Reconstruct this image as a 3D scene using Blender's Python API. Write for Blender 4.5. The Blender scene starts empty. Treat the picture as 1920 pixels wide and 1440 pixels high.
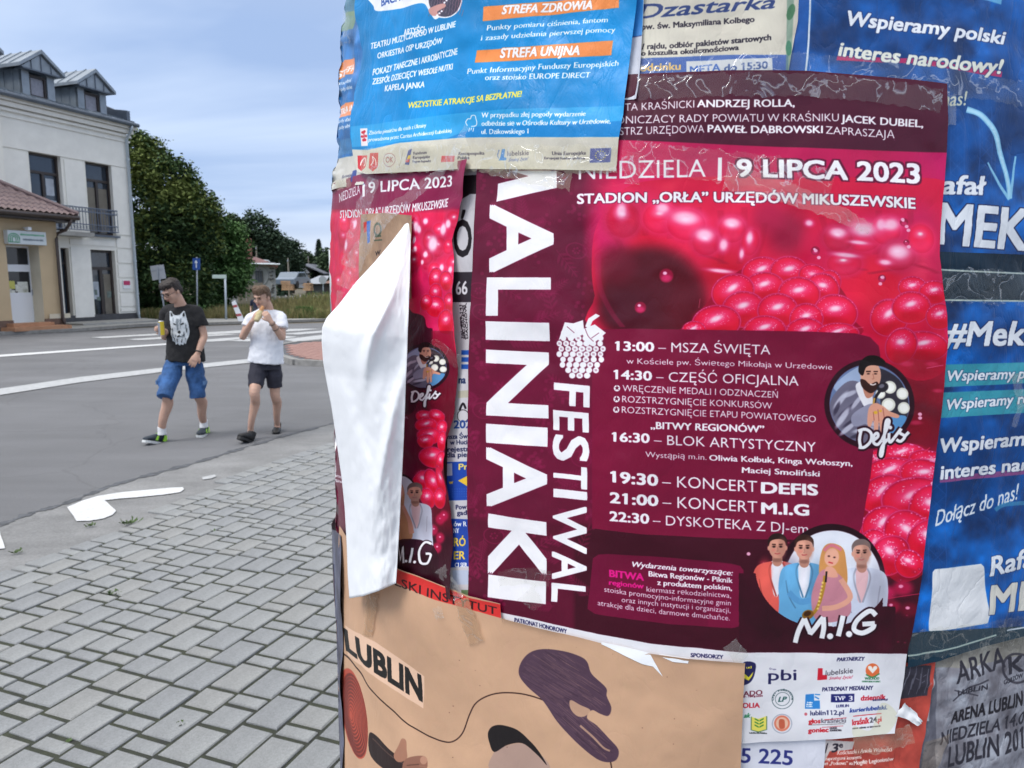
import bpy, bmesh, math, random
import numpy as np
from mathutils import Vector, Matrix

# ---------------------------------------------------------------- camera, light, exposure
SC = bpy.context.scene
COL = SC.collection
F_PX = 1386.0; CAM_H = 1.70; PITCH = math.atan(190 / F_PX)
CP, SP = math.cos(PITCH), math.sin(PITCH)
cam_d = bpy.data.cameras.new('camera'); cam = bpy.data.objects.new('camera', cam_d); COL.objects.link(cam)
cam.location = (0, 0, CAM_H); cam.rotation_euler = (math.pi / 2 - PITCH, 0, 0)
cam_d.sensor_fit = 'HORIZONTAL'; cam_d.sensor_width = 36; cam_d.lens = 36 * F_PX / 1920
cam_d.clip_start = 0.02; cam_d.clip_end = 3000
cam_d.dof.use_dof = True; cam_d.dof.focus_distance = 0.95; cam_d.dof.aperture_fstop = 15
SC.camera = cam
SUN_EL, SUN_AZ = math.radians(52), math.radians(-128)      # azimuth from +Y, clockwise; sun is left and behind the camera
w = bpy.data.worlds.new('World'); SC.world = w; w.use_nodes = True
def build_world():
    nt = w.node_tree; N = nt.nodes; Lk = nt.links
    bg = N['Background']; bg.inputs['Strength'].default_value = 0.12
    sky = N.new('ShaderNodeTexSky'); sky.sky_type = 'NISHITA'; sky.sun_disc = False
    sky.sun_elevation = SUN_EL; sky.sun_rotation = SUN_AZ; sky.air_density = 1.0; sky.dust_density = 1.5; sky.ozone_density = 2.0
    tc = N.new('ShaderNodeTexCoord')
    sep = N.new('ShaderNodeSeparateXYZ'); Lk.new(tc.outputs['Generated'], sep.inputs[0])
    # cloud deck: direction projected on a plane overhead, so the banks flatten towards the horizon
    mx = N.new('ShaderNodeMath'); mx.operation = 'MAXIMUM'; mx.inputs[1].default_value = 0.0; Lk.new(sep.outputs[2], mx.inputs[0])
    ad = N.new('ShaderNodeMath'); ad.operation = 'ADD'; ad.inputs[1].default_value = 0.16; Lk.new(mx.outputs[0], ad.inputs[0])
    dx = N.new('ShaderNodeMath'); dx.operation = 'DIVIDE'; Lk.new(sep.outputs[0], dx.inputs[0]); Lk.new(ad.outputs[0], dx.inputs[1])
    dy = N.new('ShaderNodeMath'); dy.operation = 'DIVIDE'; Lk.new(sep.outputs[1], dy.inputs[0]); Lk.new(ad.outputs[0], dy.inputs[1])
    cb = N.new('ShaderNodeCombineXYZ'); Lk.new(dx.outputs[0], cb.inputs[0]); Lk.new(dy.outputs[0], cb.inputs[1])
    mp = N.new('ShaderNodeMapping'); mp.inputs['Scale'].default_value = (0.55, 1.0, 1); mp.inputs['Rotation'].default_value = (0, 0, 0.5)
    Lk.new(cb.outputs[0], mp.inputs['Vector'])
    n1 = N.new('ShaderNodeTexNoise'); n1.inputs['Scale'].default_value = 0.9; n1.inputs['Detail'].default_value = 5; n1.inputs['Roughness'].default_value = 0.5
    n1.inputs['Distortion'].default_value = 0.3
    Lk.new(mp.outputs[0], n1.inputs['Vector'])
    r1 = N.new('ShaderNodeValToRGB'); Lk.new(n1.outputs['Fac'], r1.inputs[0])
    r1.color_ramp.elements[0].position = 0.36; r1.color_ramp.elements[0].color = (2.15, 2.95, 4.6, 1)
    r1.color_ramp.elements[1].position = 0.62; r1.color_ramp.elements[1].color = (4.3, 5.0, 6.2, 1)
    # paler low sky
    hr = N.new('ShaderNodeMapRange'); hr.inputs['From Min'].default_value = 0.0; hr.inputs['From Max'].default_value = 0.10
    hr.inputs['To Min'].default_value = 0.85; hr.inputs['To Max'].default_value = 0.0; Lk.new(sep.outputs[2], hr.inputs[0])
    m1 = N.new('ShaderNodeMixRGB'); Lk.new(hr.outputs[0], m1.inputs[0]); Lk.new(r1.outputs[0], m1.inputs[1]); m1.inputs[2].default_value = (4.9, 5.15, 5.7, 1)
    # brighter towards zenith under a thin deck
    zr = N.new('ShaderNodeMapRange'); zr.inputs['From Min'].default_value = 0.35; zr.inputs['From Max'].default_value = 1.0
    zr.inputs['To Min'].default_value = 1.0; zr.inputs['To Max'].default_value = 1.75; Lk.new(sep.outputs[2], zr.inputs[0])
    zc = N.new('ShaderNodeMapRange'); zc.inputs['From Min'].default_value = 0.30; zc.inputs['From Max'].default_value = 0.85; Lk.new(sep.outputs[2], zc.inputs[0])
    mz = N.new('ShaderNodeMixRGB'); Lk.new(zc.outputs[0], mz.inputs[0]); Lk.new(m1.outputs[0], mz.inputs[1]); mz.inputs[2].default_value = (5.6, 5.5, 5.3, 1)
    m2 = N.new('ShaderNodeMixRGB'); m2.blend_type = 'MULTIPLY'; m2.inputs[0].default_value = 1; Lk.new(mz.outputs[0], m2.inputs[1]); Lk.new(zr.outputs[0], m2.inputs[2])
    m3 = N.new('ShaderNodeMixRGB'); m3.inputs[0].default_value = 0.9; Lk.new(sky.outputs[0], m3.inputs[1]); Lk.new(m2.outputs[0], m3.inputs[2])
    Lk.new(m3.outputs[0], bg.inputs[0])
build_world()
sl = bpy.data.lights.new('sun', 'SUN'); sl.energy = 1.5; sl.angle = math.radians(25); sl.color = (1, 0.97, 0.93)
so = bpy.data.objects.new('sun', sl); COL.objects.link(so)
sd = Vector((math.sin(SUN_AZ) * math.cos(SUN_EL), math.cos(SUN_AZ) * math.cos(SUN_EL), math.sin(SUN_EL)))
so.rotation_euler = sd.to_track_quat('Z', 'Y').to_euler()
vs = SC.view_settings; vs.view_transform = 'Standard'; vs.look = 'None'; vs.exposure = 0.66; vs.gamma = 1.0; vs.use_curve_mapping = False
SC.display_settings.display_device = 'sRGB'
SC.cycles.use_denoising = True; SC.cycles.max_bounces = 6; SC.cycles.transparent_max_bounces = 12
SC.cycles.use_adaptive_sampling = True; SC.cycles.adaptive_threshold = 0.02

# ---------------------------------------------------------------- measuring helpers (photograph 1920x1440 -> world)
def ray(x, y):
    X = (np.asarray(x, float) - 960) / F_PX; Y = -(np.asarray(y, float) - 720) / F_PX
    return X, CP + SP * Y, -SP + CP * Y
def ground(x, y, z=0.0):
    X, Y, Z = ray(x, y); t = (z - CAM_H) / Z
    return Vector((float(X * t), float(Y * t), z))
def at(x, y, d):
    """point seen at (x, y) whose distance along world Y is d"""
    X, Y, Z = ray(x, y); t = d / Y
    return Vector((float(X * t), d, float(CAM_H + Z * t)))
def proj(P):
    x, y, z = P[0], P[1], P[2] - CAM_H
    d = CP * y - SP * z; v = SP * y + CP * z
    return 960 + F_PX * x / d, 720 - F_PX * v / d

# ---------------------------------------------------------------- objects
def tag(o, label=None, cat=None, group=None, kind=None):
    if label: o['label'] = label
    if cat: o['category'] = cat
    if group: o['group'] = group
    if kind: o['kind'] = kind
    return o
def empty(name, loc=(0, 0, 0), rz=0.0, **k):
    o = bpy.data.objects.new(name, None); COL.objects.link(o); o.location = loc; o.rotation_euler = (0, 0, rz)
    o.empty_display_size = 0.1
    return tag(o, **k)
def mesh_obj(name, verts, faces, mat=None, parent=None, smooth=False, uv=None, **k):
    me = bpy.data.meshes.new(name)
    me.from_pydata([tuple(v) for v in verts], [], [tuple(f) for f in faces])
    if uv is not None:
        l = me.uv_layers.new(name='UVMap'); idx = np.empty(len(me.loops), int); me.loops.foreach_get('vertex_index', idx)
        l.data.foreach_set('uv', np.asarray(uv, np.float32)[idx].ravel())
    if smooth: me.polygons.foreach_set('use_smooth', [True] * len(me.polygons))
    me.update()
    o = bpy.data.objects.new(name, me); COL.objects.link(o)
    if mat: me.materials.append(mat)
    if parent: o.parent = parent
    return tag(o, **k)
class MB:
    """collects simple shapes into one mesh"""
    def __init__(s): s.v = []; s.f = []
    def add(s, v, f):
        n = len(s.v); s.v += [tuple(p) for p in v]; s.f += [tuple(i + n for i in q) for q in f]; return s
    def box(s, c, d, M=None):
        x, y, z = d[0] / 2, d[1] / 2, d[2] / 2
        v = [Vector((c[0] + a * x, c[1] + b * y, c[2] + e * z)) for a in (-1, 1) for b in (-1, 1) for e in (-1, 1)]
        if M is not None: v = [M @ p for p in v]
        return s.add(v, [(0, 1, 3, 2), (4, 6, 7, 5), (0, 4, 5, 1), (2, 3, 7, 6), (0, 2, 6, 4), (1, 5, 7, 3)])
    def tube(s, pts, r, n=8, cap=True):
        pts = [Vector(p) for p in pts]; rr = r if isinstance(r, (list, tuple)) else [r] * len(pts)
        v = []; f = []; up = Vector((0, 0, 1))
        for i, p in enumerate(pts):
            t = (pts[min(i + 1, len(pts) - 1)] - pts[max(i - 1, 0)]).normalized()
            a = t.cross(up if abs(t.z) < 0.95 else Vector((1, 0, 0))).normalized(); b = t.cross(a)
            ri = rr[i]; ra, rb = ri if isinstance(ri, (list, tuple)) else (ri, ri)
            for k in range(n):
                q = 2 * math.pi * k / n; v.append(p + a * (ra * math.cos(q)) + b * (rb * math.sin(q)))
        for i in range(len(pts) - 1):
            for k in range(n):
                k2 = (k + 1) % n; f.append((i * n + k, i * n + k2, (i + 1) * n + k2, (i + 1) * n + k))
        if cap: f.append(tuple(range(n - 1, -1, -1))); f.append(tuple((len(pts) - 1) * n + k for k in range(n)))
        return s.add(v, f)
    def prism(s, poly, a, b):
        """poly: list of points, swept by vector b-a"""
        n = len(poly); d = Vector(b) - Vector(a)
        v = [Vector(p) for p in poly] + [Vector(p) + d for p in poly]
        f = [tuple(range(n - 1, -1, -1)), tuple(range(n, 2 * n))] + [(i, (i + 1) % n, n + (i + 1) % n, n + i) for i in range(n)]
        return s.add(v, f)
    def build(s, name, mat=None, parent=None, smooth=False, bevel=0, **k):
        o = mesh_obj(name, s.v, s.f, mat, parent, smooth, **k)
        if bevel:
            m = o.modifiers.new('b', 'BEVEL'); m.width = bevel; m.segments = 2; m.limit_method = 'ANGLE'
        return o
def fix_normals(o):
    bm = bmesh.new(); bm.from_mesh(o.data); bmesh.ops.recalc_face_normals(bm, faces=bm.faces); bm.to_mesh(o.data); bm.free(); return o

# ---------------------------------------------------------------- materials
def srgb(r, g, b):
    f = lambda c: (c / 255 / 12.92) if c / 255 <= 0.04045 else ((c / 255 + 0.055) / 1.055) ** 2.4
    return (f(r), f(g), f(b), 1)
def mat(name, col, rough=0.7, metal=0.0, var=0.0, scale=5.0, bump=0.0, bscale=40.0, spec=None, detail=5, col2=None, var2=0.0, scale2=0.6, trans=0, coat=0):
    m = bpy.data.materials.new(name); m.use_nodes = True; nt = m.node_tree; N = nt.nodes; Lk = nt.links; p = N['Principled BSDF']
    p.inputs['Base Color'].default_value = (*col[:3], 1); p.inputs['Roughness'].default_value = rough; p.inputs['Metallic'].default_value = metal
    if spec is not None: p.inputs['Specular IOR Level'].default_value = spec
    if trans: p.inputs['Transmission Weight'].default_value = trans
    if coat: p.inputs['Coat Weight'].default_value = coat; p.inputs['Coat Roughness'].default_value = 0.15
    tc = N.new('ShaderNodeTexCoord')
    if var or col2:
        n = N.new('ShaderNodeTexNoise'); n.inputs['Scale'].default_value = scale; n.inputs['Detail'].default_value = detail; n.inputs['Roughness'].default_value = 0.6
        Lk.new(tc.outputs['Object'], n.inputs['Vector'])
        r = N.new('ShaderNodeValToRGB'); Lk.new(n.outputs['Fac'], r.inputs[0])
        c2 = col2 or tuple(c * (1 + var) for c in col[:3]); c1 = col if col2 else tuple(c * (1 - var) for c in col[:3])
        r.color_ramp.elements[0].position = 0.3; r.color_ramp.elements[1].position = 0.7
        r.color_ramp.elements[0].color = (*c1[:3], 1); r.color_ramp.elements[1].color = (*c2[:3], 1)
        out = r.outputs[0]
        if var2:
            n2 = N.new('ShaderNodeTexNoise'); n2.inputs['Scale'].default_value = scale2; n2.inputs['Detail'].default_value = 3; Lk.new(tc.outputs['Object'], n2.inputs['Vector'])
            mr = N.new('ShaderNodeMapRange'); mr.inputs['From Min'].default_value = 0.3; mr.inputs['From Max'].default_value = 0.7
            mr.inputs['To Min'].default_value = 1 - var2; mr.inputs['To Max'].default_value = 1 + var2; Lk.new(n2.outputs['Fac'], mr.inputs[0])
            mm = N.new('ShaderNodeMixRGB'); mm.blend_type = 'MULTIPLY'; mm.inputs[0].default_value = 1; Lk.new(out, mm.inputs[1]); Lk.new(mr.outputs[0], mm.inputs[2]); out = mm.outputs[0]
        Lk.new(out, p.inputs['Base Color'])
    if bump:
        n = N.new('ShaderNodeTexNoise'); n.inputs['Scale'].default_value = bscale; n.inputs['Detail'].default_value = 6; Lk.new(tc.outputs['Object'], n.inputs['Vector'])
        b = N.new('ShaderNodeBump'); b.inputs['Strength'].default_value = bump; b.inputs['Distance'].default_value = 0.02
        Lk.new(n.outputs['Fac'], b.inputs['Height']); Lk.new(b.outputs[0], p.inputs['Normal'])
    return m
# ================================================================ ground, road, footways
M_soil = mat('soil', (0.10, 0.085, 0.055), 0.95, var=0.3, scale=1.5)
M_asph = mat('asphalt', (0.156, 0.158, 0.167), 0.92, var=0.16, scale=90, detail=10, var2=0.13, scale2=0.5, bump=0.5, bscale=300)
def streaks(m, amount, sc, rot):
    nt = m.node_tree; N = nt.nodes; Lk = nt.links; p = N['Principled BSDF']; src = p.inputs['Base Color'].links[0].from_socket
    tc = N.new('ShaderNodeTexCoord'); mp = N.new('ShaderNodeMapping'); mp.inputs['Scale'].default_value = sc; mp.inputs['Rotation'].default_value = (0, 0, rot); Lk.new(tc.outputs['Object'], mp.inputs['Vector'])
    n = N.new('ShaderNodeTexNoise'); n.inputs['Scale'].default_value = 1; n.inputs['Detail'].default_value = 7; n.inputs['Roughness'].default_value = .62; Lk.new(mp.outputs[0], n.inputs['Vector'])
    mr = N.new('ShaderNodeMapRange'); mr.inputs['From Min'].default_value = .32; mr.inputs['From Max'].default_value = .68; mr.inputs['To Min'].default_value = 1 - amount; mr.inputs['To Max'].default_value = 1 + amount; Lk.new(n.outputs['Fac'], mr.inputs[0])
    # fine dark cracks
    v = N.new('ShaderNodeTexVoronoi'); v.feature = 'DISTANCE_TO_EDGE'; v.inputs['Scale'].default_value = .55; n3 = N.new('ShaderNodeTexNoise'); n3.inputs['Scale'].default_value = 3; n3.inputs['Detail'].default_value = 6; Lk.new(tc.outputs['Object'], n3.inputs['Vector'])
    mx = N.new('ShaderNodeMixRGB'); mx.inputs[0].default_value = .25; Lk.new(tc.outputs['Object'], mx.inputs[1]); Lk.new(n3.outputs['Color'], mx.inputs[2]); Lk.new(mx.outputs[0], v.inputs['Vector'])
    cr = N.new('ShaderNodeMapRange'); cr.inputs['From Min'].default_value = 0.0; cr.inputs['From Max'].default_value = .008; cr.inputs['To Min'].default_value = .85; cr.inputs['To Max'].default_value = 1.0; Lk.new(v.outputs['Distance'], cr.inputs[0])
    mu = N.new('ShaderNodeMath'); mu.operation = 'MULTIPLY'; Lk.new(mr.outputs[0], mu.inputs[0]); Lk.new(cr.outputs[0], mu.inputs[1])
    mm = N.new('ShaderNodeMixRGB'); mm.blend_type = 'MULTIPLY'; mm.inputs[0].default_value = 1; Lk.new(src, mm.inputs[1]); Lk.new(mu.outputs[0], mm.inputs[2]); Lk.new(mm.outputs[0], p.inputs['Base Color'])
streaks(M_asph, .11, (.22, 1.6, 1), -.25)
M_asph2 = mat('asphalt_strip', (0.205, 0.206, 0.208), 0.92, var=0.18, scale=60, detail=8, var2=0.10, scale2=1.2, bump=0.3, bscale=220)
M_seam = mat('bitumen', (0.085, 0.09, 0.10), 0.8, var=0.5, scale=18)
M_concrete = mat('concrete', (0.30, 0.30, 0.29), 0.9, var=0.12, scale=6, var2=0.1, scale2=0.8, bump=0.2, bscale=120)
M_kerb = mat('kerb_stone', (0.24, 0.235, 0.225), 0.9, var=0.2, scale=8)
M_paint = mat('road_paint', (0.58, 0.59, 0.60), 0.7, var=0.16, scale=40, col2=None, var2=0.06, scale2=4)
M_paint_old = mat('worn_road_paint', (0.40, 0.41, 0.42), 0.8, var=0.22, scale=14, detail=10)

mesh_obj('ground', [(-900, -300, -0.02), (900, -300, -0.02), (900, 1500, -0.02), (-900, 1500, -0.02)], [(0, 1, 2, 3)], M_soil, kind='structure')
def sheet(name, px, z, m, top=None, **k):
    """a flat sheet whose outline was measured in the photograph"""
    P = [ground(x, y, 0) for x, y in px]; v = [(p.x, p.y, z) for p in P]
    return mesh_obj(name, v, [tuple(range(len(v)))], m, **k)
far_l, far_r = ground(-160, 633), ground(900, 606)
road = mesh_obj('road', [(-40, -12, 0), (14, -12, 0), (30, 10, 0), (30, far_r.y, 0), (far_r.x, far_r.y, 0)] + [tuple(ground(x, y)) for x, y in ((620, 605), (430, 610), (262, 615), (150, 622), (0, 629), (-160, 638))] + [(-40, 16, 0)],
                [tuple(range(12))], M_asph, kind='structure')
streaks(M_asph2, .22, (1.2, 2.5, 1), -1.1)
# lighter strip of asphalt beside the pavers
seam_px = [(-420, 1120), (-200, 1050), (0, 985), (65, 962), (130, 943), (200, 915), (290, 889), (370, 868), (450, 843), (530, 819), (600, 801), (700, 777), (800, 756), (900, 738)]
sp = [ground(x, y) for x, y in seam_px]
v = [(p.x, p.y, 0.004) for p in sp] + [(4.5, 14.0, 0.004), (6.0, 0.0, 0.004), (3.0, -6.0, 0.004), (-9.0, -6.0, 0.004)]
mesh_obj('road_edge_strip', v, [tuple(range(len(v)))], M_asph2, kind='structure')
rng = random.Random(4)
fine = []
for i in range(len(sp) - 1):
    for k in range(14): fine.append(sp[i].lerp(sp[i + 1], k / 14))
fine.append(sp[-1])
v, f = [], []
for i, p in enumerate(fine):
    d = (fine[min(i + 1, len(fine) - 1)] - fine[max(i - 1, 0)]).normalized(); n = Vector((-d.y, d.x, 0))
    wd = 0.030 + 0.016 * math.sin(i * 0.7) + rng.uniform(-.012, .014); o = rng.uniform(-.012, .012)
    v += [(p + n * (wd + o)) + Vector((0, 0, .008)), (p - n * (wd - o)) + Vector((0, 0, .008))]
for i in range(len(fine) - 1): f.append((2 * i, 2 * i + 1, 2 * i + 3, 2 * i + 2))
mesh_obj('road_joint', v, f, M_seam, kind='structure')

# painted markings
def marking(name, px, m=M_paint, z=0.012, wob=0.006, **k):
    P = [ground(x, y) for x, y in px]; out = []
    for i in range(len(P)):
        a, b = P[i], P[(i + 1) % len(P)]; n = max(1, int((b - a).length / 0.06)); n = min(n, 60)
        for q in range(n):
            t = a.lerp(b, q / n); s = wob * min(1, (b - a).length) ; out.append((t.x + rng.uniform(-s, s), t.y + rng.uniform(-s, s), z))
    return mesh_obj(name, out, [tuple(range(len(out)))], m, kind='structure', **k)
Z = lambda x, y: (x / 2.483, 860 + y / 2.483)
marking('painted_arrow', [Z(312, 232), Z(390, 200), Z(455, 180), Z(560, 163), Z(700, 150), Z(800, 141), Z(850, 139), Z(858, 148), Z(840, 162), Z(760, 174), Z(640, 186), Z(560, 192), Z(488, 200), Z(512, 222), Z(541, 250), Z(525, 268), Z(480, 286), Z(420, 296), Z(356, 297), Z(340, 270)])
marking('painted_arrow', [Z(-60, 300), Z(0, 350), Z(12, 385), Z(24, 425), Z(-40, 432), Z(-120, 400)])
marking('paint_remnant', [Z(940, 92), Z(1000, 80), Z(1008, 88), Z(985, 98), Z(945, 103)], M_paint_old)
marking('edge_line', [(-60, 741), (0, 730), (150, 708), (300, 691), (465, 674), (469, 681), (300, 699), (150, 718), (0, 742), (-60, 753)], M_paint_old)
marking('lane_line', [(-60, 671), (0, 666), (160, 655), (330, 643.5), (330, 646), (160, 658.5), (0, 670), (-60, 675)], M_paint)
M_stripe = mat('dull_road_paint', (0.42, 0.43, 0.44), 0.8, var=0.18, scale=6, detail=10)
for q in ([(170, 633), (250, 628.5), (318, 625), (318, 628), (250, 631.5), (190, 635)],
          [(235, 637), (330, 631), (418, 627), (450, 628), (340, 634), (260, 638.5)],
          [(345, 640), (460, 632), (470, 634), (420, 640), (360, 643)],
          [(425, 640), (520, 629.5), (560, 632), (480, 641)],
          [(370, 625), (470, 618.5), (560, 617), (600, 617), (560, 621), (380, 628)],
          [(530, 637), (610, 628), (640, 628), (640, 633), (552, 641)],
          [(520, 627), (610, 620), (640, 621), (560, 628)],
          [(580, 642), (640, 635), (660, 640), (620, 645)]):
    marking('crossing_stripe', q, M_stripe, wob=0.03)

# far footway in front of the houses, kerbs
def kerb(name, px, h=0.11, wd=0.14, n=None):
    root = empty(name, (0, 0, 0), kind='structure'); P = [ground(x, y) for x, y in px]
    P = [Vector((p.x, p.y, 0)) for p in P]; k = 0
    for i in range(len(P) - 1):
        a, b = P[i], P[i + 1]; L = (b - a).length; n = max(1, round(L / 1.0)); d = (b - a).normalized(); s = Vector((-d.y, d.x, 0))
        for q in range(n):
            c0 = a + d * (L * q / n + .006); c1 = a + d * (L * (q + 1) / n - .006)
            MB().prism([c0, c1, c1 + s * wd, c0 + s * wd], (0, 0, 0), (0, 0, h + rng.uniform(-.004, .004))).build('kerb_stone', M_kerb, root); k += 1
    return root
kerb('kerb', [(-120, 636), (0, 629), (75, 625), (150, 621.5), (262, 613), (345, 609)])
kerb('kerb', [(345, 611), (470, 607), (620, 602), (760, 600)])
W_fw = [ground(x, y) for x, y in ((-120, 636), (0, 629), (75, 625), (150, 621.5), (262, 613), (345, 609), (345, 611), (470, 607), (620, 602), (760, 600))]
v = [(p.x - .05, p.y + .14, 0.10) for p in W_fw] + [(p.x - 3.4 - 4 * (i < 5), p.y + 2.3 + 2 * (i < 5), 0.10) for i, p in reversed(list(enumerate(W_fw)))]
n = len(W_fw); f = [(i, i + 1, 2 * n - 2 - i, 2 * n - 1 - i) for i in range(n - 1)]
mesh_obj('far_footway', v, f, M_concrete, kind='structure')
# raised island of red pavers
M_redpav = mat('red_paver', (0.30, 0.17, 0.145), 0.9, var=0.2, scale=9)
isl = [(520, 655), (560, 648), (620, 645), (760, 643), (760, 690), (640, 688), (560, 684), (522, 672)]
P = [ground(x, y) for x, y in isl]; root = empty('traffic_island', (P[0].x, P[0].y, 0), kind='structure')
MB().prism([(p.x - P[0].x, p.y - P[0].y, 0.0) for p in P], (0, 0, 0), (0, 0, 0.09)).build('island_base', M_seam, root)
kb = MB()
for i in range(len(P)):
    a = P[i] - P[0]; b = P[(i + 1) % len(P)] - P[0]; L = (b - a).length; nk = max(1, int(L / 0.8)); d = (b - a).normalized()
    for q in range(nk):
        c0 = a + d * (L * q / nk + .01); c1 = a + d * (L * (q + 1) / nk - .01); s = Vector((-d.y, d.x, 0)) * 0.13
        MB().prism([c0 - s * .2, c1 - s * .2, c1 + s, c0 + s], (0, 0, 0), (0, 0, .12)).build('kerb_stone', M_kerb, root)
ip = MB(); cx = sum((p.x for p in P)) / len(P); xs = [p.x for p in P]; ys = [p.y for p in P]
def inside(pt, poly):
    c = False; n = len(poly)
    for i in range(n):
        a, b = poly[i], poly[i - 1]
        if (a[1] > pt[1]) != (b[1] > pt[1]) and pt[0] < (b[0] - a[0]) * (pt[1] - a[1]) / (b[1] - a[1]) + a[0]: c = not c
    return c
pol = [(p.x, p.y) for p in P]; yy = min(ys)
while yy < max(ys):
    xx = min(xs)
    while xx < max(xs):
        if all(inside((xx + a, yy + b), pol) for a in (-.12, .32) for b in (-.1, .2)): ip.box((xx + .1 - P[0].x, yy + .05 - P[0].y, .05), (.19, .09, .11))
        xx += .2
    yy += .1
ip.build('red_paving', M_redpav, root, kind='stuff')

# ---- grey paver footway: rows laid along direction 69.3 deg
M_pavs = []
for i, (c, vv) in enumerate((((0.255, 0.264, 0.270), .15), ((0.268, 0.276, 0.279), .15), ((0.243, 0.252, 0.261), .16), ((0.264, 0.268, 0.266), .15))):
    M_pavs.append(mat('paver_concrete_%s' % 'abcd'[i], c, 0.93, var=vv, scale=120, detail=8, var2=0.08, scale2=3, bump=0.35, bscale=300))
for m_ in M_pavs: streaks(m_, .13, (2.5, 2.5, 1), .3)
M_joint = mat('joint_sand', (0.030, 0.032, 0.030), 0.97, scale=14, detail=8, col2=(0.050, 0.058, 0.034), bump=0.5, bscale=200)
A0 = math.radians(69.3); DU = Vector((math.cos(A0), math.sin(A0), 0)); DV = Vector((math.sin(A0), -math.cos(A0), 0))
fw = empty('footway', (0, 0, 0), kind='structure')
edge_px = [(-420, 1255), (-200, 1160), (0, 1084), (100, 1043), (180, 1012), (280, 968), (350, 937), (420, 905), (500, 872), (620, 832), (760, 790), (900, 760)]
ep = [ground(x, y) for x, y in edge_px]
bedv = [(p.x + DV.x * .10, p.y + DV.y * .10, 0.0135) for p in ep] + [(4.2, 12.5, 0.0135), (5.6, 0, 0.0135), (2.8, -5.5, 0.0135), (-8.5, -5.5, 0.0135)]
mesh_obj('paving_bed', bedv, [tuple(range(len(bedv)))], M_joint, fw)
epol = [(p.x, p.y) for p in ep] + [(4.2, 12.5), (5.6, 0), (2.8, -5.5), (-8.5, -5.5)]
P0 = ground(0, 1342)     # a point on a long joint
ROW = 0.1585; JT = 0.015
pav_rng = random.Random(11)
base_meshes = {}
def paver_mesh(L, mi, va):
    key = (L, mi, va)
    if key in base_meshes: return base_meshes[key]
    r = random.Random(hash(key) & 0xffff); hl, hw, t = L / 2, (ROW - JT) / 2, 0.045; ch = 0.005
    j = lambda: r.uniform(-.0016, .0016)
    top = [(-hl + ch + j(), -hw + ch + j(), t), (hl - ch + j(), -hw + ch + j(), t), (hl - ch + j(), hw - ch + j(), t), (-hl + ch + j(), hw - ch + j(), t)]
    mid = [(-hl + j(), -hw + j(), t - ch), (hl + j(), -hw + j(), t - ch), (hl + j(), hw + j(), t - ch), (-hl + j(), hw + j(), t - ch)]
    bot = [(-hl, -hw, 0), (hl, -hw, 0), (hl, hw, 0), (-hl, hw, 0)]
    me = bpy.data.meshes.new('paver'); fs = [(8, 9, 10, 11)] if False else []
    vs_ = top + mid + bot; fs = [(0, 1, 2, 3)] + [(4 + i, 4 + (i + 1) % 4, (i + 1) % 4, i) for i in range(4)] + [(8 + i, 8 + (i + 1) % 4, 4 + (i + 1) % 4, 4 + i) for i in range(4)]
    me.from_pydata(vs_, [], fs); me.materials.append(M_pavs[mi]); base_meshes[key] = me; return me
cands = []
for ri in range(-26, 42):
    u = -9.0 + pav_rng.uniform(0, .3); last = None
    while u < 12:
        L = pav_rng.choice([.062, .062, .122, .19] if last != .062 else [.122, .19, .19]); last = L
        c = P0 + DV * (ROW * (ri + .5)) + DU * (u + L / 2)
        # rows bend very slightly to the right with distance
        c.x += 0.006 * max(0, (c.y - 2.4)) ** 1.6
        if inside((c.x, c.y), epol) : cands.append((c, L))
        u += L + .022
def seen(c):
    q = proj((c.x, c.y, 0.02)); return -25 < q[0] < 655 and 700 < q[1] < 1480
col_keep = lambda c: (c.x - 0.39) ** 2 + (c.y - 1.6) ** 2 > 0.5
vis = sorted([p for p in cands if seen(p[0])], key=lambda p: p[0].length); near = vis[:300]; nk = set(id(p) for p in near)
rest = [MB() for _ in M_pavs]
for p in cands:
    c, L = p; mi = pav_rng.randrange(4); rz = A0 + pav_rng.gauss(0, .006); h = 0.013 + pav_rng.uniform(-.002, .003)
    if id(p) in nk:
        o = bpy.data.objects.new('paver', paver_mesh(L, mi, pav_rng.randrange(4))); COL.objects.link(o); o.parent = fw
        o.location = (c.x, c.y, h - .037); o.rotation_euler = (pav_rng.gauss(0, .006), pav_rng.gauss(0, .006), rz)
    else:
        M = Matrix.Translation((c.x, c.y, h - .037)) @ Matrix.Rotation(rz, 4, 'Z'); me = paver_mesh(L, 0, 0)
        rest[mi].add([M @ v.co for v in me.vertices], [tuple(q.vertices) for q in me.polygons])
rm = MB(); mids = []
for i, r in enumerate(rest): rm.add(r.v, r.f); mids += [i] * len(r.f)
ro = rm.build('pavers_beyond', M_pavs[0], fw, kind='stuff')
for m in M_pavs[1:]: ro.data.materials.append(m)
ro.data.polygons.foreach_set('material_index', mids)
# weeds in the joints
M_weed = mat('weed', (0.06, 0.10, 0.03), 0.8, var=0.3, scale=20)
wb = MB()
for wx, wy, sc in ((238, 985, 1.0), (213, 1118, .5), (168, 990, .5), (30, 1040, .5), (398, 1000, .25), (125, 1400, .15), (340, 1365, .2)):
    c = ground(wx, wy)
    for k in range(int(26 * sc) + 4):
        a = rng.uniform(0, 6.28); l = rng.uniform(.015, .05) * sc ** .5; d = Vector((math.cos(a), math.sin(a), 0)); q = c + Vector((rng.gauss(0, .03 * sc), rng.gauss(0, .02 * sc), .012))
        wb.add([q, q + d * l + Vector((0, 0, l * .8)), q + d * l * .9 + d.cross(Vector((0, 0, 1))) * .012 + Vector((0, 0, l * .5))], [(0, 1, 2)])
wb.build('joint_weeds', M_weed, None, kind='stuff')
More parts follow.
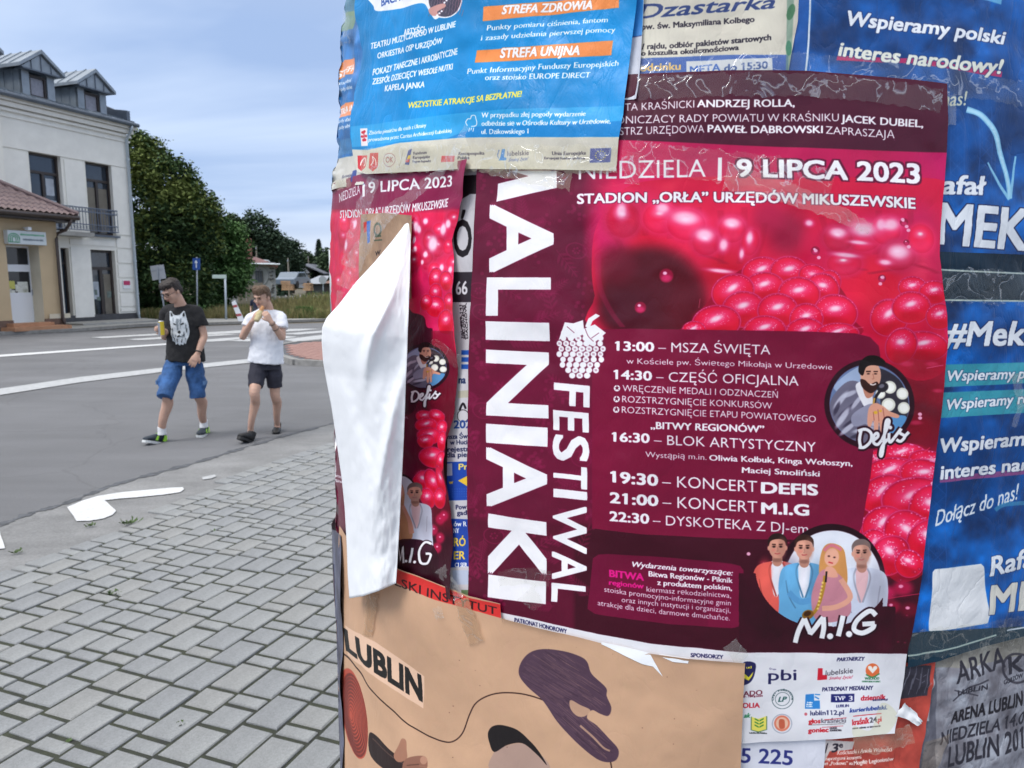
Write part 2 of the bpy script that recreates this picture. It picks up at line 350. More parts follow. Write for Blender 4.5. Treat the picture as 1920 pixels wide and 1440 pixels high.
# ================================================================ buildings on the far side
M_white = mat('white_render', (0.76, 0.75, 0.70), 0.9, var=0.05, scale=1.2, detail=8, var2=0.05, scale2=0.25, bump=0.08, bscale=80)
M_trimw = mat('moulding_render', (0.76, 0.755, 0.72), 0.9, var=0.06, scale=2)
M_beige = mat('beige_render', (0.50, 0.385, 0.245), 0.92, var=0.05, scale=1.5, detail=8, var2=0.06, scale2=0.4, bump=0.1, bscale=90)
M_reveal = mat('cream_reveal', (0.58, 0.53, 0.42), 0.92, var=0.04, scale=3)
M_zinc = mat('zinc_sheet', (0.25, 0.29, 0.335), 0.42, metal=0.35, var=0.15, scale=1.8, var2=0.08, scale2=5)
M_zincd = mat('dark_zinc_sheet', (0.11, 0.135, 0.175), 0.45, metal=0.3, var=0.15, scale=2)
M_brownf = mat('dark_brown_frame', (0.035, 0.026, 0.024), 0.45, var=0.1, scale=4)
M_glass = mat('window_glass', (0.022, 0.032, 0.048), 0.06, spec=0.9, var=0.5, scale=0.9)
M_curtain = mat('net_curtain', (0.30, 0.31, 0.37), 0.9, var=0.2, scale=9)
M_pipe = mat('pale_pipe', (0.42, 0.48, 0.53), 0.45, metal=0.2, var=0.05, scale=3)
M_bpipe = mat('brown_pipe', (0.055, 0.038, 0.032), 0.4, var=0.2, scale=4)
M_iron = mat('blue_iron', (0.10, 0.13, 0.19), 0.5, var=0.15, scale=5)
M_plinth = mat('dark_plinth', (0.06, 0.062, 0.07), 0.8, var=0.2, scale=5)
M_bplinth = mat('brown_plinth', (0.14, 0.09, 0.07), 0.85, var=0.2, scale=6)
M_tile = mat('roof_tile', (0.185, 0.13, 0.13), 0.5, var=0.15, scale=4, var2=0.1, scale2=0.8)
M_step = mat('terracotta_step', (0.40, 0.21, 0.12), 0.8, var=0.15, scale=6)
M_upvc = mat('white_upvc', (0.72, 0.75, 0.80), 0.35)
M_paper = mat('paper_notice', (0.6, 0.62, 0.58), 0.8, var=0.25, scale=20)
M_yel = mat('yellow_notice', (0.55, 0.55, 0.15), 0.8)
M_grn = mat('green_print', (0.10, 0.35, 0.20), 0.7)
M_signw = mat('sign_board', (0.55, 0.60, 0.62), 0.5, var=0.04, scale=3)
M_dkprint = mat('dark_print', (0.12, 0.16, 0.2), 0.7)
M_red = mat('magenta_print', (0.45, 0.03, 0.12), 0.6)

class Wall:
    """a vertical plane through ground point P, running away along direction u; px -> local (a, z)"""
    def __init__(s, P, ang):
        s.P = Vector((P.x, P.y, 0)); s.u = Vector((math.sin(ang), math.cos(ang), 0)); s.n = Vector((s.u.y, -s.u.x, 0))
        s.M = Matrix(((s.u.x, s.n.x, 0, s.P.x), (s.u.y, s.n.y, 0, s.P.y), (0, 0, 1, 0), (0, 0, 0, 1)))
    def px(s, x, y, off=0.0):
        X, Y, Z = ray(x, y); d = Vector((float(X), float(Y), float(Z))); q = s.P + s.n * off
        t = q.dot(s.n) / d.dot(s.n); p = d * t; r = p - s.P
        return r.dot(s.u), p.z + CAM_H
    def rect(s, x0, x1, yt, yb, off=0.0):
        xm = (x0 + x1) / 2
        a0 = s.px(x0, (yt + yb) / 2, off)[0]; a1 = s.px(x1, (yt + yb) / 2, off)[0]
        return a0, a1, s.px(xm, yb, off)[1], s.px(xm, yt, off)[1]
def wall_with_holes(name, a0, a1, z0, z1, holes, depth, m, root, off=0.0, reveal=None):
    """a wall of the given depth (local x = along, y = outwards) with rectangular openings and their reveals"""
    A = sorted(set([a0, a1] + [h[i] for h in holes for i in (0, 1)])); Zs = sorted(set([z0, z1] + [h[i] for h in holes for i in (2, 3)]))
    A = [a for a in A if a0 <= a <= a1]; Zs = [z for z in Zs if z0 <= z <= z1]; mb = MB()
    for i in range(len(A) - 1):
        for j in range(len(Zs) - 1):
            c = ((A[i] + A[i + 1]) / 2, (Zs[j] + Zs[j + 1]) / 2)
            if any(h[0] < c[0] < h[1] and h[2] < c[1] < h[3] for h in holes): continue
            mb.add([(A[i], off, Zs[j]), (A[i + 1], off, Zs[j]), (A[i + 1], off, Zs[j + 1]), (A[i], off, Zs[j + 1])], [(3, 2, 1, 0)])
    o = mb.build(name, m, root)
    rv = MB()
    for h in holes:
        x0, x1, y0, y1 = h[:4]; d = off - depth
        rv.add([(x0, off, y0), (x0, off, y1), (x0, d, y1), (x0, d, y0)], [(0, 1, 2, 3)]); rv.add([(x1, off, y0), (x1, off, y1), (x1, d, y1), (x1, d, y0)], [(0, 1, 2, 3)])
        rv.add([(x0, off, y1), (x1, off, y1), (x1, d, y1), (x0, d, y1)], [(0, 1, 2, 3)]); rv.add([(x0, off, y0), (x1, off, y0), (x1, d, y0), (x0, d, y0)], [(0, 1, 2, 3)])
    rv.build('reveal', reveal or m, root, kind=None)
    return o
def rootM(name, W, **k):
    e = empty(name, W.P, **k); e.matrix_world = W.M; return e
def window(root, r, y, frame=0.07, mull=(), trans=(), m=M_brownf, g=M_glass, name='window', flat=False):
    """frame and bars proud of a set-back pane; y is the plane of the pane"""
    a0, a1, z0, z1 = r; mb = MB(); c = ((a0 + a1) / 2, y, (z0 + z1) / 2)
    mb.box((c[0], y + .03, z0 + frame / 2), (a1 - a0, .08, frame)); mb.box((c[0], y + .03, z1 - frame / 2), (a1 - a0, .08, frame))
    for x in (a0 + frame / 2, a1 - frame / 2): mb.box((x, y + .03, c[2]), (frame, .078, z1 - z0 - 2 * frame))
    for q in mull: x = a0 + (a1 - a0) * q[0]; mb.box((x, y + .028, (q[1] + q[2]) / 2 * (z1 - z0) + z0), (frame * 1.3, .07, (q[2] - q[1]) * (z1 - z0) - frame))
    for q in trans: mb.box((c[0], y + .026, z0 + (z1 - z0) * q), (a1 - a0 - 2 * frame, .066, frame * 1.2))
    o = mb.build(name, m, root)
    MB().add([(a0, y, z0), (a1, y, z0), (a1, y, z1), (a0, y, z1)], [(0, 1, 2, 3)]).build('pane', g, root if flat else o)
    return o

# ---------------- white three-storey house
WB = Wall(ground(259, 604), math.radians(19.5))
wh = rootM('white_house', WB, label='white rendered house with grey metal dormers and a small balcony', cat='house')
aL = WB.px(5, 400)[0]; zt = WB.px(250, 243)[1]
zc = [WB.px(x, y)[1] for x, y in ((10, 184), (130, 213), (245, 240))]; zt = sum(zc) / 3
W1 = WB.rect(58.5, 117, 286, 441, 0); W1 = (WB.px(58.5, 350)[0], WB.px(117.5, 350)[0], None, WB.px(88, 286)[1])
W2 = (WB.px(164, 370)[0], WB.px(213, 370)[0], WB.px(191, 441)[1], WB.px(186, 306.5)[1])
W1 = (W1[0], W1[1], W2[2], W2[3])
W3 = (WB.px(174, 530)[0], WB.px(219, 530)[0], WB.px(199, 600)[1], WB.px(195, 469)[1])
W4 = (WB.px(118, 530)[0], WB.px(133.5, 530)[0], 0.12, WB.px(126, 465)[1])
W5 = (W1[0] + .3, W1[1] + .2, W3[2], W3[3])
DEP = 9.0
wall_with_holes('wall', aL, 0, 0, zt, [W1, W2, W3, W4], 0.28, M_white, wh)
MB().add([(0, 0, 0), (0, -DEP, 0), (0, -DEP, zt), (0, 0, zt)], [(0, 1, 2, 3)]).add([(aL, 0, 0), (aL, -DEP, 0), (aL, -DEP, zt), (aL, 0, zt)], [(3, 2, 1, 0)]).add([(aL, -DEP, 0), (0, -DEP, 0), (0, -DEP, zt), (aL, -DEP, zt)], [(0, 1, 2, 3)]).build('side_wall', M_white, wh)
MB().box(((aL - 4.0 + aL) / 2 , -4.3, zt / 2 + .1), (4.0, 9.2, zt + .2)).build('wing_wall', M_white, wh)
# shallow grooves: strips standing proud between them (rusticated quoin on the right and broad panels)
gz = [WB.px(236, y)[1] for y in (576, 549, 522, 495, 467, 443)]
qa0, qa1 = WB.px(222, 520)[0], -0.0
zz = [0.45] + gz + [WB.px(236, 315)[1]]
for i in range(len(zz) - 1):
    MB().box(((qa0 + qa1) / 2, .02, (zz[i] + zz[i + 1]) / 2), (qa1 - qa0, .04, zz[i + 1] - zz[i] - .08)).build('rusticated_block', M_trimw, wh)
gu = WB.px(245, 318)[1]
MB().box(((aL + 0) / 2, .02, (gu + zt) / 2 - .12), (-aL, .04, zt - gu - .30)).build('frieze_panel', M_trimw, wh)
for x0, x1 in ((aL, W1[0] - .12), (W1[1] + .12, W2[0] - .12)):
    MB().box(((x0 + x1) / 2, .02, (gu - .05 + W2[2]) / 2), (x1 - x0, .04, gu - .06 - W2[2])).build('wall_panel', M_trimw, wh)
pa = (WB.px(136, 530)[0], W3[0] - .06)
MB().box((sum(pa) / 2, .02, (gz[4] + .3) / 2), (pa[1] - pa[0], .04, gz[4] - .35)).build('wall_panel', M_trimw, wh)
MB().box(((pa[0] + W3[1]) / 2, .02, (gz[4] + W2[2] - .25) / 2 + .05), (W3[1] - pa[0], .04, W2[2] - .3 - gz[4])).build('wall_panel', M_trimw, wh)
# cornice mouldings
for k, (dz, h, o) in enumerate(((-.62, .06, .07), (-.40, .10, .12), (-.22, .16, .22), (-.06, .12, .34))):
    MB().box(((aL - .1 + .1) / 2, o / 2 + .021, zt + dz), (-aL + .2 + o, o, h)).build('cornice', M_trimw, wh)
MB().box((-.5 + aL / 2, -.08, .2), (-aL - 1 + 2.2, .2, .42)).build('plinth', M_plinth, wh)
window(wh, W1, -.24, .08, [(.5, 0, .76)], [.76]); window(wh, W2, -.24, .08, [(.5, 0, .76)], [.76])
window(wh, W3, -.24, .10, [(.5, 0, .74)], [.74]); 
M_blind = mat('blind', (.16, .145, .12), .7, var=.15, scale=3); M_refl = mat('painted_reflection', (.34, .38, .44), .7, var=.3, scale=2)  # the pale panels paint a whitish reflection into the panes, beside the blinds
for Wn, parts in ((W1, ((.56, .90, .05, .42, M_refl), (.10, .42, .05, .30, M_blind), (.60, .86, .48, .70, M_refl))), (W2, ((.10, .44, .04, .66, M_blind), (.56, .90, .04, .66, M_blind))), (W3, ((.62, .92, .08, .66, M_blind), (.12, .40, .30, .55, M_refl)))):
    for a, b, c, d, m_ in parts: MB().box((Wn[0] + (Wn[1] - Wn[0]) * (a + b) / 2, -.232, Wn[2] + (Wn[3] - Wn[2]) * (c + d) / 2), ((Wn[1] - Wn[0]) * (b - a), .006, (Wn[3] - Wn[2]) * (d - c))).build('blind_reflection_panel', m_, wh)
dk = window(wh, W4, -.24, .06, [], [.8], name='door')
MB().box((sum(W3[:2]) / 2, .12, W3[2] - .1), (W3[1] - W3[0] + .3, .5, .14)).build('sill', M_zincd, wh)
MB().box((sum(W2[:2]) / 2, .02, W2[2] - .04), (W2[1] - W2[0] + .1, .3, .08)).build('sill', M_zincd, wh)
# gutter and metal roof
MB().tube([(aL - .1, .48, zt + .05), (.25, .48, zt + .05)], .085, 8).build('gutter', M_zincd, wh)
MB().box((aL / 2 + .05, .20, zt + .1), (-aL + .5, .56, .06)).build('eaves_board', M_zincd, wh)
rf = MB(); rise = .30
rf.add([(aL - 4, .45, zt + .14), (.22, .45, zt + .14), (.22, -3.4, zt + .14 + 3.85 * rise), (aL - 4, -3.4, zt + .14 + 3.85 * rise)], [(0, 1, 2, 3)])
rf.add([(aL - 4, -3.4, zt + .14 + 3.85 * rise), (.22, -3.4, zt + .14 + 3.85 * rise), (.22, -DEP, zt + .6), (aL - 4, -DEP, zt + .6)], [(0, 1, 2, 3)])
rf.add([(.22, .45, zt), (.22, -DEP, zt), (.22, -DEP, zt + .6), (.22, -3.4, zt + .14 + 3.85 * rise), (.22, .45, zt + .14)], [(0, 1, 2, 3, 4)])
rfo = rf.build('roof', M_zinc, wh)
k = 0; a = aL - 2
while a < .2:
    MB().prism([(a, .45, zt + .14), (a + .03, .45, zt + .14), (a + .03, .45, zt + .19), (a, .45, zt + .19)], (0, .45, 0), (0, -3.4, 3.85 * rise)).build('roof_seam', M_zinc, rfo); a += .55
# parapet on the right gable
pz = zt + .14
MB().prism([(.05, .10, pz - .1), (.05, .10, pz + .52), (.05, -.6, pz + .62), (.05, -2.2, pz + 1.25), (.05, -4.5, pz + 1.5), (.05, -4.5, pz - .1)], (0.05, 0, 0), (.22, 0, 0)).build('parapet', M_zincd, wh)
# dormers: (window px TL, TR, bottom), gable px
def dormer(wx0, wx1, wyt, wyb, gx0, gx1, gy, apx, apy, label=None):
    off = -.35
    a0, a1 = WB.px(wx0, (wyt + wyb) / 2, off)[0], WB.px(wx1, (wyt + wyb) / 2, off)[0]
    z0 = WB.px((wx0 + wx1) / 2, wyb, off)[1]; z1 = WB.px((wx0 + wx1) / 2, wyt, off)[1]
    g0, g1 = WB.px(gx0, gy, off + .3)[0], WB.px(gx1, gy, off + .3)[0]; gz_ = z1 + .12; az = WB.px(apx, apy, off + .3)[1]; am = (g0 + g1) / 2
    e = MB()
    x0, x1 = a0 - .30, a1 + .30
    # front wall round the window
    e.box(((a0 + a1) / 2, off - .03, z0 - .2), (x1 - x0 - .02, .16, .4))
    d = e.build('dormer', M_zinc, wh)
    MB().box(((x0 + a0) / 2, off - .06, (z0 + z1) / 2), (a0 - x0, .12, z1 - z0 + .2)).build('jamb', M_zinc, d); MB().box(((x1 + a1) / 2, off - .06, (z0 + z1) / 2), (x1 - a1, .12, z1 - z0 + .2)).build('jamb', M_zinc, d)
    BK = -3.6
    for x in (x0, x1):
        MB().add([(x, off, z0 - .5), (x, BK, z0 - .5), (x, BK, gz_), (x, off, gz_)], [(0, 1, 2, 3)]).build('cheek', M_zinc, d)
        q = off - .45
        while q > BK: MB().box((x, q, (z0 + gz_) / 2), (.05, .03, gz_ - z0)).build('cheek_seam', M_zinc, d); q -= .45
    window(d, (a0, a1, z0, z1), off - .12, .09, [], [], g=M_curtain, flat=True, name='window_frame')
    gb = MB(); gb.prism([(g0, off + .28, gz_), (g1, off + .28, gz_), (am, off + .28, az)], (0, 0, 0), (0, -.10, 0)).build('gable', M_zinc, d)
    for t in (.25, .5, .75):
        x = g0 + (g1 - g0) * t; h = (az - gz_) * (1 - abs(t - .5) * 2)
        MB().box((x, off + .29, gz_ + h / 2), (.03, .04, h)).build('gable_seam', M_zincd, d)
    MB().box((am, off + .1, gz_ - .02), (g1 - g0 - .1, .38, .05)).build('soffit', M_zincd, d)
    for sx, ge in ((-1, g0), (1, g1)):
        ex = ge + sx * .12; ez = gz_ - .04
        p = [(am, off + .38, az + .04), (ex, off + .38, ez + .02), (ex, off + .38, ez + .14), (am, off + .38, az + .18)]
        MB().prism(p, (0, off + .38, 0), (0, BK, 0)).build('dormer_roof', M_zinc, d)
        for q in range(1, 7):
            y = off + .38 - q * .52
            MB().prism([(am, y, az + .18), (ex, y, ez + .14), (ex, y, ez + .18), (am, y, az + .22)], (0, y, 0), (0, y - .03, 0)).build('roof_seam', M_zinc, d)
    return d
dormer(56, 89, 143, 184, 41, 114, 136, 79.5, 104)
dormer(159, 188, 175, 213, 148, 210, 167, 181.5, 139)
# third dormer whose edge shows on the far left
dormer(-62, -24, 100, 148, -76, -2, 96, -44, 60)
# downpipe with hopper
dp = MB(); ap = WB.px(257, 560, .12)[0]
dp.tube([(ap, .48, zt), (ap, .40, zt - .2), (ap, .14, zt - .55), (ap, .14, .35), (ap, .22, .12)], .06, 10)
po = dp.build('downpipe', M_pipe, wh, smooth=True)
for z in (1.2, 2.6, 4.0, 5.4, 6.8): MB().tube([(ap, .14, z), (ap, .14, z + .05)], .075, 10).build('pipe_bracket', M_pipe, po)
# balcony: slab and wrought iron railing
bz = W2[2]; ba0, ba1 = W1[0] - .2, WB.px(173, 447, .5)[0]; bo = .62
MB().box(((ba0 + ba1) / 2, bo / 2 + .02, bz - .06), (ba1 - ba0, bo, .16)).build('balcony_slab', M_concrete, wh)
rl = MB().box((0, 0, 0), (.001, .001, .001)); 
br0, br1 = ba0, WB.px(221, 415, bo)[0]; rt = WB.px(222, 396, bo)[1]; rb = WB.px(222, 436, bo)[1]
rail = MB()
for z in (rt, rt - .16, rb + .22, rb): rail.tube([(br0, bo, z), (br1, bo, z)], .022, 6); rail.tube([(br1, bo, z), (br1, .04, z)], .022, 6)
ro_ = rail.build('balcony_railing', M_iron, wh)
x = br0
while x < br1:
    MB().tube([(x, bo, rb), (x, bo, rt)], .013, 5).build('baluster', M_iron, ro_); x += .135
for y in (.15, .3, .45): MB().tube([(br1, y, rb), (br1, y, rt)], .013, 5).build('baluster', M_iron, ro_)
orn = MB(); x = br0 + .07
while x < br1:
    for z in (rt - .08, rb + .11): orn.tube([(x + .05 * math.cos(t), bo, z + .05 * math.sin(t)) for t in [i * .785 for i in range(9)]], .008, 4, cap=False)
    x += .135
orn.build('ring_ornament', M_iron, ro_, kind='stuff')
# wall plate beside the shop door
sa = WB.rect(230, 244, 526, 541, .05)
pl = MB().box(((sa[0] + sa[1]) / 2, .06, (sa[2] + sa[3]) / 2), (sa[1] - sa[0], .03, sa[3] - sa[2])).build('wall_plate', M_upvc, None, label='small white plate with a magenta top on the white house corner', cat='sign'); pl.matrix_world = WB.M
MB().box(((sa[0] + sa[1]) / 2, .08, sa[3] - .10), (sa[1] - sa[0] - .06, .01, .18)).build('print_band', M_red, pl)
# paved ramp before the door
MB().prism([(W4[0] - .6, .05, 0.1), (W3[1] + 1.2, .05, .1), (W3[1] + .2, 2.2, .1), (W4[0] - .6, 1.6, .1)], (0, 0, 0), (0, 0, .07)).build('door_ramp', M_concrete, wh)
# goods seen behind the shop glass: pale shapes
for (x, y, ww, hh) in ((180, 548, 5, 10), (186, 560, 8, 7), (205, 552, 8, 12)):
    r = WB.rect(x - ww / 2, x + ww / 2, y - hh / 2, y + hh / 2, -.22); MB().box(((r[0] + r[1]) / 2, -.225, (r[2] + r[3]) / 2), (r[1] - r[0], .01, r[3] - r[2])).build('window_sticker', mat('sticker', (.12, .16, .15), .6, var=.5, scale=8), wh)

# ---------------- low beige shop with a metal tile roof
SB = Wall(ground(121, 619), math.radians(21))
bs = rootM('beige_shop', SB, label='low beige shop with a brown tiled roof and white glazed door', cat='shop')
sL = -7.0; SH = sum(SB.px(x, y)[1] for x, y in ((125, 424), (60, 414), (10, 405))) / 3
Dr = (SB.px(17, 530)[0], SB.px(78, 530)[0], SB.px(45, 608)[1], SB.px(45, 460)[1])
wall_with_holes('wall', sL, 0, 0, SH + .3, [Dr], .62, M_beige, bs, reveal=M_reveal)
MB().add([(0, 0, 0), (0, -7, 0), (0, -7, SH + .3), (0, 0, SH + .3)], [(0, 1, 2, 3)]).build('side_wall', M_beige, bs)
MB().box(((sL + Dr[0]) / 2, .03, .22), (Dr[0] - sL, .06, .44)).build('plinth', M_bplinth, bs)
MB().box(((Dr[1] + .02) / 2, .03, .22), (-Dr[1] + .04, .06, .44)).build('plinth', M_bplinth, bs)
MB().box((Dr[1] + .55, .05, .52), (.8, .04, .16)).build('patched_render', M_reveal, bs)
# door set deep in the opening
dy = -.55; da0, da1 = Dr[0], SB.px(62, 530, dy)[0]; z0, z1 = Dr[2], Dr[3]
H_ = z1 - z0
dr = MB().box(((da0 + da1) / 2, dy, z1 - .03), (da1 - da0, .08, .06)).box(((da0 + da1) / 2, dy, z0 + H_ * .715), (da1 - da0, .09, H_ * .09)).box(((da0 + da1) / 2, dy, z0 + H_ * .20), (da1 - da0 - .16, .06, H_ * .40)).box((da0 + .06, dy, (z0 + z1) / 2), (.12, .085, H_ - .12)).box((da1 - .06, dy, (z0 + z1) / 2), (.12, .085, H_ - .12)).build('door', M_upvc, bs)
gl = mat('shop_glass', (.015, .018, .025), .08, spec=.7)
MB().box(((da0 + da1) / 2, dy - .01, z0 + H_ * .535), (da1 - da0 - .24, .02, H_ * .27)).build('door_pane', gl, dr)
MB().box(((da0 + da1) / 2, dy - .01, z0 + H_ * .865), (da1 - da0 - .24, .02, H_ * .21)).build('transom_pane', gl, dr)
MB().box((da1 - .09, dy + .06, z0 + H_ * .40), (.03, .04, .2)).build('door_handle', M_zinc, dr)
wd = da1 - da0
for (x, z, a, b, m_) in ((.35, .50, .22, .10, M_yel), (.25, .445, .22, .07, M_paper), (.68, .47, .30, .14, M_paper), (.3, .415, .3, .04, M_paper), (.75, .42, .14, .05, M_yel), (.5, .46, .06, .09, M_paper)):
    MB().box((da0 + wd * x, dy + .01, z0 + H_ * z), (wd * a, .008, H_ * b)).build('door_notice', m_, dr)
MB().box(((da1 + Dr[1]) / 2, dy - .03, (z0 + z1) / 2), (Dr[1] - da1, .04, z1 - z0)).build('door_side_panel', M_reveal, bs)
MB().box(((Dr[0] + Dr[1]) / 2, .30, .16), (Dr[1] - Dr[0] + .9, .85, .12)).build('step', M_step, bs)
MB().box(((Dr[0] + Dr[1]) / 2 - .1, .15, .28), (Dr[1] - Dr[0] + .3, .5, .12)).build('step', M_step, bs)
# sign above the door
r = SB.rect(12, 84, 433, 458, .15); r = (r[0], r[1], SB.px(48, 459)[1], SB.px(48, 434)[1])
sg = MB().box(((r[0] + r[1]) / 2, .12, (r[2] + r[3]) / 2), (r[1] - r[0], .2, r[3] - r[2])).build('shop_sign', M_signw, None, bevel=.01, label='grey box sign with a green arch mark over the shop door', cat='sign'); sg.matrix_world = SB.M
L_ = r[1] - r[0]; Hh = r[3] - r[2]; cxs = r[0] + L_ * .15; czs = r[2] + Hh * .42
for k, rr in enumerate((.42, .28, .14)):
    rr *= Hh; pts = [(cxs - rr, .225, czs - Hh * .28)] + [(cxs + rr * math.cos(t), .225, czs + rr * .85 * math.sin(t)) for t in np.linspace(math.pi, 0, 9)] + [(cxs + rr, .225, czs - Hh * .28)]
    MB().tube(pts + [pts[0]], Hh * .035, 4).build('arch_mark', M_grn, sg)
for z, m_, h, a, b in ((.72, M_grn, .13, .32, .93), (.36, M_dkprint, .14, .38, .88)):   # the words are too blurred to read in the photograph
    x = r[0] + L_ * a
    while x < r[0] + L_ * b:
        ww = rng.uniform(.03, .07); MB().box((x + ww / 2, .223, r[2] + Hh * z), (ww, .004, Hh * h * rng.uniform(.7, 1.15))).build('lettering', m_, sg); x += ww + .014
lp = MB().box((r[0] + L_ * .52, .25, r[3] + .08), (.12, .16, .10)).tube([(r[0] + L_ * .52, 0.02, r[3] + .12), (r[0] + L_ * .52, .2, r[3] + .12)], .02, 6).build('sign_lamp', M_upvc, None, label='little white lamp above the grey box sign', cat='lamp'); lp.matrix_world = SB.M
# eaves, gutter, downpipe
GO = .55; er = .34
MB().box(((sL + er) / 2, GO / 2, SH + .06), (er - sL, GO, .10)).build('soffit', M_brownf, bs)
MB().box(((sL + er) / 2, GO, SH + .18), (er - sL, .05, .22)).build('fascia', M_brownf, bs)
MB().tube([(sL, GO + .10, SH + .17), (er + .05, GO + .10, SH + .17)], .085, 8).build('gutter', M_bpipe, bs, smooth=True)
ap = SB.px(110, 500, .12)[0]
pz = SB.px(105, 440, .12)[1]
MB().tube([(er - .25, GO + .1, SH + .12), (er - .28, GO + .05, SH - .05), (ap + .25, .3, SH - .25), (ap + .05, .14, pz + .05), (ap, .12, pz - .15), (ap, .12, .35), (ap + .03, .2, .14)], .055, 10).build('downpipe', M_bpipe, bs, smooth=True)
# hipped tile roof: rows and waves of a pressed sheet
sl_ = .62
tv, tf = [], []
NX, NR = 150, 14; RB = 3.6
def roofpt(a, q): return Vector((a, GO + .12 - q * RB, SH + .26 + q * RB * sl_))
for j in range(NR * 2 + 1):
    row = j // 2; up = j % 2; q = (row + (0.96 if up else 0)) / NR if j < NR * 2 else 1
    for i in range(NX + 1):
        a = sL + (er + .05 - sL) * i / NX; lim = er + .05 - q * RB * 1.0
        aa = min(a, lim); p = roofpt(aa, min(q, 1)); wv = .028 * math.sin(a * 2 * math.pi / .22) ; st = .03 * (1 - up)
        tv.append((p.x, p.y, p.z + wv + st))
for j in range(NR * 2):
    for i in range(NX): tf.append((j * (NX + 1) + i, j * (NX + 1) + i + 1, (j + 1) * (NX + 1) + i + 1, (j + 1) * (NX + 1) + i))
mesh_obj('roof', tv, tf, M_tile, bs)
hp = [roofpt(er + .05, 0), roofpt(er + .05 - RB, 1)]
MB().tube([hp[0] + Vector((0, 0, .06)), hp[1] + Vector((0, 0, .06))], .07, 8).build('hip_cap', M_tile, bs)
MB().add([hp[0], Vector((er + .05, -9, SH + .26)), Vector((er + .05 - RB, -9, hp[1].z)), hp[1]], [(0, 1, 2, 3)]).build('side_roof', M_tile, bs)
MB().add([Vector((er, GO, SH + .2)), Vector((er, -7.5, SH + .2)), Vector((er, -7.5, SH + .02)), Vector((er, GO, SH + .02))], [(0, 1, 2, 3)]).build('side_fascia', M_brownf, bs)
# ================================================================ trees, verge, far houses, street furniture
def leaf_mat(name, c1, c2, sc=0.5):
    m = mat(name, c1, 0.75, scale=sc, col2=c2, detail=4, var2=0.25, scale2=4, spec=0.2); return m
ML_lime = leaf_mat('lime_leaves', (0.026, 0.056, 0.024), (0.060, 0.105, 0.036), 0.45)
ML_limetip = leaf_mat('lime_lit_leaves', (0.10, 0.145, 0.036), (0.165, 0.20, 0.06), 0.8)  # yellow-green leaf colour paints the light on the upper crown
ML_mid = leaf_mat('bright_leaves', (0.045, 0.105, 0.034), (0.09, 0.17, 0.055), 0.5)
ML_dark = leaf_mat('dark_leaves', (0.034, 0.062, 0.040), (0.058, 0.092, 0.055), 0.25)
ML_far = leaf_mat('far_leaves', (0.045, 0.080, 0.040), (0.075, 0.11, 0.055), 0.2)
ML_fir = leaf_mat('fir_needles', (0.022, 0.045, 0.032), (0.035, 0.062, 0.042), 0.3)
M_bark = mat('bark', (0.07, 0.055, 0.042), 0.95, var=0.4, scale=6, bump=0.6, bscale=20)
def leaves(blobs, n, size, seed, flat=0.75, lower_cut=None):
    """leaf-sized faces gathered in sprays over and inside ellipsoids (centre, (rx,ry,rz))"""
    R = np.random.default_rng(seed); vol = np.array([b[1][0] * b[1][2] for b in blobs]) ; pr = vol / vol.sum()
    ns = n // 9; bi = R.choice(len(blobs), ns, p=pr); d = R.normal(size=(ns, 3)); d /= np.linalg.norm(d, axis=1)[:, None]
    rad = R.uniform(0, 1, ns) ** 0.33 * 0.55 + 0.5; rad = np.where(R.uniform(size=ns) < .15, rad * 1.09, np.minimum(rad, 1.0))
    C = np.array([b[0] for b in blobs])[bi]; E = np.array([b[1] for b in blobs])[bi]
    lump = 1 + .20 * np.sin(d[:, 0] * 5 + bi * 2.1) * np.sin(d[:, 2] * 6 + bi) + .08 * np.sin(d[:, 1] * 11 + d[:, 2] * 9)
    sp = C + d * E * (rad * lump)[:, None]
    P = np.repeat(sp, 9, 0) + R.normal(size=(ns * 9, 3)) * size * np.array([1.5, 1.5, .9])
    N = len(P); q = R.normal(size=(N, 3)); q[:, 2] = np.abs(q[:, 2]) + flat; q /= np.linalg.norm(q, axis=1)[:, None]
    t = np.cross(q, R.normal(size=(N, 3))); t /= np.linalg.norm(t, axis=1)[:, None]; b = np.cross(q, t)
    s = (size * R.uniform(.55, 1.25, N))[:, None]
    V = np.stack([P - t * s, P + b * s * .55, P + t * s, P - b * s * .5 + q * s * .2], 1).reshape(-1, 3)
    return V, N
def quick_mesh(name, V, nq, m, parent, mats=None, mi=None):
    me = bpy.data.meshes.new(name); me.vertices.add(len(V)); me.vertices.foreach_set('co', V.astype(np.float32).ravel())
    me.loops.add(nq * 4); me.loops.foreach_set('vertex_index', np.arange(nq * 4)); me.polygons.add(nq); me.polygons.foreach_set('loop_start', np.arange(0, nq * 4, 4))
    for mm in (mats or [m]): me.materials.append(mm)
    if mi is not None: me.polygons.foreach_set('material_index', mi.astype(np.int32))
    me.update(calc_edges=True); me.validate()
    o = bpy.data.objects.new(name, me); COL.objects.link(o); o.parent = parent; return o
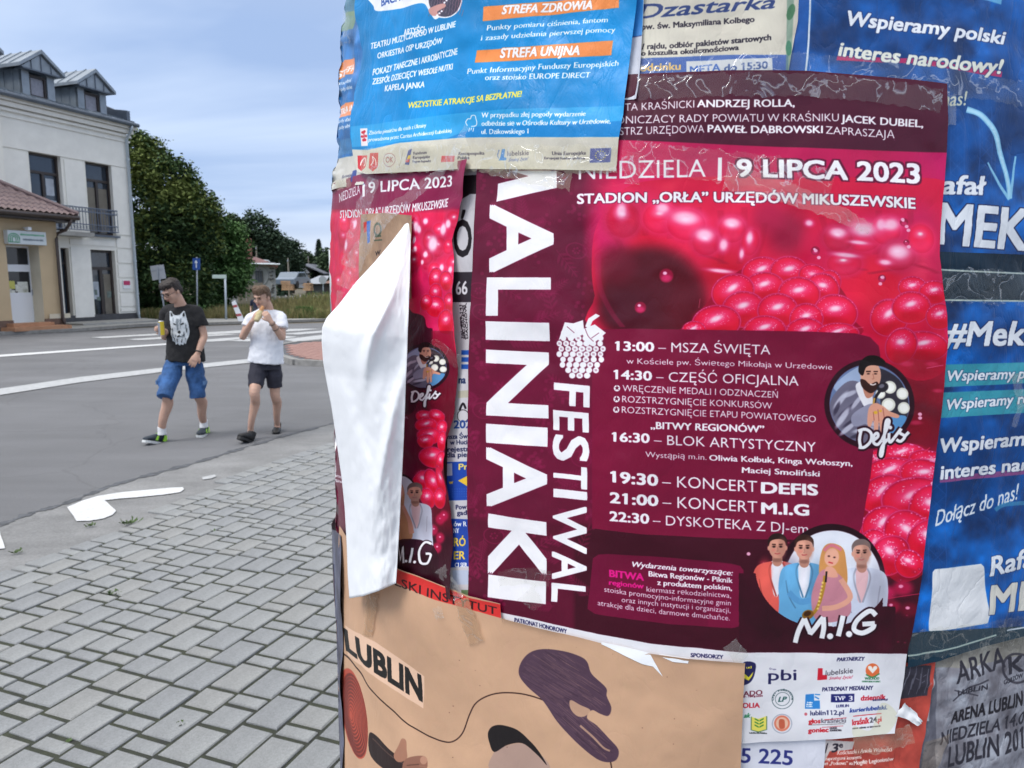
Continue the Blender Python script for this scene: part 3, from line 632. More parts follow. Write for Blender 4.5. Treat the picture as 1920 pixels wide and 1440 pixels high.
def tree(name, base, blobs, n, size, m, label, cat='tree', seed=1, tr=.22, group=None, tip=None, tipf=.0, trunk_h=None):
    root = empty(name, base, label=label, cat=cat, group=group); B = Vector(base)
    bl = [((Vector(c) - B), e) for c, e in blobs]; top = max(bl, key=lambda q: q[0].z)
    V, N = leaves(bl, n, size, seed); mi = None; mats = [m]
    if tip:
        R = np.random.default_rng(seed + 5); zc = V.reshape(-1, 4, 3).mean(1); zz = (zc[:, 2] - zc[:, 2].min()) / np.ptp(zc[:, 2])
        lump = np.sin(zc[:, 0] * 1.3) * np.sin(zc[:, 2] * 1.7 + zc[:, 1]) ; mi = (R.uniform(size=N) < tipf * np.clip(zz * 1.7 - .25, 0, 1.2) * (1 + lump)).astype(int); mats = [m, tip]
    quick_mesh('crown', V, N, m, root, mats, mi)
    mb = MB(); h = trunk_h or top[0].z; c = top[0]
    mb.tube([(0, 0, -.1), (c.x * .15, c.y * .15, h * .35), (c.x * .5, c.y * .5, h * .7), (c.x, c.y, h)], [tr * 1.25, tr, tr * .7, tr * .2], 9)
    for b, e in bl[:7]: mb.tube([(c.x * .15, c.y * .15, h * .3), tuple(b * .6 + Vector((0, 0, h * .15))), tuple(b)], [tr * .5, tr * .32, tr * .08], 6)
    mb.build('trunk', M_bark, root, smooth=True); return root
def blob(x, y, d, rpx, rz=None, ry=None):
    """ellipsoid seen at (x, y), at distance d, horizontal radius given in photo pixels"""
    p = at(x, y, d); r = rpx * d / F_PX; return (p, (r, ry or r, (rz or rpx) * d / F_PX))
g0 = at(330, 600, 37); 
# big lime by the white house
bl = [blob(275, 300, 36.5, 34, 42), blob(318, 345, 36, 42, 46), blob(268, 390, 37, 50, 60), blob(340, 400, 36, 58, 50), blob(300, 460, 36, 66, 58), blob(365, 440, 36.5, 46, 48), blob(275, 530, 36.5, 44, 60), blob(330, 530, 36, 60, 56), blob(385, 400, 36.5, 26, 30), blob(262, 275, 37, 18, 22), blob(350, 355, 36.5, 26, 26), blob(300, 590, 37, 52, 22)]
tree('lime_tree', (g0.x, 37, 0), bl, 46000, .115, ML_lime, 'tall dark lime tree with its yellowish lit top painted in, beside the white house', seed=3, tr=.4, tip=ML_limetip, tipf=.6)
# brighter tree to its right
bl = [blob(425, 455, 41, 32, 38), blob(410, 500, 40.5, 36, 44), blob(442, 500, 41, 26, 34), blob(400, 550, 40, 28, 34), blob(440, 530, 40, 20, 24), blob(392, 440, 41, 14, 20)]
g0 = at(415, 600, 40.5)
tree('young_tree', (g0.x, 40.5, 0), bl, 20000, .12, ML_mid, 'fresh green bushy tree right of the tall lime, behind the street name board', seed=5, tr=.16)
# tall group behind the grey house
bl = [blob(485, 435, 84, 30, 32), blob(462, 460, 84, 22, 26), blob(505, 458, 84, 28, 24), blob(520, 480, 85, 22, 26), blob(480, 480, 84, 26, 24)]
tree('tall_tree', (at(485, 500, 84).x, 84, .5), bl, 16000, .2, ML_dark, 'tall dark airy tree directly behind the red roof of the grey house', seed=7, tr=.4)
bl = [blob(545, 478, 90, 18, 28), blob(535, 500, 90, 22, 24), blob(552, 505, 90, 14, 22)]
tree('tall_tree', (at(545, 520, 90).x, 90, .5), bl, 9000, .2, ML_dark, 'rounded dark tree right of the tallest one, above the distant grey barn', seed=8, tr=.35)
bl = [blob(438, 430, 82, 20, 22), blob(450, 452, 82, 18, 20)]
tree('tall_tree', (at(445, 500, 82).x, 82, .5), bl, 6000, .2, ML_far, 'paler tree top showing between the fresh green tree and the tall dark one', seed=9, tr=.3)
bl = [blob(575, 490, 120, 14, 14), blob(590, 500, 120, 12, 16), blob(565, 505, 120, 12, 12)]
tree('distant_tree', (at(578, 520, 120).x, 120, 1), bl, 5000, .28, ML_far, 'light green distant tree to the left of the pointed fir', seed=10, tr=.3)
bl = [blob(618, 495, 100, 16, 22), blob(630, 510, 100, 18, 24), blob(612, 518, 100, 10, 14)]
tree('distant_tree', (at(620, 530, 100).x, 100, 1), bl, 6000, .24, ML_far, 'round green tree at the right of the pointed fir, next to the white post', seed=11, tr=.3)
def fir(base, h, r, n, size, label, seed):
    root = empty('fir_tree', base, label=label, cat='tree'); R = np.random.default_rng(seed); t = R.uniform(0, 1, n) ** 1.3; z = h * (.05 + .95 * (1 - (1 - t)))
    lay = (np.abs(((z / h * 11) % 1) - .5) * .5 + .75); rr = r * (1 - z / h) * lay * R.uniform(.4, 1.0, n) + .05; a = R.uniform(0, 6.283, n)
    P = np.stack([rr * np.cos(a), rr * np.sin(a), z - rr * .25], 1); out = np.stack([np.cos(a), np.sin(a), -.3 * np.ones(n)], 1); s = size * R.uniform(.6, 1.3, n)[:, None]
    sd_ = np.stack([-np.sin(a), np.cos(a), 0 * a], 1); V = np.stack([P - out * s, P + sd_ * s * .4, P + out * s, P - sd_ * s * .4], 1).reshape(-1, 3)
    quick_mesh('crown', V, n, ML_fir, root); MB().tube([(0, 0, -.2), (0, 0, h * .97)], [r * .07, .02], 7).build('trunk', M_bark, root)
b = at(600, 528, 105); fir((b.x, 105, b.z - .5), at(600, 449, 105).z - b.z + .5, 1.9, 5000, .3, 'pointed dark fir rising above the far sheds', 2)
b = at(532, 548, 70); fir((b.x, 70, b.z - .3), at(532, 490, 70).z - b.z, 1.0, 3500, .2, 'small bluish fir beside the grey house with the red roof', 4)
# far wooded ridge
R_ = np.random.default_rng(77); bl = []
for i in range(70): 
    x = -900 + i * 60; bl.append(blob(x, 522 - 6 * math.sin(i * 1.7) - R_.uniform(0, 8), 210, 42, 20 + R_.uniform(0, 8), 9))
V, N = leaves(bl, 42000, .75, 12); o = quick_mesh('far_wood', V, N, ML_far, None); o['kind'] = 'stuff'
# hedge / undergrowth under the lime and young tree
bl = [blob(x, 592, 35.6 + .5 * math.sin(x), 18, 14, .5) for x in range(250, 400, 14)]
V, N = leaves(bl, 9000, .10, 31); o = quick_mesh('undergrowth', V, N, ML_mid, None); o['kind'] = 'stuff'

# verge: bank of dry grass beyond the far kerb
M_bank = mat('verge_soil', (0.17, 0.155, 0.07), 0.95, scale=.5, col2=(0.10, 0.13, 0.045), detail=8)
vb = [(-26, 33.2), (-19, 33.3), (-9.5, 32.9), (-4, 33.2), (2, 33.6), (8, 34)]
gv, gf = [], []
NXg, NYg = 60, 24
def bank_h(x, y):
    t = max(0, min(1, (y - 33.4) / 9.0)); s = max(0, min(1, (x + 14.5) / 3.0)); q = max(0, min(1, (y - 44) / 10)); return 0.06 + (0.10 + 0.62 * s) * (t * t * (3 - 2 * t)) * (1 - .75 * q) + .04 * math.sin(x * 2 + y)
for j in range(NYg + 1):
    for i in range(NXg + 1):
        x = -22 + 30 * i / NXg; y = 33.3 + 45 * (j / NYg) ** 1.6; gv.append((x, y, bank_h(x, y)))
for j in range(NYg):
    for i in range(NXg): gf.append((j * (NXg + 1) + i, j * (NXg + 1) + i + 1, (j + 1) * (NXg + 1) + i + 1, (j + 1) * (NXg + 1) + i))
mesh_obj('grass_bank', gv, gf, M_bank, kind='structure', smooth=True)
M_dry = mat('dry_grass', (0.26, 0.205, 0.095), 0.85, scale=.35, col2=(0.17, 0.175, 0.06), detail=3, var2=.3, scale2=2)
M_fresh = mat('fresh_grass', (0.085, 0.14, 0.035), 0.85, var=.3, scale=.6)
def blades(n, box, hmin, hmax, w_, m, seed, name, sel=None):
    R = np.random.default_rng(seed); x = R.uniform(box[0], box[1], n); y = box[2] + (box[3] - box[2]) * R.uniform(0, 1, n) ** 1.5
    if sel is not None: k = sel(x, y, R); x, y = x[k], y[k]; n = len(x)
    z = np.array([bank_h(a, b_) for a, b_ in zip(x, y)]) - .02; h = R.uniform(hmin, hmax, n); a = R.uniform(0, 6.28, n); dx_, dy_ = np.cos(a) * w_, np.sin(a) * w_; lx, ly = R.normal(0, .14, n) * h * 2, R.normal(0, .14, n) * h * 2
    V = np.stack([np.stack([x - dx_, y - dy_, z], 1), np.stack([x + dx_, y + dy_, z], 1), np.stack([x + dx_ * .4 + lx, y + dy_ * .4 + ly, z + h], 1), np.stack([x - dx_ * .4 + lx, y - dy_ * .4 + ly, z + h], 1)], 1).reshape(-1, 3)
    o = quick_mesh(name, V, n, m, None); o['kind'] = 'stuff'; return o
blades(26000, (-20, 3, 33.35, 41), .18, .52, .016, M_dry, 1, 'dry_grass')
blades(9000, (-20, 3, 33.35, 44), .15, .5, .02, M_fresh, 2, 'green_grass', sel=lambda x, y, R: R.uniform(size=len(x)) < .15 + .85 * ((np.sin(x * .9 + 1) * np.sin(y * .7) > .35) | (y > 39)))
blades(2600, (-10.5, -9.3, 33.8, 34.8), .3, .55, .03, M_fresh, 3, 'weed_clump', sel=lambda x, y, R: np.hypot(x + 9.6, y - 34.3) < .35)

# ---- grey house with a red hipped roof
M_galv = mat('galvanised_post', (0.32, 0.36, 0.41), .5, metal=.3, var=.08, scale=6)
M_block = mat('grey_render', (0.22, 0.23, 0.245), 0.92, var=.2, scale=1.6, detail=9, var2=.15, scale2=.5)
M_redroof = mat('red_sheet_roof', (0.15, 0.06, 0.05), 0.6, var=.2, scale=1)
def house(name, wl, wr, yb, yt, d, m, label, roof=None, ry=None, depth=7, skew=.5, cat='house'):
    a = at(wl, yb, d); b = at(wr, yb, d); top = at(wr, yt, d).z; root = empty(name, (a.x, d, a.z - .4), label=label, cat=cat); W_ = b.x - a.x; H_ = top - a.z + .4
    MB().prism([(0, 0, 0), (W_, 0, 0), (W_ - depth * .36, depth, 0), (-depth * skew, depth * .55, 0)], (0, 0, 0), (0, 0, H_)).build('wall', m, root)
    return root, W_, H_
r_, W_, H_ = house('grey_house', 471, 520, 596, 492, 52, M_block, 'grey rendered house with red sheet roof behind the verge', depth=8, skew=.55)
a = -.4
MB().add([(-.35, -.45, H_ + .1), (W_ + .35, -.45, H_ - .22), (W_ - 2.6, 8.4, H_ - .1), (-5.0, 4.6, H_ + .05), (-.6, 3.2, H_ + .50), (-.35, -.45, H_ - .02), (W_ + .35, -.45, H_ - .34), (W_ - 2.6, 8.4, H_ - .3), (-5, 4.6, H_ - .1)], [(0, 1, 4), (1, 2, 4), (2, 3, 4), (3, 0, 4), (0, 5, 6, 1), (3, 8, 5, 0), (1, 6, 7, 2), (5, 8, 7, 6)]).build('roof', M_redroof, r_)
MB().tube([(-.4, -.5, H_ - .08), (W_ + .5, -.5, H_ - .14)], .06, 6).tube([(-.4, -.5, H_ - .1), (-.62, -.3, H_ - .32), (-.5, -.12, H_ - .6), (-.05, -.1, 0.6)], .045, 6).build('gutter', M_pipe, r_)
MB().box((-1.2, 3.6, H_ + 1.2), (.35, .35, 1.3)).build('chimney', mat('brick_red', (.20, .09, .07), .9, var=.2, scale=6), r_)
wf = MB().box((W_ * .38, -.04, H_ - 1.05), (.5, .08, .95)).build('window', M_plinth, r_)
MB().box((W_ * .38, -.09, H_ - 1.05), (.42, .03, .86)).build('pane', M_glass, wf)
for sx in (-.13, .13): MB().box((W_ * .38 + sx * .6, -.115, H_ - 1.05), (.02, .02, .86)).build('window_bar', M_plinth, wf)
rr = [(W_ * .38 + .62 * math.cos(t), -.03, H_ - .95 + .62 * math.sin(t)) for t in np.linspace(0, 6.283, 25)]; MB().tube(rr, .03, 5, cap=False).build('round_moulding', mat('pale_render', (.30, .31, .33), .9), r_)
for k in range(60):
    z = rng.uniform(.3, H_ - .2); MB().box((W_ - rng.uniform(.08, .4), -.02, z), (rng.uniform(.10, .18), .04, .08)).build('rubble_stone', M_concrete if k % 2 else M_plinth, r_)
wf = MB().box((-.9, .9, 2.2), (.02, .02, .02)); 
ob = MB().prism([(0, -1.5, 0), (-3.2, -1.2, 0), (-3.2, -1.15, 0), (0, -1.4, 0)], (0, 0, 0), (0, 0, 1.9)).build('shed_wall', M_block, r_)
# timber fence before the house
M_wood = mat('weathered_boards', (0.20, 0.18, 0.15), .9, var=.25, scale=6)
fr = empty('board_fence', (at(450, 590, 44).x, 44, bank_h(-15, 44)), label='weathered board fence in front of the grey house', cat='fence')
for i in range(9): MB().box((i * .17, rng.uniform(-.01, .01), .75), (.15, .025, 1.5 + rng.uniform(-.06, .06))).build('board', M_wood, fr)
for z in (.4, 1.15): MB().box((.7, .03, z), (1.6, .04, .09)).build('rail', M_wood, fr)

# ---- rubble, planks and car in the far yard
M_stone = mat('yard_rubble', (0.34, 0.33, 0.32), .9, var=.4, scale=1.5)
M_orange = mat('raw_planks', (0.42, 0.26, 0.15), .85, var=.3, scale=3)
ys = MB()
R_ = random.Random(5)
p0 = at(525, 566, 60); p1 = at(620, 566, 60)
for k in range(260):
    x = p0.x + (p1.x - p0.x) * R_.random(); y = 60 + R_.uniform(-2, 2); s = R_.uniform(.12, .45); z = p0.z + R_.uniform(-.3, .25)
    M_ = Matrix.Translation((x, y, z)) @ Matrix.Rotation(R_.uniform(0, 3), 4, Vector((R_.random(), R_.random(), 1))); ys.box((0, 0, 0), (s * 1.6, s, s * .7), M_)
ys.build('yard_rubble', M_stone, None, kind='stuff')
b = at(529, 540, 62)
lum = empty('plank_stack', (b.x, 62, b.z - .2), label='stack of raw orange planks in the far yard, right of the grey house', cat='timber')
for j in range(6):
    for i in range(3): MB().box((.45 + rng.uniform(-.06, .06), i * .3, .08 + j * .13), (.95, .26, .10)).build('plank', M_orange, lum)
b = at(566, 541, 62)
lum2 = empty('plank_stack', (b.x, 62.5, b.z - .2), label='shorter stack of raw planks beside the dark shed', cat='timber')
for j in range(5):
    for i in range(3): MB().box((.3 + rng.uniform(-.06, .06), i * .3, .08 + j * .13), (.6, .26, .10)).build('plank', M_orange, lum2)
def far_car(px_, py_, d, colr, label):
    b = at(px_, py_, d); r = empty('parked_car', (b.x, d, b.z), 1.5, label=label, cat='car'); m = mat('car_paint', colr, .3, coat=.5)
    prof = [(-2.1, .35), (-2.1, .8), (-1.5, .95), (-.9, 1.38), (.6, 1.42), (1.3, .98), (2.0, .85), (2.15, .4)]
    MB().prism([(x, -.8, z) for x, z in prof], (0, -.8, 0), (0, .8, 0)).build('body', m, r, bevel=.05)
    MB().prism([(x, -.83, z) for x, z in ((-1.25, .98), (-.8, 1.30), (.5, 1.33), (1.0, 1.0))], (0, -.83, 0), (0, .83, 0)).build('side_window', M_glass, r)
    for x in (-1.3, 1.3):
        for y in (-.74, .74): wv = MB().tube([(x, y - .09, .33), (x, y + .09, .33)], .33, 14).build('wheel', mat('tyre', (.02, .02, .02), .8), r)
    return r
far_car(551, 541, 64, (.13, .17, .22), 'blue-grey car parked among the plank stacks')
# distant grey barn, dark shed and house
r_, W_, H_ = house('grey_barn', 553, 578, 534, 512, 96, mat('barn_wall', (.26, .28, .31), .9, var=.1, scale=.5), 'distant grey gabled barn with a small white window', depth=9, skew=.1, cat='barn')
MB().prism([(-.3, -.2, H_), (W_ + .3, -.2, H_), (W_ * .62, -.2, H_ + 1.1)], (0, 0, 0), (0, .15, 0)).build('gable', bpy.data.materials['barn_wall'], r_)
MB().prism([(W_ * .62, -.4, H_ + 1.25), (W_ * .62, -.4, H_ + 1.1), (-.5, -.4, H_ - .15), (-.5, -.4, H_)], (0, 0, 0), (0, 9, 0)).prism([(W_ * .62, -.4, H_ + 1.25), (W_ * .62, -.4, H_ + 1.1), (W_ + 2.2, -.4, H_ - .15), (W_ + 2.2, -.4, H_)], (0, 0, 0), (0, 9, 0)).build('roof', mat('slate_roof', (.14, .15, .18), .6, var=.1, scale=1), r_)
wf = MB().box((W_ * .66, -.25, H_ + .15), (.5, .1, .7)).build('window', M_upvc, r_); MB().box((W_ * .66, -.32, H_ + .15), (.34, .03, .5)).build('pane', M_glass, wf)
r_, W_, H_ = house('dark_shed', 575, 640, 561, 530, 68, mat('shed_boards', (.075, .062, .060), .85, var=.3, scale=2), 'long dark shed with a lean-to roof behind the dry verge', depth=5, skew=0, cat='shed')
MB().add([(-.4, -.5, H_ - .1), (W_ * .55, -.5, H_ - .1), (W_ * .5, 2.4, H_ + .65), (.6, 2.4, H_ + .65)], [(0, 1, 2, 3)]).add([(-.4, 5.2, H_ - .1), (W_ + .4, 5.2, H_ - .1), (W_ * .9, 2.4, H_ + .45), (.6, 2.4, H_ + .65)], [(3, 2, 1, 0)]).build('roof', mat('pale_sheet_roof', (.28, .30, .33), .5, var=.1, scale=1), r_)
MB().add([(W_ * .55, -.5, H_ - .05), (W_ + .4, -.5, H_ - .05), (W_ + .4, 2.4, H_ + .3), (W_ * .5, 2.4, H_ + .3)], [(0, 1, 2, 3)]).build('lean_to_roof', mat('rust_roof', (.20, .11, .08), .7, var=.2, scale=1), r_)
x = 0
while x < W_: MB().box((x, -.04, H_ / 2), (.09, .06, H_ - .1)).build('board', bpy.data.materials['shed_boards'], r_); x += .45
MB().box((1.2, -.06, H_ * .45), (1.1, .05, H_ * .8)).build('shed_door', M_plinth, r_)
# utility poles
for (x, yt, yb, d, lb) in ((543, 484, 560, 66, 'thin wooden pole right of the small bluish fir'), (580, 480, 535, 110, 'faint distant pole left of the pointed fir'), (483, 462, 520, 80, 'pale pole in front of the tall dark tree')):
    b = at(x, yb, d); t = at(x, yt, d); e = empty('utility_pole', (b.x, d, b.z - .4), label=lb, cat='pole'); hh = t.z - b.z + .4
    MB().tube([(0, 0, 0), (0, 0, hh)], [.10, .07], 8).build('shaft', M_wood, e); MB().tube([(0, -.12, hh - .3), (0, -.12, hh - .1)], .04, 6).build('insulator', M_galv, e)
b = at(497, 500, 78); e = empty('street_lamp', (b.x, 78, 0), label='curved pale street lamp above the red roof', cat='lamp'); hh = at(497, 487, 78).z
MB().tube([(0.7, 0, 0), (0.7, 0, hh - .6), (.4, 0, hh - .1), (-.5, 0, hh)], .06, 6).build('shaft', M_pipe, e); MB().box((-.8, 0, hh), (.6, .2, .12)).build('lamp_head', M_pipe, e)
# boulders / low stone wall beside the house
b = at(525, 575, 56); lw = MB()
e = empty('rubble_wall', (b.x, 56, b.z - .5), label='low rough stone wall between the grey house and the dark shed', cat='wall')
for j in range(4):
    x = 0
    while x < 3.6: ww = rng.uniform(.25, .5); MB().box((x + ww / 2, rng.uniform(-.04, .04), .12 + j * .22), (ww - .03, .4, .19), None).build('stone', M_concrete if rng.random() < .6 else M_plinth, e, bevel=.02); x += ww

# ---- street furniture on the far side
M_back = mat('sign_back', (0.33, 0.36, 0.40), .45, metal=.2, var=.06, scale=6)
M_blue = mat('sign_blue', (0.015, 0.07, 0.30), .45)
def px_post(root, pts, d, r, name='post', m=M_galv):
    P = [at(x, y, d) - root.location for x, y in pts]; return MB().tube(P, r, 10).build(name, m, root, smooth=True)
b = ground(311, 604); e = empty('road_sign', (b.x, 30, 0.1), label='leaning road sign seen from its grey back, behind the man in black', cat='sign')
Pq = [at(x, y, 30) - e.location for x, y in ((281, 499), (306, 496), (311, 522), (286, 526))]
MB().prism([Pq[0], Pq[1], Pq[2], Pq[3]], (0, 0, 0), (0, .03, 0)).build('sign_plate', M_back, e)
px_post(e, ((295, 497), (303, 550), (313, 606)), 30.1, .035)
MB().prism([Pq[0].lerp(Pq[3], .25) + Vector((.05, -.015, 0)), Pq[1].lerp(Pq[2], .25) + Vector((-.05, -.015, 0)), Pq[1].lerp(Pq[2], .33) + Vector((-.05, -.015, 0)), Pq[0].lerp(Pq[3], .33) + Vector((.05, -.015, 0))], (0, 0, 0), (0, .02, 0)).build('mounting_rail', M_galv, e)
MB().box(tuple(Pq[0].lerp(Pq[2], .5) + Vector((0, -.03, 0))), (.05, .03, .42)).build('mounting_clamp', M_galv, e)
e = empty('one_way_sign', (at(369, 604, 33).x, 33, .1), label='narrow blue sign with a white upward arrow on a thin post', cat='sign')
Pq = [at(x, y, 33) - e.location for x, y in ((361, 484), (375, 484), (375, 506), (361, 506))]
pl = MB().prism(Pq, (0, 0, 0), (0, .03, 0)).build('sign_plate', M_blue, e); c = sum(Pq, Vector()) / 4 + Vector((0, -.01, 0)); q = .018
MB().prism([c + Vector((a * 1, 0, b_)) for a, b_ in ((-.02, -.17), (.02, -.17), (.02, .05), (.07, .05), (0, .18), (-.07, .05), (-.02, .05))], (0, 0, 0), (0, .008, 0)).build('arrow_mark', M_upvc, pl)
px_post(e, ((369, 482), (370, 608)), 33.05, .03)
b = at(421, 604, 33); e = empty('street_name_board', (b.x, 32.5, .1), label='pale green-grey street name board on an L-shaped post, blank side', cat='sign')
px_post(e, ((422, 517), (424, 600)), 32.5, .045, m=M_pipe); Pq = [at(x, y, 32.45) - e.location for x, y in ((398, 515), (424, 515), (424, 522), (398, 522))]
MB().prism(Pq, (0, 0, 0), (0, .04, 0)).build('name_plate', mat('name_plate', (.45, .55, .52), .5), e)
e = empty('hazard_board', (at(447, 607, 31).x, 31, .1), label='leaning red and white hazard board on the far kerb', cat='hazard board')
A_, B_, C_, D_ = [at(x, y, 31) - e.location for x, y in ((434, 567), (440, 563), (459, 603), (449, 607))]
MB().prism([A_, B_, C_, D_], (0, 0, 0), (0, .05, 0)).build('board', M_upvc, e)
for t in (.14, .55):
    p = [A_.lerp(D_, t), B_.lerp(C_, t + .06), B_.lerp(C_, t + .17), A_.lerp(D_, t + .11)]; p = [x + Vector((0, -.006, 0)) for x in p]; MB().prism(p, (0, 0, 0), (0, .004, 0)).build('red_stripe', mat('hazard_red', (.36, .08, .09), .7) if t == .14 else bpy.data.materials['hazard_red'], e)
MB().box(tuple((C_ + D_) / 2 + Vector((0, 0, -.08))), (.75, .35, .10)).build('foot', M_plinth, e)
b = ground(624, 604); e = empty('lamp_post', (at(624, 603, 30).x, 30, 0), label='slim white post rising beside the poster column edge', cat='post')
MB().tube([(0, 0, 0), (0, 0, at(624, 468, 30).z)], .075, 12).build('shaft', mat('white_post', (.55, .60, .62), .5), e, smooth=True)
MB().tube([(0, 0, 0), (0, 0, .3)], .12, 12).build('base', M_galv, e)
e = empty('round_sign', (at(605, 560, 50).x, 50, .8), label='small octagonal grey sign on a short post before the dark shed', cat='sign')
c = at(605, 525, 50) - e.location; MB().prism([(c.x + .28 * math.cos(t), c.y, c.z + .28 * math.sin(t)) for t in np.linspace(.39, 6.28 + .39, 9)[:-1]], (0, 0, 0), (0, .03, 0)).build('sign_plate', M_back, e)
MB().tube([(c.x, c.y + .06, -.3), (c.x, c.y + .06, c.z + .2)], .03, 8).build('post', M_galv, e)
# ================================================================ people
M_skin = mat('skin', (0.50, 0.31, 0.235), 0.55, var=.08, scale=14); M_skin.node_tree.nodes['Principled BSDF'].inputs['Subsurface Weight'].default_value = .12
M_skin.node_tree.nodes['Principled BSDF'].inputs['Subsurface Radius'].default_value = (.01, .005, .003)
M_hairb = mat('dark_hair', (0.022, 0.015, 0.013), 0.6, var=.4, scale=60)
M_hairl = mat('light_brown_hair', (0.105, 0.062, 0.036), 0.6, var=.35, scale=60)
M_black = mat('black_cotton', (0.010, 0.010, 0.012), 0.9, var=.2, scale=30, bump=.3, bscale=30)
M_whitet = mat('white_cotton', (0.70, 0.72, 0.78), 0.9, var=.03, scale=10, bump=.4, bscale=14)
M_denim = mat('blue_denim', (0.035, 0.105, 0.27), 0.85, var=.35, scale=14, detail=6, var2=.3, scale2=5, bump=.3, bscale=60)
M_navy = mat('dark_shorts', (0.022, 0.022, 0.036), 0.85, var=.15, scale=12, bump=.3, bscale=30)
M_shoeb = mat('black_shoe', (0.010, 0.010, 0.011), 0.6, var=.2, scale=20)
M_shoen = mat('navy_trainer', (0.012, 0.022, 0.035), 0.6, var=.3, scale=20)
M_neon = mat('neon_green', (0.30, 0.62, 0.04), 0.5)
M_sole = mat('white_sole', (0.60, 0.62, 0.62), 0.6)
M_sock = mat('white_sock', (0.65, 0.66, 0.68), 0.9)
M_band = mat('black_band', (0.012, 0.012, 0.013), 0.5)
M_lips = mat('lips', (0.36, 0.14, 0.12), .5)
M_eye = mat('eye', (0.03, 0.02, 0.015), .3)

def loft(mb, pts, rad, n=14, side=None):
    """smooth tube through points with elliptical sections: rad = [(across, deep)], side = direction of 'across'"""
    P = [Vector(p) for p in pts]; out = []; R_ = []; K = 4
    for i in range(len(P) - 1):
        p0 = P[max(i - 1, 0)]; p1 = P[i]; p2 = P[i + 1]; p3 = P[min(i + 2, len(P) - 1)]
        for k in range(K):
            t = k / K; out.append(.5 * ((2 * p1) + (p2 - p0) * t + (2 * p0 - 5 * p1 + 4 * p2 - p3) * t * t + (3 * p1 - p0 - 3 * p2 + p3) * t ** 3))
            s = t * t * (3 - 2 * t) * .5 + t * .5; R_.append((rad[i][0] * (1 - s) + rad[i + 1][0] * s, rad[i][1] * (1 - s) + rad[i + 1][1] * s))
    out.append(P[-1]); R_.append(rad[-1]); v, f = [], []; m = len(out)
    sd_ = Vector(side or (1, 0, 0))
    for i, p in enumerate(out):
        t = (out[min(i + 1, m - 1)] - out[max(i - 1, 0)]).normalized(); a = (sd_ - t * sd_.dot(t)); a.normalize(); b = t.cross(a)
        for k in range(n): q = 2 * math.pi * k / n; v.append(p + a * R_[i][0] * math.cos(q) + b * R_[i][1] * math.sin(q))
    for i in range(m - 1):
        for k in range(n): k2 = (k + 1) % n; f.append((i * n + k, i * n + k2, (i + 1) * n + k2, (i + 1) * n + k))
    f.append(tuple(range(n - 1, -1, -1))); f.append(tuple((m - 1) * n + k for k in range(n))); mb.add(v, f); return mb
def ball(mb, c, r, M=None, n=12):
    v, f = [], []
    for i in range(n + 1):
        th = math.pi * i / n
        for k in range(n * 2): ph = math.pi * k / n; q = Vector((r[0] * math.sin(th) * math.cos(ph), r[1] * math.sin(th) * math.sin(ph), r[2] * math.cos(th))); v.append((M @ q if M else q) + Vector(c))
    for i in range(n):
        for k in range(2 * n): k2 = (k + 1) % (2 * n); f.append((i * 2 * n + k, (i + 1) * 2 * n + k, (i + 1) * 2 * n + k2, i * 2 * n + k2))
    mb.add(v, f); return mb
def fuse(mb, name, m, root, vox=.008, sm=6, disp=None):
    """union of overlapping shapes as one continuous smooth surface"""
    o = mb.build(name, m, root); fix_normals(o)
    r = o.modifiers.new('r', 'REMESH'); r.mode = 'VOXEL'; r.voxel_size = vox; r.use_smooth_shade = True
    s = o.modifiers.new('s', 'SMOOTH'); s.iterations = sm; s.factor = .5
    if disp:
        tx = bpy.data.textures.new('cloth_folds', 'CLOUDS'); tx.noise_scale = disp[1]; tx.noise_depth = 2
        d = o.modifiers.new('d', 'DISPLACE'); d.texture = tx; d.strength = disp[0]; d.mid_level = .5; d.texture_coords = 'LOCAL'
    dg = bpy.context.evaluated_depsgraph_get(); me = bpy.data.meshes.new_from_object(o.evaluated_get(dg)); old = o.data; o.modifiers.clear(); o.data = me; me.name = name
    if not me.materials: me.materials.append(m)
    return o
def hand(mb, wrist, palm_end, up, spread, curl, s=1.0, thumb=1):
    """palm and five unequal bent fingers; up = back of the hand, fingers curl away from it"""
    W_ = Vector(wrist); E_ = Vector(palm_end); d = (E_ - W_).normalized(); up = (Vector(up) - d * Vector(up).dot(d)).normalized(); sd_ = d.cross(up) * thumb
    loft(mb, [W_ - d * .015, W_ + d * .03, W_ + d * .06 * s, W_ + d * .092 * s], [(.026 * s, .019 * s), (.033 * s, .017 * s), (.041 * s, .015 * s), (.038 * s, .012 * s)], 12, side=sd_)
    for k, (o, L) in enumerate(((-.031, .066), (-.0105, .076), (.0105, .071), (.031, .056))):
        p = W_ + d * .085 * s + sd_ * (-o) * s; pts = [p - d * .02]; dd = (d + sd_ * (-o) * spread * 6).normalized(); a = 0
        for j, fr in enumerate((.45, .32, .23)):
            a += curl; q = (dd * math.cos(a) - up * math.sin(a)); p = p + q * (L * fr * s); pts.append(p)
        loft(mb, pts, [(.0095 * s, .0095 * s), (.0092 * s, .009 * s), (.0085 * s, .0082 * s), (.007 * s, .007 * s)], 8, side=sd_)
    p = W_ + d * .03 * s + sd_ * .028 * s; pts = [p - sd_ * .01, p]; q = (d * .75 + sd_ * .65 - up * .2).normalized(); p = p + q * .038 * s; pts.append(p); q = (d * .9 + sd_ * .2 - up * .45).normalized(); p = p + q * .032 * s; pts.append(p)
    loft(mb, pts, [(.012 * s, .012 * s), (.013 * s, .012 * s), (.011 * s, .0105 * s), (.008 * s, .008 * s)], 8, side=up)
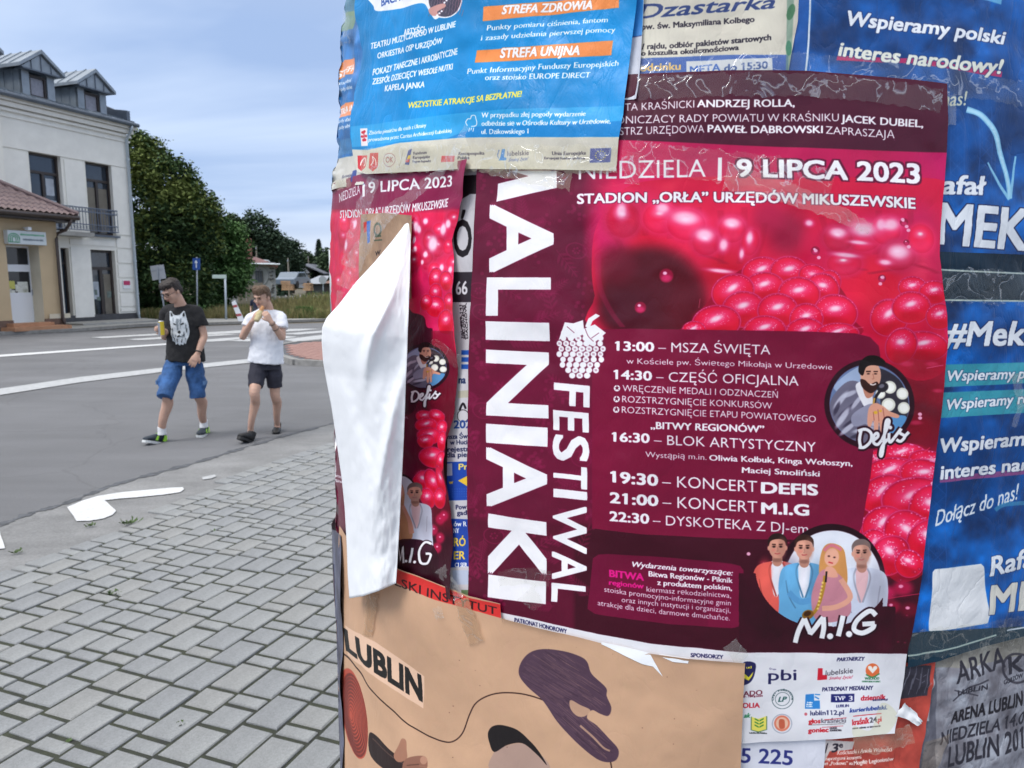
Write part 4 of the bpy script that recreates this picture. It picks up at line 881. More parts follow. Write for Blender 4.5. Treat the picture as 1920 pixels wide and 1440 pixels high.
def head(body, root, c, R3, sc, hairm, style, glasses=False):
    """R3: rotation whose -Y is the face direction. body gets the skull, jaw, nose and ears."""
    T = lambda x, y, z: Vector(c) + R3 @ Vector((x * sc, y * sc, z * sc))
    ball(body, T(0, .012, .035), (.074 * sc, .094 * sc, .086 * sc), R3); ball(body, T(0, -.022, -.025), (.060 * sc, .066 * sc, .078 * sc), R3); ball(body, T(0, -.048, -.082), (.034 * sc, .032 * sc, .026 * sc), R3)
    ball(body, T(0, -.080, .032), (.052 * sc, .016 * sc, .012 * sc), R3, 8)
    loft(body, [T(0, -.082, .028), T(0, -.100, -.004), T(0, -.108, -.022), T(0, -.088, -.030)], [(.008 * sc, .008), (.010 * sc, .010), (.015 * sc, .012), (.013 * sc, .008)], 8, side=R3 @ Vector((1, 0, 0)))
    for s in (-1, 1):
        ball(body, T(s * .076, .012, -.002), (.010 * sc, .020 * sc, .031 * sc), R3, 8); ball(body, T(s * .040, -.068, -.016), (.020 * sc, .016 * sc, .018 * sc), R3, 8)
    # eyes, brows, mouth
    for s in (-1, 1):
        b = ball(MB(), T(s * .031, -.0845, .012), (.014 * sc, .007 * sc, .006 * sc), R3, 8); b.build('eye', M_eye, root, smooth=True)
        loft(MB(), [T(s * .014, -.094, .030), T(s * .032, -.096, .034), T(s * .050, -.086, .028)], [(.003, .005), (.004, .006), (.002, .004)], 6).build('eyebrow', hairm, root, smooth=True)
    ball(MB(), T(0, -.091, -.052), (.024 * sc, .006 * sc, .0065 * sc), R3, 8).build('mouth', M_lips, root, smooth=True)
    hb = MB(); rr = random.Random(3)
    if style == 'short':
        ball(hb, T(0, .030, .058), (.079 * sc, .090 * sc, .078 * sc), R3)
        for k in range(60):
            a = rr.uniform(-1.35, 1.35); z = rr.uniform(.078, .115); p = T(.078 * math.sin(a), -.088 * math.cos(a) + .02, z); q = T(.083 * math.sin(a) + rr.gauss(0, .01), -.100 * math.cos(a) + .01, z - rr.uniform(.015, .03))
            loft(hb, [T(.05 * math.sin(a), -.03 * math.cos(a) + .02, .115), p, q], [(.014, .011), (.013, .010), (.005, .004)], 6)
    else:
        ball(hb, T(0, .028, .062), (.079 * sc, .090 * sc, .076 * sc), R3); ball(hb, T(0, -.030, .098), (.062 * sc, .050 * sc, .034 * sc), R3)
        for k in range(70):
            a = rr.uniform(-1.4, 1.4); p = T(.075 * math.sin(a), -.090 * math.cos(a) + .015, .100 + rr.uniform(-.02, .025)); q = T(.080 * math.sin(a) + .012 + rr.gauss(0, .008), -.102 * math.cos(a) + .012, .066 + rr.uniform(-.012, .014))
            loft(hb, [T(.03 * math.sin(a), -.02, .135), p, q], [(.015, .011), (.014, .010), (.005, .004)], 6)
    # keep hair off the face: only the part above and behind
    for s in (-1, 1): ball(hb, T(s * .066, .030, .022), (.020 * sc, .046 * sc, .050 * sc), R3, 8)
    ball(hb, T(0, .070, .0), (.066 * sc, .045 * sc, .070 * sc), R3, 10)
    fuse(hb, 'hair', hairm, root, .0045, 1, (.016, .012))
    if glasses:
        g = MB()
        for s in (-1, 1): g.tube([T(s * .033 + .024 * math.cos(t), -.103, .010 + .017 * math.sin(t)) for t in np.linspace(0, 6.283, 17)], .0022, 5, cap=False); g.tube([T(s * .057, -.100, .014), T(s * .080, -.03, .014), T(s * .082, .02, .008)], .002, 5)
        g.tube([T(-.010, -.104, .012), T(.010, -.104, .012)], .002, 5); g.build('glasses', M_band, root)

def shoe(root, heel, toe, m, h=.085, sole=M_sole, accent=None, lift=0, wd=.048):
    H_, T_ = Vector(heel), Vector(toe); d = T_ - H_; L = d.length; d.normalize(); sd_ = d.cross(Vector((0, 0, 1))).normalized(); u = sd_.cross(d)
    b = MB(); f = lambda t, z: H_ + d * (L * t) + u * (z * 1.22)
    loft(b, [f(.02, .05), f(.14, .055), f(.30, .056), f(.5, .050), f(.72, .040), f(.90, .032), f(.99, .026)], [(.028, .034), (.035, .048), (.036, .050), (.041, .040), (wd, .030), (.042, .022), (.02, .012)], 14, side=sd_)
    loft(b, [f(.20, .05), f(.18, .085), f(.17, .105)], [(.038, .06), (.040, .056), (.042, .052)], 12, side=sd_)
    o = fuse(b, 'shoe', m, root, .006, 3)
    s = MB(); n = 12; pr = []
    for k in range(n + 1): t = k / n; w_ = (.034 + .016 * math.sin(t * 2.6)) * (1 - max(0, t - .88) * 4) * (1 - max(0, .1 - t) * 3); pr.append((t, w_))
    poly = [f(t, -.002) + sd_ * w_ for t, w_ in pr] + [f(t, -.002) - sd_ * w_ for t, w_ in reversed(pr)]
    s.prism(poly, (0, 0, 0), u * .026).build('sole', sole, o)
    if accent:
        a_ = MB()
        for sg in (-1, 1):
            a_.prism([f(.0, .028) + sd_ * sg * .041, f(.22, .028) + sd_ * sg * .045, f(.16, .085) + sd_ * sg * .038, f(.02, .08) + sd_ * sg * .036], (0, 0, 0), sd_ * sg * .004)
            a_.prism([f(.5, .03) + sd_ * sg * .050, f(.62, .03) + sd_ * sg * .050, f(.50, .07) + sd_ * sg * .036, f(.42, .07) + sd_ * sg * .036], (0, 0, 0), sd_ * sg * .004)
        a_.build('neon_panel', accent, o)
        lc = MB()
        for t in (.36, .43, .50, .57): lc.tube([f(t, .088 - (t - .36) * .16) + sd_ * .024, f(t + .03, .092 - (t - .36) * .16), f(t, .088 - (t - .36) * .16) - sd_ * .024], .004, 5)
        lc.build('laces', accent, o)
    return o

# ---------- man in black T-shirt
D1 = 7.95
p1 = empty('person', ground(335, 828), label='man with glasses in a black wolf T-shirt and blue denim shorts, holding a yellow can', cat='person')
O1 = p1.location
J = lambda x, y, d=D1: at(x, y, d) - O1
bd = MB()
FR = Vector((.05, -1, 0)).normalized(); SDv = Vector((.995, .05, 0))   # chest direction, across
hipL, hipR = J(327, 684, 7.93), J(364, 686, 8.0)
kL, kR = J(312, 734, 7.74), J(370, 735, 8.0); aL_, aR = J(303.5, 806, 7.80), J(382, 793, 8.22)
for h_, k_, a_, mid in ((hipL, kL, aL_, (-.0, -.03)), (hipR, kR, aR, (0, -.03))):
    calf = k_.lerp(a_, .32) + Vector((.015, .03, 0))
    loft(bd, [h_, h_.lerp(k_, .5), k_ + Vector((0, -.01, .03)), k_ - Vector((0, 0, .04)), calf, k_.lerp(a_, .7), a_, a_ - Vector((0, 0, .05))], [(.080, .080), (.062, .064), (.046, .048), (.048, .050), (.058, .060), (.046, .048), (.036, .038), (.036, .042)])
chest = J(343, 600); belly = J(346, 640); pelv = J(346, 682); nb = J(340, 570, 7.93); hc = J(322.5, 547, 7.85)
loft(bd, [pelv, belly, chest, J(342, 584)], [(.140, .095), (.128, .09), (.145, .10), (.08, .07)], 18, side=SDv)
loft(bd, [J(341, 580), J(336, 566, 7.92), hc + Vector((.02, .03, -.02))], [(.075, .065), (.056, .056), (.050, .052)], 14, side=SDv)
shL, shR = J(311, 583, 8.02), J(369, 582, 7.94)
elR = J(382, 630, 7.95); wrR = J(371, 663, 7.86); elL = J(309, 630, 8.04); wrL = J(310, 621, 7.74)
loft(bd, [J(346, 584), shR + Vector((-.01, 0, -.02)), shR.lerp(elR, .5), elR, elR.lerp(wrR, .4), wrR], [(.035, .04), (.036, .04), (.044, .046), (.040, .042), (.040, .040), (.026, .028)])
loft(bd, [J(335, 584), shL + Vector((.01, 0, -.02)), shL.lerp(elL, .5), elL, elL.lerp(wrL, .4), wrL], [(.035, .04), (.036, .04), (.044, .046), (.040, .042), (.038, .038), (.026, .028)])
hand(bd, wrR, J(363, 677, 7.80), (.6, -.6, .4), .5, .28, 1.05, thumb=-1)
hand(bd, wrL, J(302, 619.5, 7.66), (.3, -.7, -.2), .1, .62, .98, thumb=-1)
yaw = math.radians(-27)
R1 = (Matrix.Rotation(yaw, 3, 'Z') @ Matrix.Rotation(math.radians(30), 3, 'X'))
head(bd, p1, hc, R1, 1.02, M_hairb, 'short', glasses=True)
fuse(bd, 'body', M_skin, p1, .0065, 3)
ts = MB()
loft(ts, [J(348, 677), J(347, 640), J(344, 605), J(343, 588), J(341, 574)], [(.208, .155), (.190, .140), (.195, .138), (.170, .115), (.080, .072)], 22, side=SDv)
loft(ts, [J(350, 582), shR + Vector((-.01, 0, -.008)), shR.lerp(elR, .35), shR.lerp(elR, .62)], [(.062, .07), (.066, .074), (.070, .078), (.080, .084)], 14)
loft(ts, [J(332, 582), shL + Vector((.01, 0, -.008)), shL.lerp(elL, .35), shL.lerp(elL, .64)], [(.062, .07), (.066, .074), (.070, .075), (.078, .080)], 14)
shirt1 = fuse(ts, 'tshirt', M_black, p1, .010, 4, (.022, .09))
sh = MB()
loft(sh, [J(346, 664), pelv + Vector((0, 0, -.01))], [(.145, .105), (.165, .125)], 20, side=SDv)
for h_, k_, q in ((hipL, kL, -1), (hipR, kR, 1)):
    loft(sh, [h_ + Vector((0, 0, .03)), h_.lerp(k_, .3), h_.lerp(k_, .75), k_.lerp(h_, -.22)], [(.085, .10), (.100, .110), (.082, .088), (.079, .082)], 16)
    pk = h_.lerp(k_, .62) + SDv * (.085 * q) + FR * .01; ball(sh, pk, (.025, .06, .075), None, 8)
shorts1 = fuse(sh, 'denim_shorts', M_denim, p1, .009, 3, (.018, .06))
M_seamb = mat('denim_hem', (.08, .17, .34), .85, var=.2, scale=30)
for h_, k_, q in ((hipL, kL, -1), (hipR, kR, 1)):
    pk = h_.lerp(k_, .55) + SDv * (.104 * q) + FR * .035; MB().prism([pk + Vector((0, -.045, 0)), pk + Vector((0, .04, 0)), pk + Vector((0, .04, -.035)), pk + Vector((0, -.045, -.045))], (0, 0, 0), SDv * .014 * q).build('pocket_flap', M_seamb, shorts1)
for (a_, toe, hl) in ((aL_, (269, 829, 7.60), (306, 834, 7.86)), (aR, (374, 820, 8.03), (386, 816.5, 8.32))):
    loft(MB(), [a_ + Vector((0, 0, .035)), a_ - Vector((0, 0, .01)), a_ - Vector((0, 0, .05))], [(.041, .045), (.042, .048), (.045, .055)], 14).build('sock', M_sock, p1, smooth=True)
    shoe(p1, J(*hl), J(*toe), M_shoen, accent=M_neon)
b_ = elR.lerp(wrR, .90); ax = (wrR - elR).normalized(); s1_ = ax.cross(Vector((0, 1, 0))).normalized(); s2_ = ax.cross(s1_)
MB().tube([b_ + s1_ * .034 * math.cos(t) + s2_ * .034 * math.sin(t) for t in np.linspace(0, 6.283, 21)], .0075, 6, cap=False).build('wrist_band', M_band, p1)
# wolf print: raised print following the chest (drawn as small patches fitted to the shirt surface)
def project_on(o, P, fromdir, off=.003):
    """nearest hit on o from P along fromdir (object space)"""
    ok, loc, nrm, idx = o.ray_cast(P - fromdir * .5, fromdir, distance=1.2)
    return (loc - fromdir * off) if ok else None
M_wolf = mat('pale_print', (0.50, 0.54, 0.58), .9, var=.12, scale=60); M_wolfg = mat('grey_print', (0.20, 0.23, 0.26), .9, var=.4, scale=70); M_wolfd = mat('dark_print_lines', (0.02, 0.022, 0.025), .9)
def shirt_print(polys, o, root_o, m, name, org, cell=1.6, off=.003, back=False):
    """polys in photo px (from the 4.117x enlargement); filled with a fine grid fitted to cloth"""
    v, f, idx = [], [], {}
    for poly in polys:
        xs = [p[0] for p in poly]; ys = [p[1] for p in poly]; x = min(xs)
        while x < max(xs):
            y = min(ys)
            while y < max(ys):
                if inside((x + cell / 2, y + cell / 2), poly):
                    q = []
                    for a, b in ((0, 0), (cell, 0), (cell, cell), (0, cell)):
                        key = (round((x + a) / cell * 4), round((y + b) / cell * 4), off)
                        if key not in idx:
                            X, Y, Zr = ray(240 + (x + a) / 4.117, 500 + (y + b) / 4.117); d = Vector((float(X), float(Y), float(Zr))).normalized()
                            O = Vector((0, 0, CAM_H)) - org; P = O + d * 8.6; h = project_on(o, P, d, off); idx[key] = None if h is None else len(v)
                            if h is not None: v.append(h)
                        q.append(idx[key])
                    if None not in q: f.append(q)
                y += cell
            x += cell
    if v: return mesh_obj(name, v, f, m, root_o)
bpy.context.view_layer.update()
outl = [(322, 345), (331, 341), (342, 358), (358, 374), (378, 377), (400, 372), (418, 352), (432, 340), (440, 352), (450, 392), (458, 420), (466, 440), (470, 470), (476, 505), (468, 540), (455, 565), (446, 598), (432, 590), (424, 606), (408, 596), (398, 607), (385, 592), (372, 604), (362, 580), (346, 572), (338, 540), (330, 515), (334, 480), (326, 440), (322, 400)]
shirt_print([outl], shirt1, shirt1, M_wolf, 'wolf_print', O1, 3.0, .009)
dark = [[(328, 352), (334, 352), (346, 376), (338, 388), (330, 378)], [(422, 362), (434, 352), (440, 378), (430, 388), (420, 378)], [(348, 434), (366, 440), (374, 452), (360, 450), (348, 444)], [(408, 440), (428, 430), (432, 440), (416, 450), (406, 452)], [(382, 496), (404, 494), (408, 508), (396, 520), (384, 510)], [(390, 528), (398, 528), (412, 544), (396, 540), (380, 548), (376, 540)],
        [(352, 545), (360, 552), (366, 580), (358, 570)], [(430, 500), (438, 520), (434, 550), (426, 530)], [(414, 560), (420, 556), (416, 590), (410, 580)], [(340, 470), (346, 480), (344, 510), (338, 490)], [(452, 470), (458, 480), (454, 512), (448, 500)], [(374, 556), (380, 552), (384, 584), (378, 578)], [(440, 556), (446, 548), (444, 580)]]
shirt_print(dark, shirt1, shirt1, M_wolfd, 'wolf_print_line', O1, 2.0, .0125)
grey = [[(372, 400), (392, 404), (388, 490), (378, 490), (368, 430)], [(400, 404), (412, 400), (408, 440), (402, 480), (396, 440)], [(336, 500), (350, 520), (356, 556), (344, 548)], [(440, 440), (452, 450), (450, 500), (440, 480)], [(344, 392), (352, 396), (350, 424), (344, 420)], [(416, 520), (428, 530), (420, 556), (410, 540)], [(362, 520), (374, 530), (366, 548), (358, 536)]]
shirt_print(grey, shirt1, shirt1, M_wolfg, 'wolf_print_shade', O1, 2.4, .0107)
# can held in his hand
cn = empty('drink_can', O1 + J(303.5, 629, 7.66), label='yellow and silver drink can in the hand of the man in black', cat='can')
M_can = mat('yellow_can', (.62, .47, .03), .35, metal=.3); M_silver = mat('silver_can', (.40, .42, .48), .3, metal=.6)
MB().tube([(0, 0, .005), (0, 0, .145)], .028, 18).build('can_body', M_can, cn, smooth=False)
MB().tube([(-.029, -.006, .01), (-.029, -.006, .14)], .006, 6).tube([(0, 0, .145), (0, 0, .152)], [.028, .023], 18).build('can_top', M_silver, cn)
MB().box((-.018, -.021, .07), (.02, .012, .13), Matrix.Rotation(.3, 4, 'Z')).build('silver_panel', M_silver, cn)

# ---------- young man in white T-shirt
D2 = 8.05
p2 = empty('person', ground(490, 822), label='young man in a white T-shirt and dark shorts eating a wrapped roll', cat='person')
O2 = p2.location; J = lambda x, y, d=D2: at(x, y, d) - O2
bd = MB(); SDv = Vector((.995, .05, 0)).normalized(); FR = Vector((.05, -.995, 0))
hipL, hipR = J(484, 686, 8.02), J(513, 688, 8.08); kL, kR = J(478, 738, 7.84), J(516, 738, 8.10); aL_, aR = J(470, 804, 7.93), J(520, 795, 8.34)
for h_, k_, a_ in ((hipL, kL, aL_), (hipR, kR, aR)):
    calf = k_.lerp(a_, .30) + Vector((.005, .03, 0))
    loft(bd, [h_, h_.lerp(k_, .5), k_ + Vector((0, -.008, .03)), k_ - Vector((0, 0, .04)), calf, k_.lerp(a_, .7), a_, a_ - Vector((0, 0, .05))], [(.075, .08), (.068, .072), (.055, .058), (.050, .052), (.052, .056), (.037, .041), (.031, .035), (.033, .04)])
loft(bd, [J(499, 684), J(499, 640), J(499, 605), J(501, 584)], [(.125, .09), (.11, .08), (.125, .09), (.07, .06)], 18, side=SDv)
hc = J(491, 559, 7.98)
loft(bd, [J(503, 590), J(503, 577, 8.04), hc + Vector((.02, .03, -.02))], [(.07, .06), (.052, .053), (.048, .05)], 14, side=SDv)
shL, shR = J(472, 593, 8.05), J(527, 592, 8.02); elL, elR = J(455, 632, 7.96), J(529, 633, 7.92); wrL, wrR = J(474, 601, 7.78), J(508, 603, 7.76)
for s_, e_, w_, c_ in ((shL, elL, wrL, J(492, 594)), (shR, elR, wrR, J(508, 594))):
    loft(bd, [c_, s_ + Vector((0, 0, -.02)), s_.lerp(e_, .5), e_, e_.lerp(w_, .35), w_], [(.03, .035), (.033, .036), (.041, .043), (.037, .038), (.037, .038), (.025, .026)])
hand(bd, wrL, J(481.5, 588, 7.74), (-.5, -.8, .2), .1, .55, .95, thumb=1)
hand(bd, wrR, J(497, 586, 7.74), (.4, -.8, .5), .1, .50, .95, thumb=-1)
R2 = (Matrix.Rotation(math.radians(-16), 3, 'Z') @ Matrix.Rotation(math.radians(13), 3, 'X'))
head(bd, p2, hc, R2, .98, M_hairl, 'fringe')
fuse(bd, 'body', M_skin, p2, .0065, 3)
ts = MB()
loft(ts, [J(498.5, 680), J(500, 640), J(500, 608), J(500, 594), J(502, 580)], [(.192, .155), (.175, .130), (.180, .128), (.158, .105), (.075, .07)], 22, side=SDv)
loft(ts, [J(490, 591), shL + Vector((.012, 0, -.012)), shL.lerp(elL, .3), shL.lerp(elL, .52)], [(.056, .065), (.058, .066), (.062, .070), (.070, .076)], 14)
loft(ts, [J(510, 591), shR + Vector((-.012, 0, -.012)), shR.lerp(elR, .3), shR.lerp(elR, .60)], [(.056, .065), (.058, .066), (.064, .072), (.074, .078)], 14)
fuse(ts, 'tshirt', M_whitet, p2, .010, 4, (.024, .10))
sh = MB(); loft(sh, [J(499, 672), J(499, 692)], [(.140, .100), (.156, .118)], 20, side=SDv)
for h_, k_ in ((hipL, kL), (hipR, kR)):
    loft(sh, [h_ + Vector((0, 0, .02)), h_.lerp(k_, .3), h_.lerp(k_, .55), h_.lerp(k_, .76)], [(.080, .095), (.092, .10), (.084, .088), (.079, .08)], 16)
fuse(sh, 'shorts', M_navy, p2, .009, 3, (.015, .06))
for (a_, toe, hl) in ((aL_, (447, 822, 7.66), (472, 833, 7.86)), (aR, (517, 817.5, 8.20), (522, 812, 8.47))):
    shoe(p2, J(*hl), J(*toe), M_shoeb, sole=M_shoeb, wd=.050)
for t in (.12, .42):
    b_ = wrR.lerp(elR, t); ax = (wrR - elR).normalized(); s1_ = ax.cross(Vector((0, 1, 0))).normalized(); s2_ = ax.cross(s1_); r_ = .030 + .012 * t
    MB().tube([b_ + s1_ * r_ * math.cos(q) + s2_ * r_ * math.sin(q) for q in np.linspace(0, 6.283, 19)], .0035, 5, cap=False).build('bracelet', M_band, p2)
rl_ = empty('wrapped_roll', O2 + J(484, 594, 7.72), label='long bread roll in pale paper held to the mouth of the young man in white', cat='food')
a_, b_ = J(493, 575, 7.80) - J(484, 594, 7.72), J(480.5, 602, 7.70) - J(484, 594, 7.72)
loft(MB(), [a_, a_.lerp(b_, .5)], [(.018, .018), (.028, .028)], 12).build('bread', mat('bread', (.42, .20, .08), .7, var=.2, scale=20), rl_, smooth=True)
loft(MB(), [a_.lerp(b_, .35), a_.lerp(b_, .6), b_], [(.032, .031), (.035, .034), (.026, .022)], 12).build('paper_wrap', mat('roll_paper', (.52, .44, .25), .8, var=.2, scale=25, bump=.5, bscale=60), rl_, smooth=True)

# ---------- figure half hidden behind him
p3 = empty('person', (at(473, 600, 26).x, 26.5, 0), label='far person with red-brown hair and dark top, half hidden behind the young man in white', cat='person')
sc = .80; M_navyt = mat('navy_top', (.012, .016, .04), .9, var=.2, scale=10); M_hairr = mat('auburn_hair', (.13, .04, .025), .6, var=.3, scale=30)
bd = MB(); FR = None
for s in (-1, 1):
    loft(bd, [(s * .08, 0, .75), (s * .085, .01, .42), (s * .08, .02, .22), (s * .08, .02, .06)], [(.07, .07), (.05, .05), (.045, .05), (.03, .035)])
    loft(bd, [(s * .08, .01, .05), (s * .09, -.10, .03)], [(.035, .04), (.035, .025)]); loft(bd, [(s * .1, 0, 1.06), (s * .17, 0, 1.03), (s * .21, .02, .82), (s * .20, -.05, .64)], [(.04, .04), (.04, .045), (.033, .035), (.022, .022)])
    hand(bd, (s * .20, -.05, .64), (s * .20, -.07, .56), (s * 1, 0, 0), .3, .3, .8, thumb=-s)
loft(bd, [(0, 0, .72), (0, 0, .9), (0, 0, 1.04), (0, 0, 1.1)], [(.12, .09), (.10, .08), (.13, .085), (.06, .05)]); loft(bd, [(0, 0, 1.08), (0, 0, 1.2)], [(.042, .042), (.04, .04)])
head(bd, p3, (0, 0, 1.24), Matrix.Rotation(.3, 3, 'Z'), .86, M_hairr, 'short'); fuse(bd, 'body', M_skin, p3, .012, 2)
tb = MB(); loft(tb, [(0, 0, .68), (0, 0, .9), (0, 0, 1.05), (0, 0, 1.10)], [(.15, .11), (.12, .095), (.15, .10), (.07, .06)], 16)
for s in (-1, 1): loft(tb, [(s * .1, 0, 1.06), (s * .17, 0, 1.03), (s * .20, .02, .88)], [(.05, .05), (.05, .055), (.045, .05)])
fuse(tb, 'top', M_navyt, p3, .012, 3)
jb = MB(); loft(jb, [(0, 0, .82), (0, 0, .70)], [(.13, .105), (.145, .12)], 16)
for s in (-1, 1): loft(jb, [(s * .08, 0, .76), (s * .09, .01, .42), (s * .085, .02, .09)], [(.08, .09), (.062, .062), (.052, .055)])
fuse(jb, 'trousers', M_navy, p3, .012, 3)
# ================================================================ printed paper: artwork drawn in code, on sheets wrapped round the column
COL_R = 0.75
_al = math.atan((1290 - 960) / F_PX * CP); _be = math.atan((960 - 624) / F_PX * CP)
_D = COL_R / math.sin(_al + _be); CX, CY = _D * math.sin(_al), _D * math.cos(_al); TH0 = math.atan2(-CX, CY)   # TH measured from -Y
def R_of(z):
    """the stack of old paper is thinner above and thicker below"""
    return np.interp(z, [0, .70, 1.2, 1.65, 1.785, 1.89, 2.0, 2.26, 2.5, 9], [.756, .756, .752, .750, .746, .739, .724, .706, .70, .70])
def cyl_hit(x, y, dr=0.0):
    """photo pixel -> (s, z) on the column; s = arc length from the direction of -Y, positive to the right"""
    X, Y, Z = ray(x, y); a = X * X + Y * Y; b = -2 * (X * CX + Y * CY); z = np.full_like(np.asarray(X + 0.0 * Z), 1.6)
    for _ in range(5):
        R = R_of(z) + dr; c = CX * CX + CY * CY - R * R; D = b * b - 4 * a * c; t = (-b - np.sqrt(np.maximum(D, 0))) / (2 * a); z = Z * t + CAM_H
    return np.arctan2(X * t - CX, -(Y * t - CY)) * COL_R, z
def cyl_px(s, z, dr=0.0):
    R = R_of(z) + dr; th = s / COL_R; x = CX + R * np.sin(th); y = CY - R * np.cos(th); zz = z - CAM_H
    d = CP * y - SP * zz; v = SP * y + CP * zz
    return 960 + F_PX * x / d, 720 - F_PX * v / d

_gl = {}; CAPH = .70
def glyphs(txt, off=0.0, raw=False):
    k = (txt, off, raw)
    if k in _gl: return _gl[k]
    c = bpy.data.curves.new('t', 'FONT'); c.body = txt; c.size = 1; c.offset = off; c.resolution_u = 3; c.fill_mode = 'FRONT'
    o = bpy.data.objects.new('t', c); me = o.to_mesh(); me.calc_loop_triangles()
    n = len(me.vertices); V = np.empty(n * 3, np.float32); me.vertices.foreach_get('co', V); V = V.reshape(-1, 3)[:, :2].astype(float)
    T_ = np.empty(len(me.loop_triangles) * 3, np.int32); me.loop_triangles.foreach_get('vertices', T_); T_ = T_.reshape(-1, 3)
    o.to_mesh_clear(); bpy.data.objects.remove(o); bpy.data.curves.remove(c)
    if '1' in txt and not raw:            # the built-in face has a bare bar for 1: give it its flag
        b0 = glyphs('1', 0.0, True)[0]; bw = b0[:, 0].max() - b0[:, 0].min(); n = len(V)
        for i, ch in enumerate(txt):
            if ch == '1':
                xr = glyphs(txt[:i + 1], 0.0, True)[0][:, 0].max() - bw; V = np.concatenate([V, [[xr + bw * .5, .69], [xr - .10, .60], [xr - .10, .535], [xr + bw * .5, .60]]]); T_ = np.concatenate([T_, [[n, n + 1, n + 2], [n, n + 2, n + 3]]]); n += 4
    _gl[k] = (V, T_); return _gl[k]
def bold(V, T_, wgt):
    if wgt <= 0: return V, T_
    q = wgt * .52; O = [(a, b) for a in (-q, 0, q) for b in (-q, 0, q)] + ([(a, b) for a in (-q / 2, q / 2) for b in (-q, q)] if wgt > .05 else []); Vs = [V]; Ts = [T_]; n = len(V)
    for i, o in enumerate(O): Vs.append(V + np.array(o)); Ts.append(T_ + n * (i + 1))
    return np.concatenate(Vs), np.concatenate(Ts)
def vnoise(h, w_, cell, seed, oct_=3):
    R = np.random.default_rng(seed); out = np.zeros((h, w_), np.float32); amp = 1; tot = 0
    for o in range(oct_):
        c = max(2, cell / 2 ** o); gh, gw = int(h / c) + 3, int(w_ / c) + 3; G = R.uniform(0, 1, (gh, gw)).astype(np.float32)
        y = np.arange(h) / c; x = np.arange(w_) / c; yi = y.astype(int); xi = x.astype(int); fy = (y - yi); fx = (x - xi); fy = (fy * fy * (3 - 2 * fy))[:, None]; fx = (fx * fx * (3 - 2 * fx))[None]
        a = G[yi][:, xi]; b = G[yi][:, xi + 1]; c_ = G[yi + 1][:, xi]; d = G[yi + 1][:, xi + 1]
        out += amp * ((a * (1 - fx) + b * fx) * (1 - fy) + (c_ * (1 - fx) + d * fx) * fy); tot += amp; amp *= .5
    return out / tot
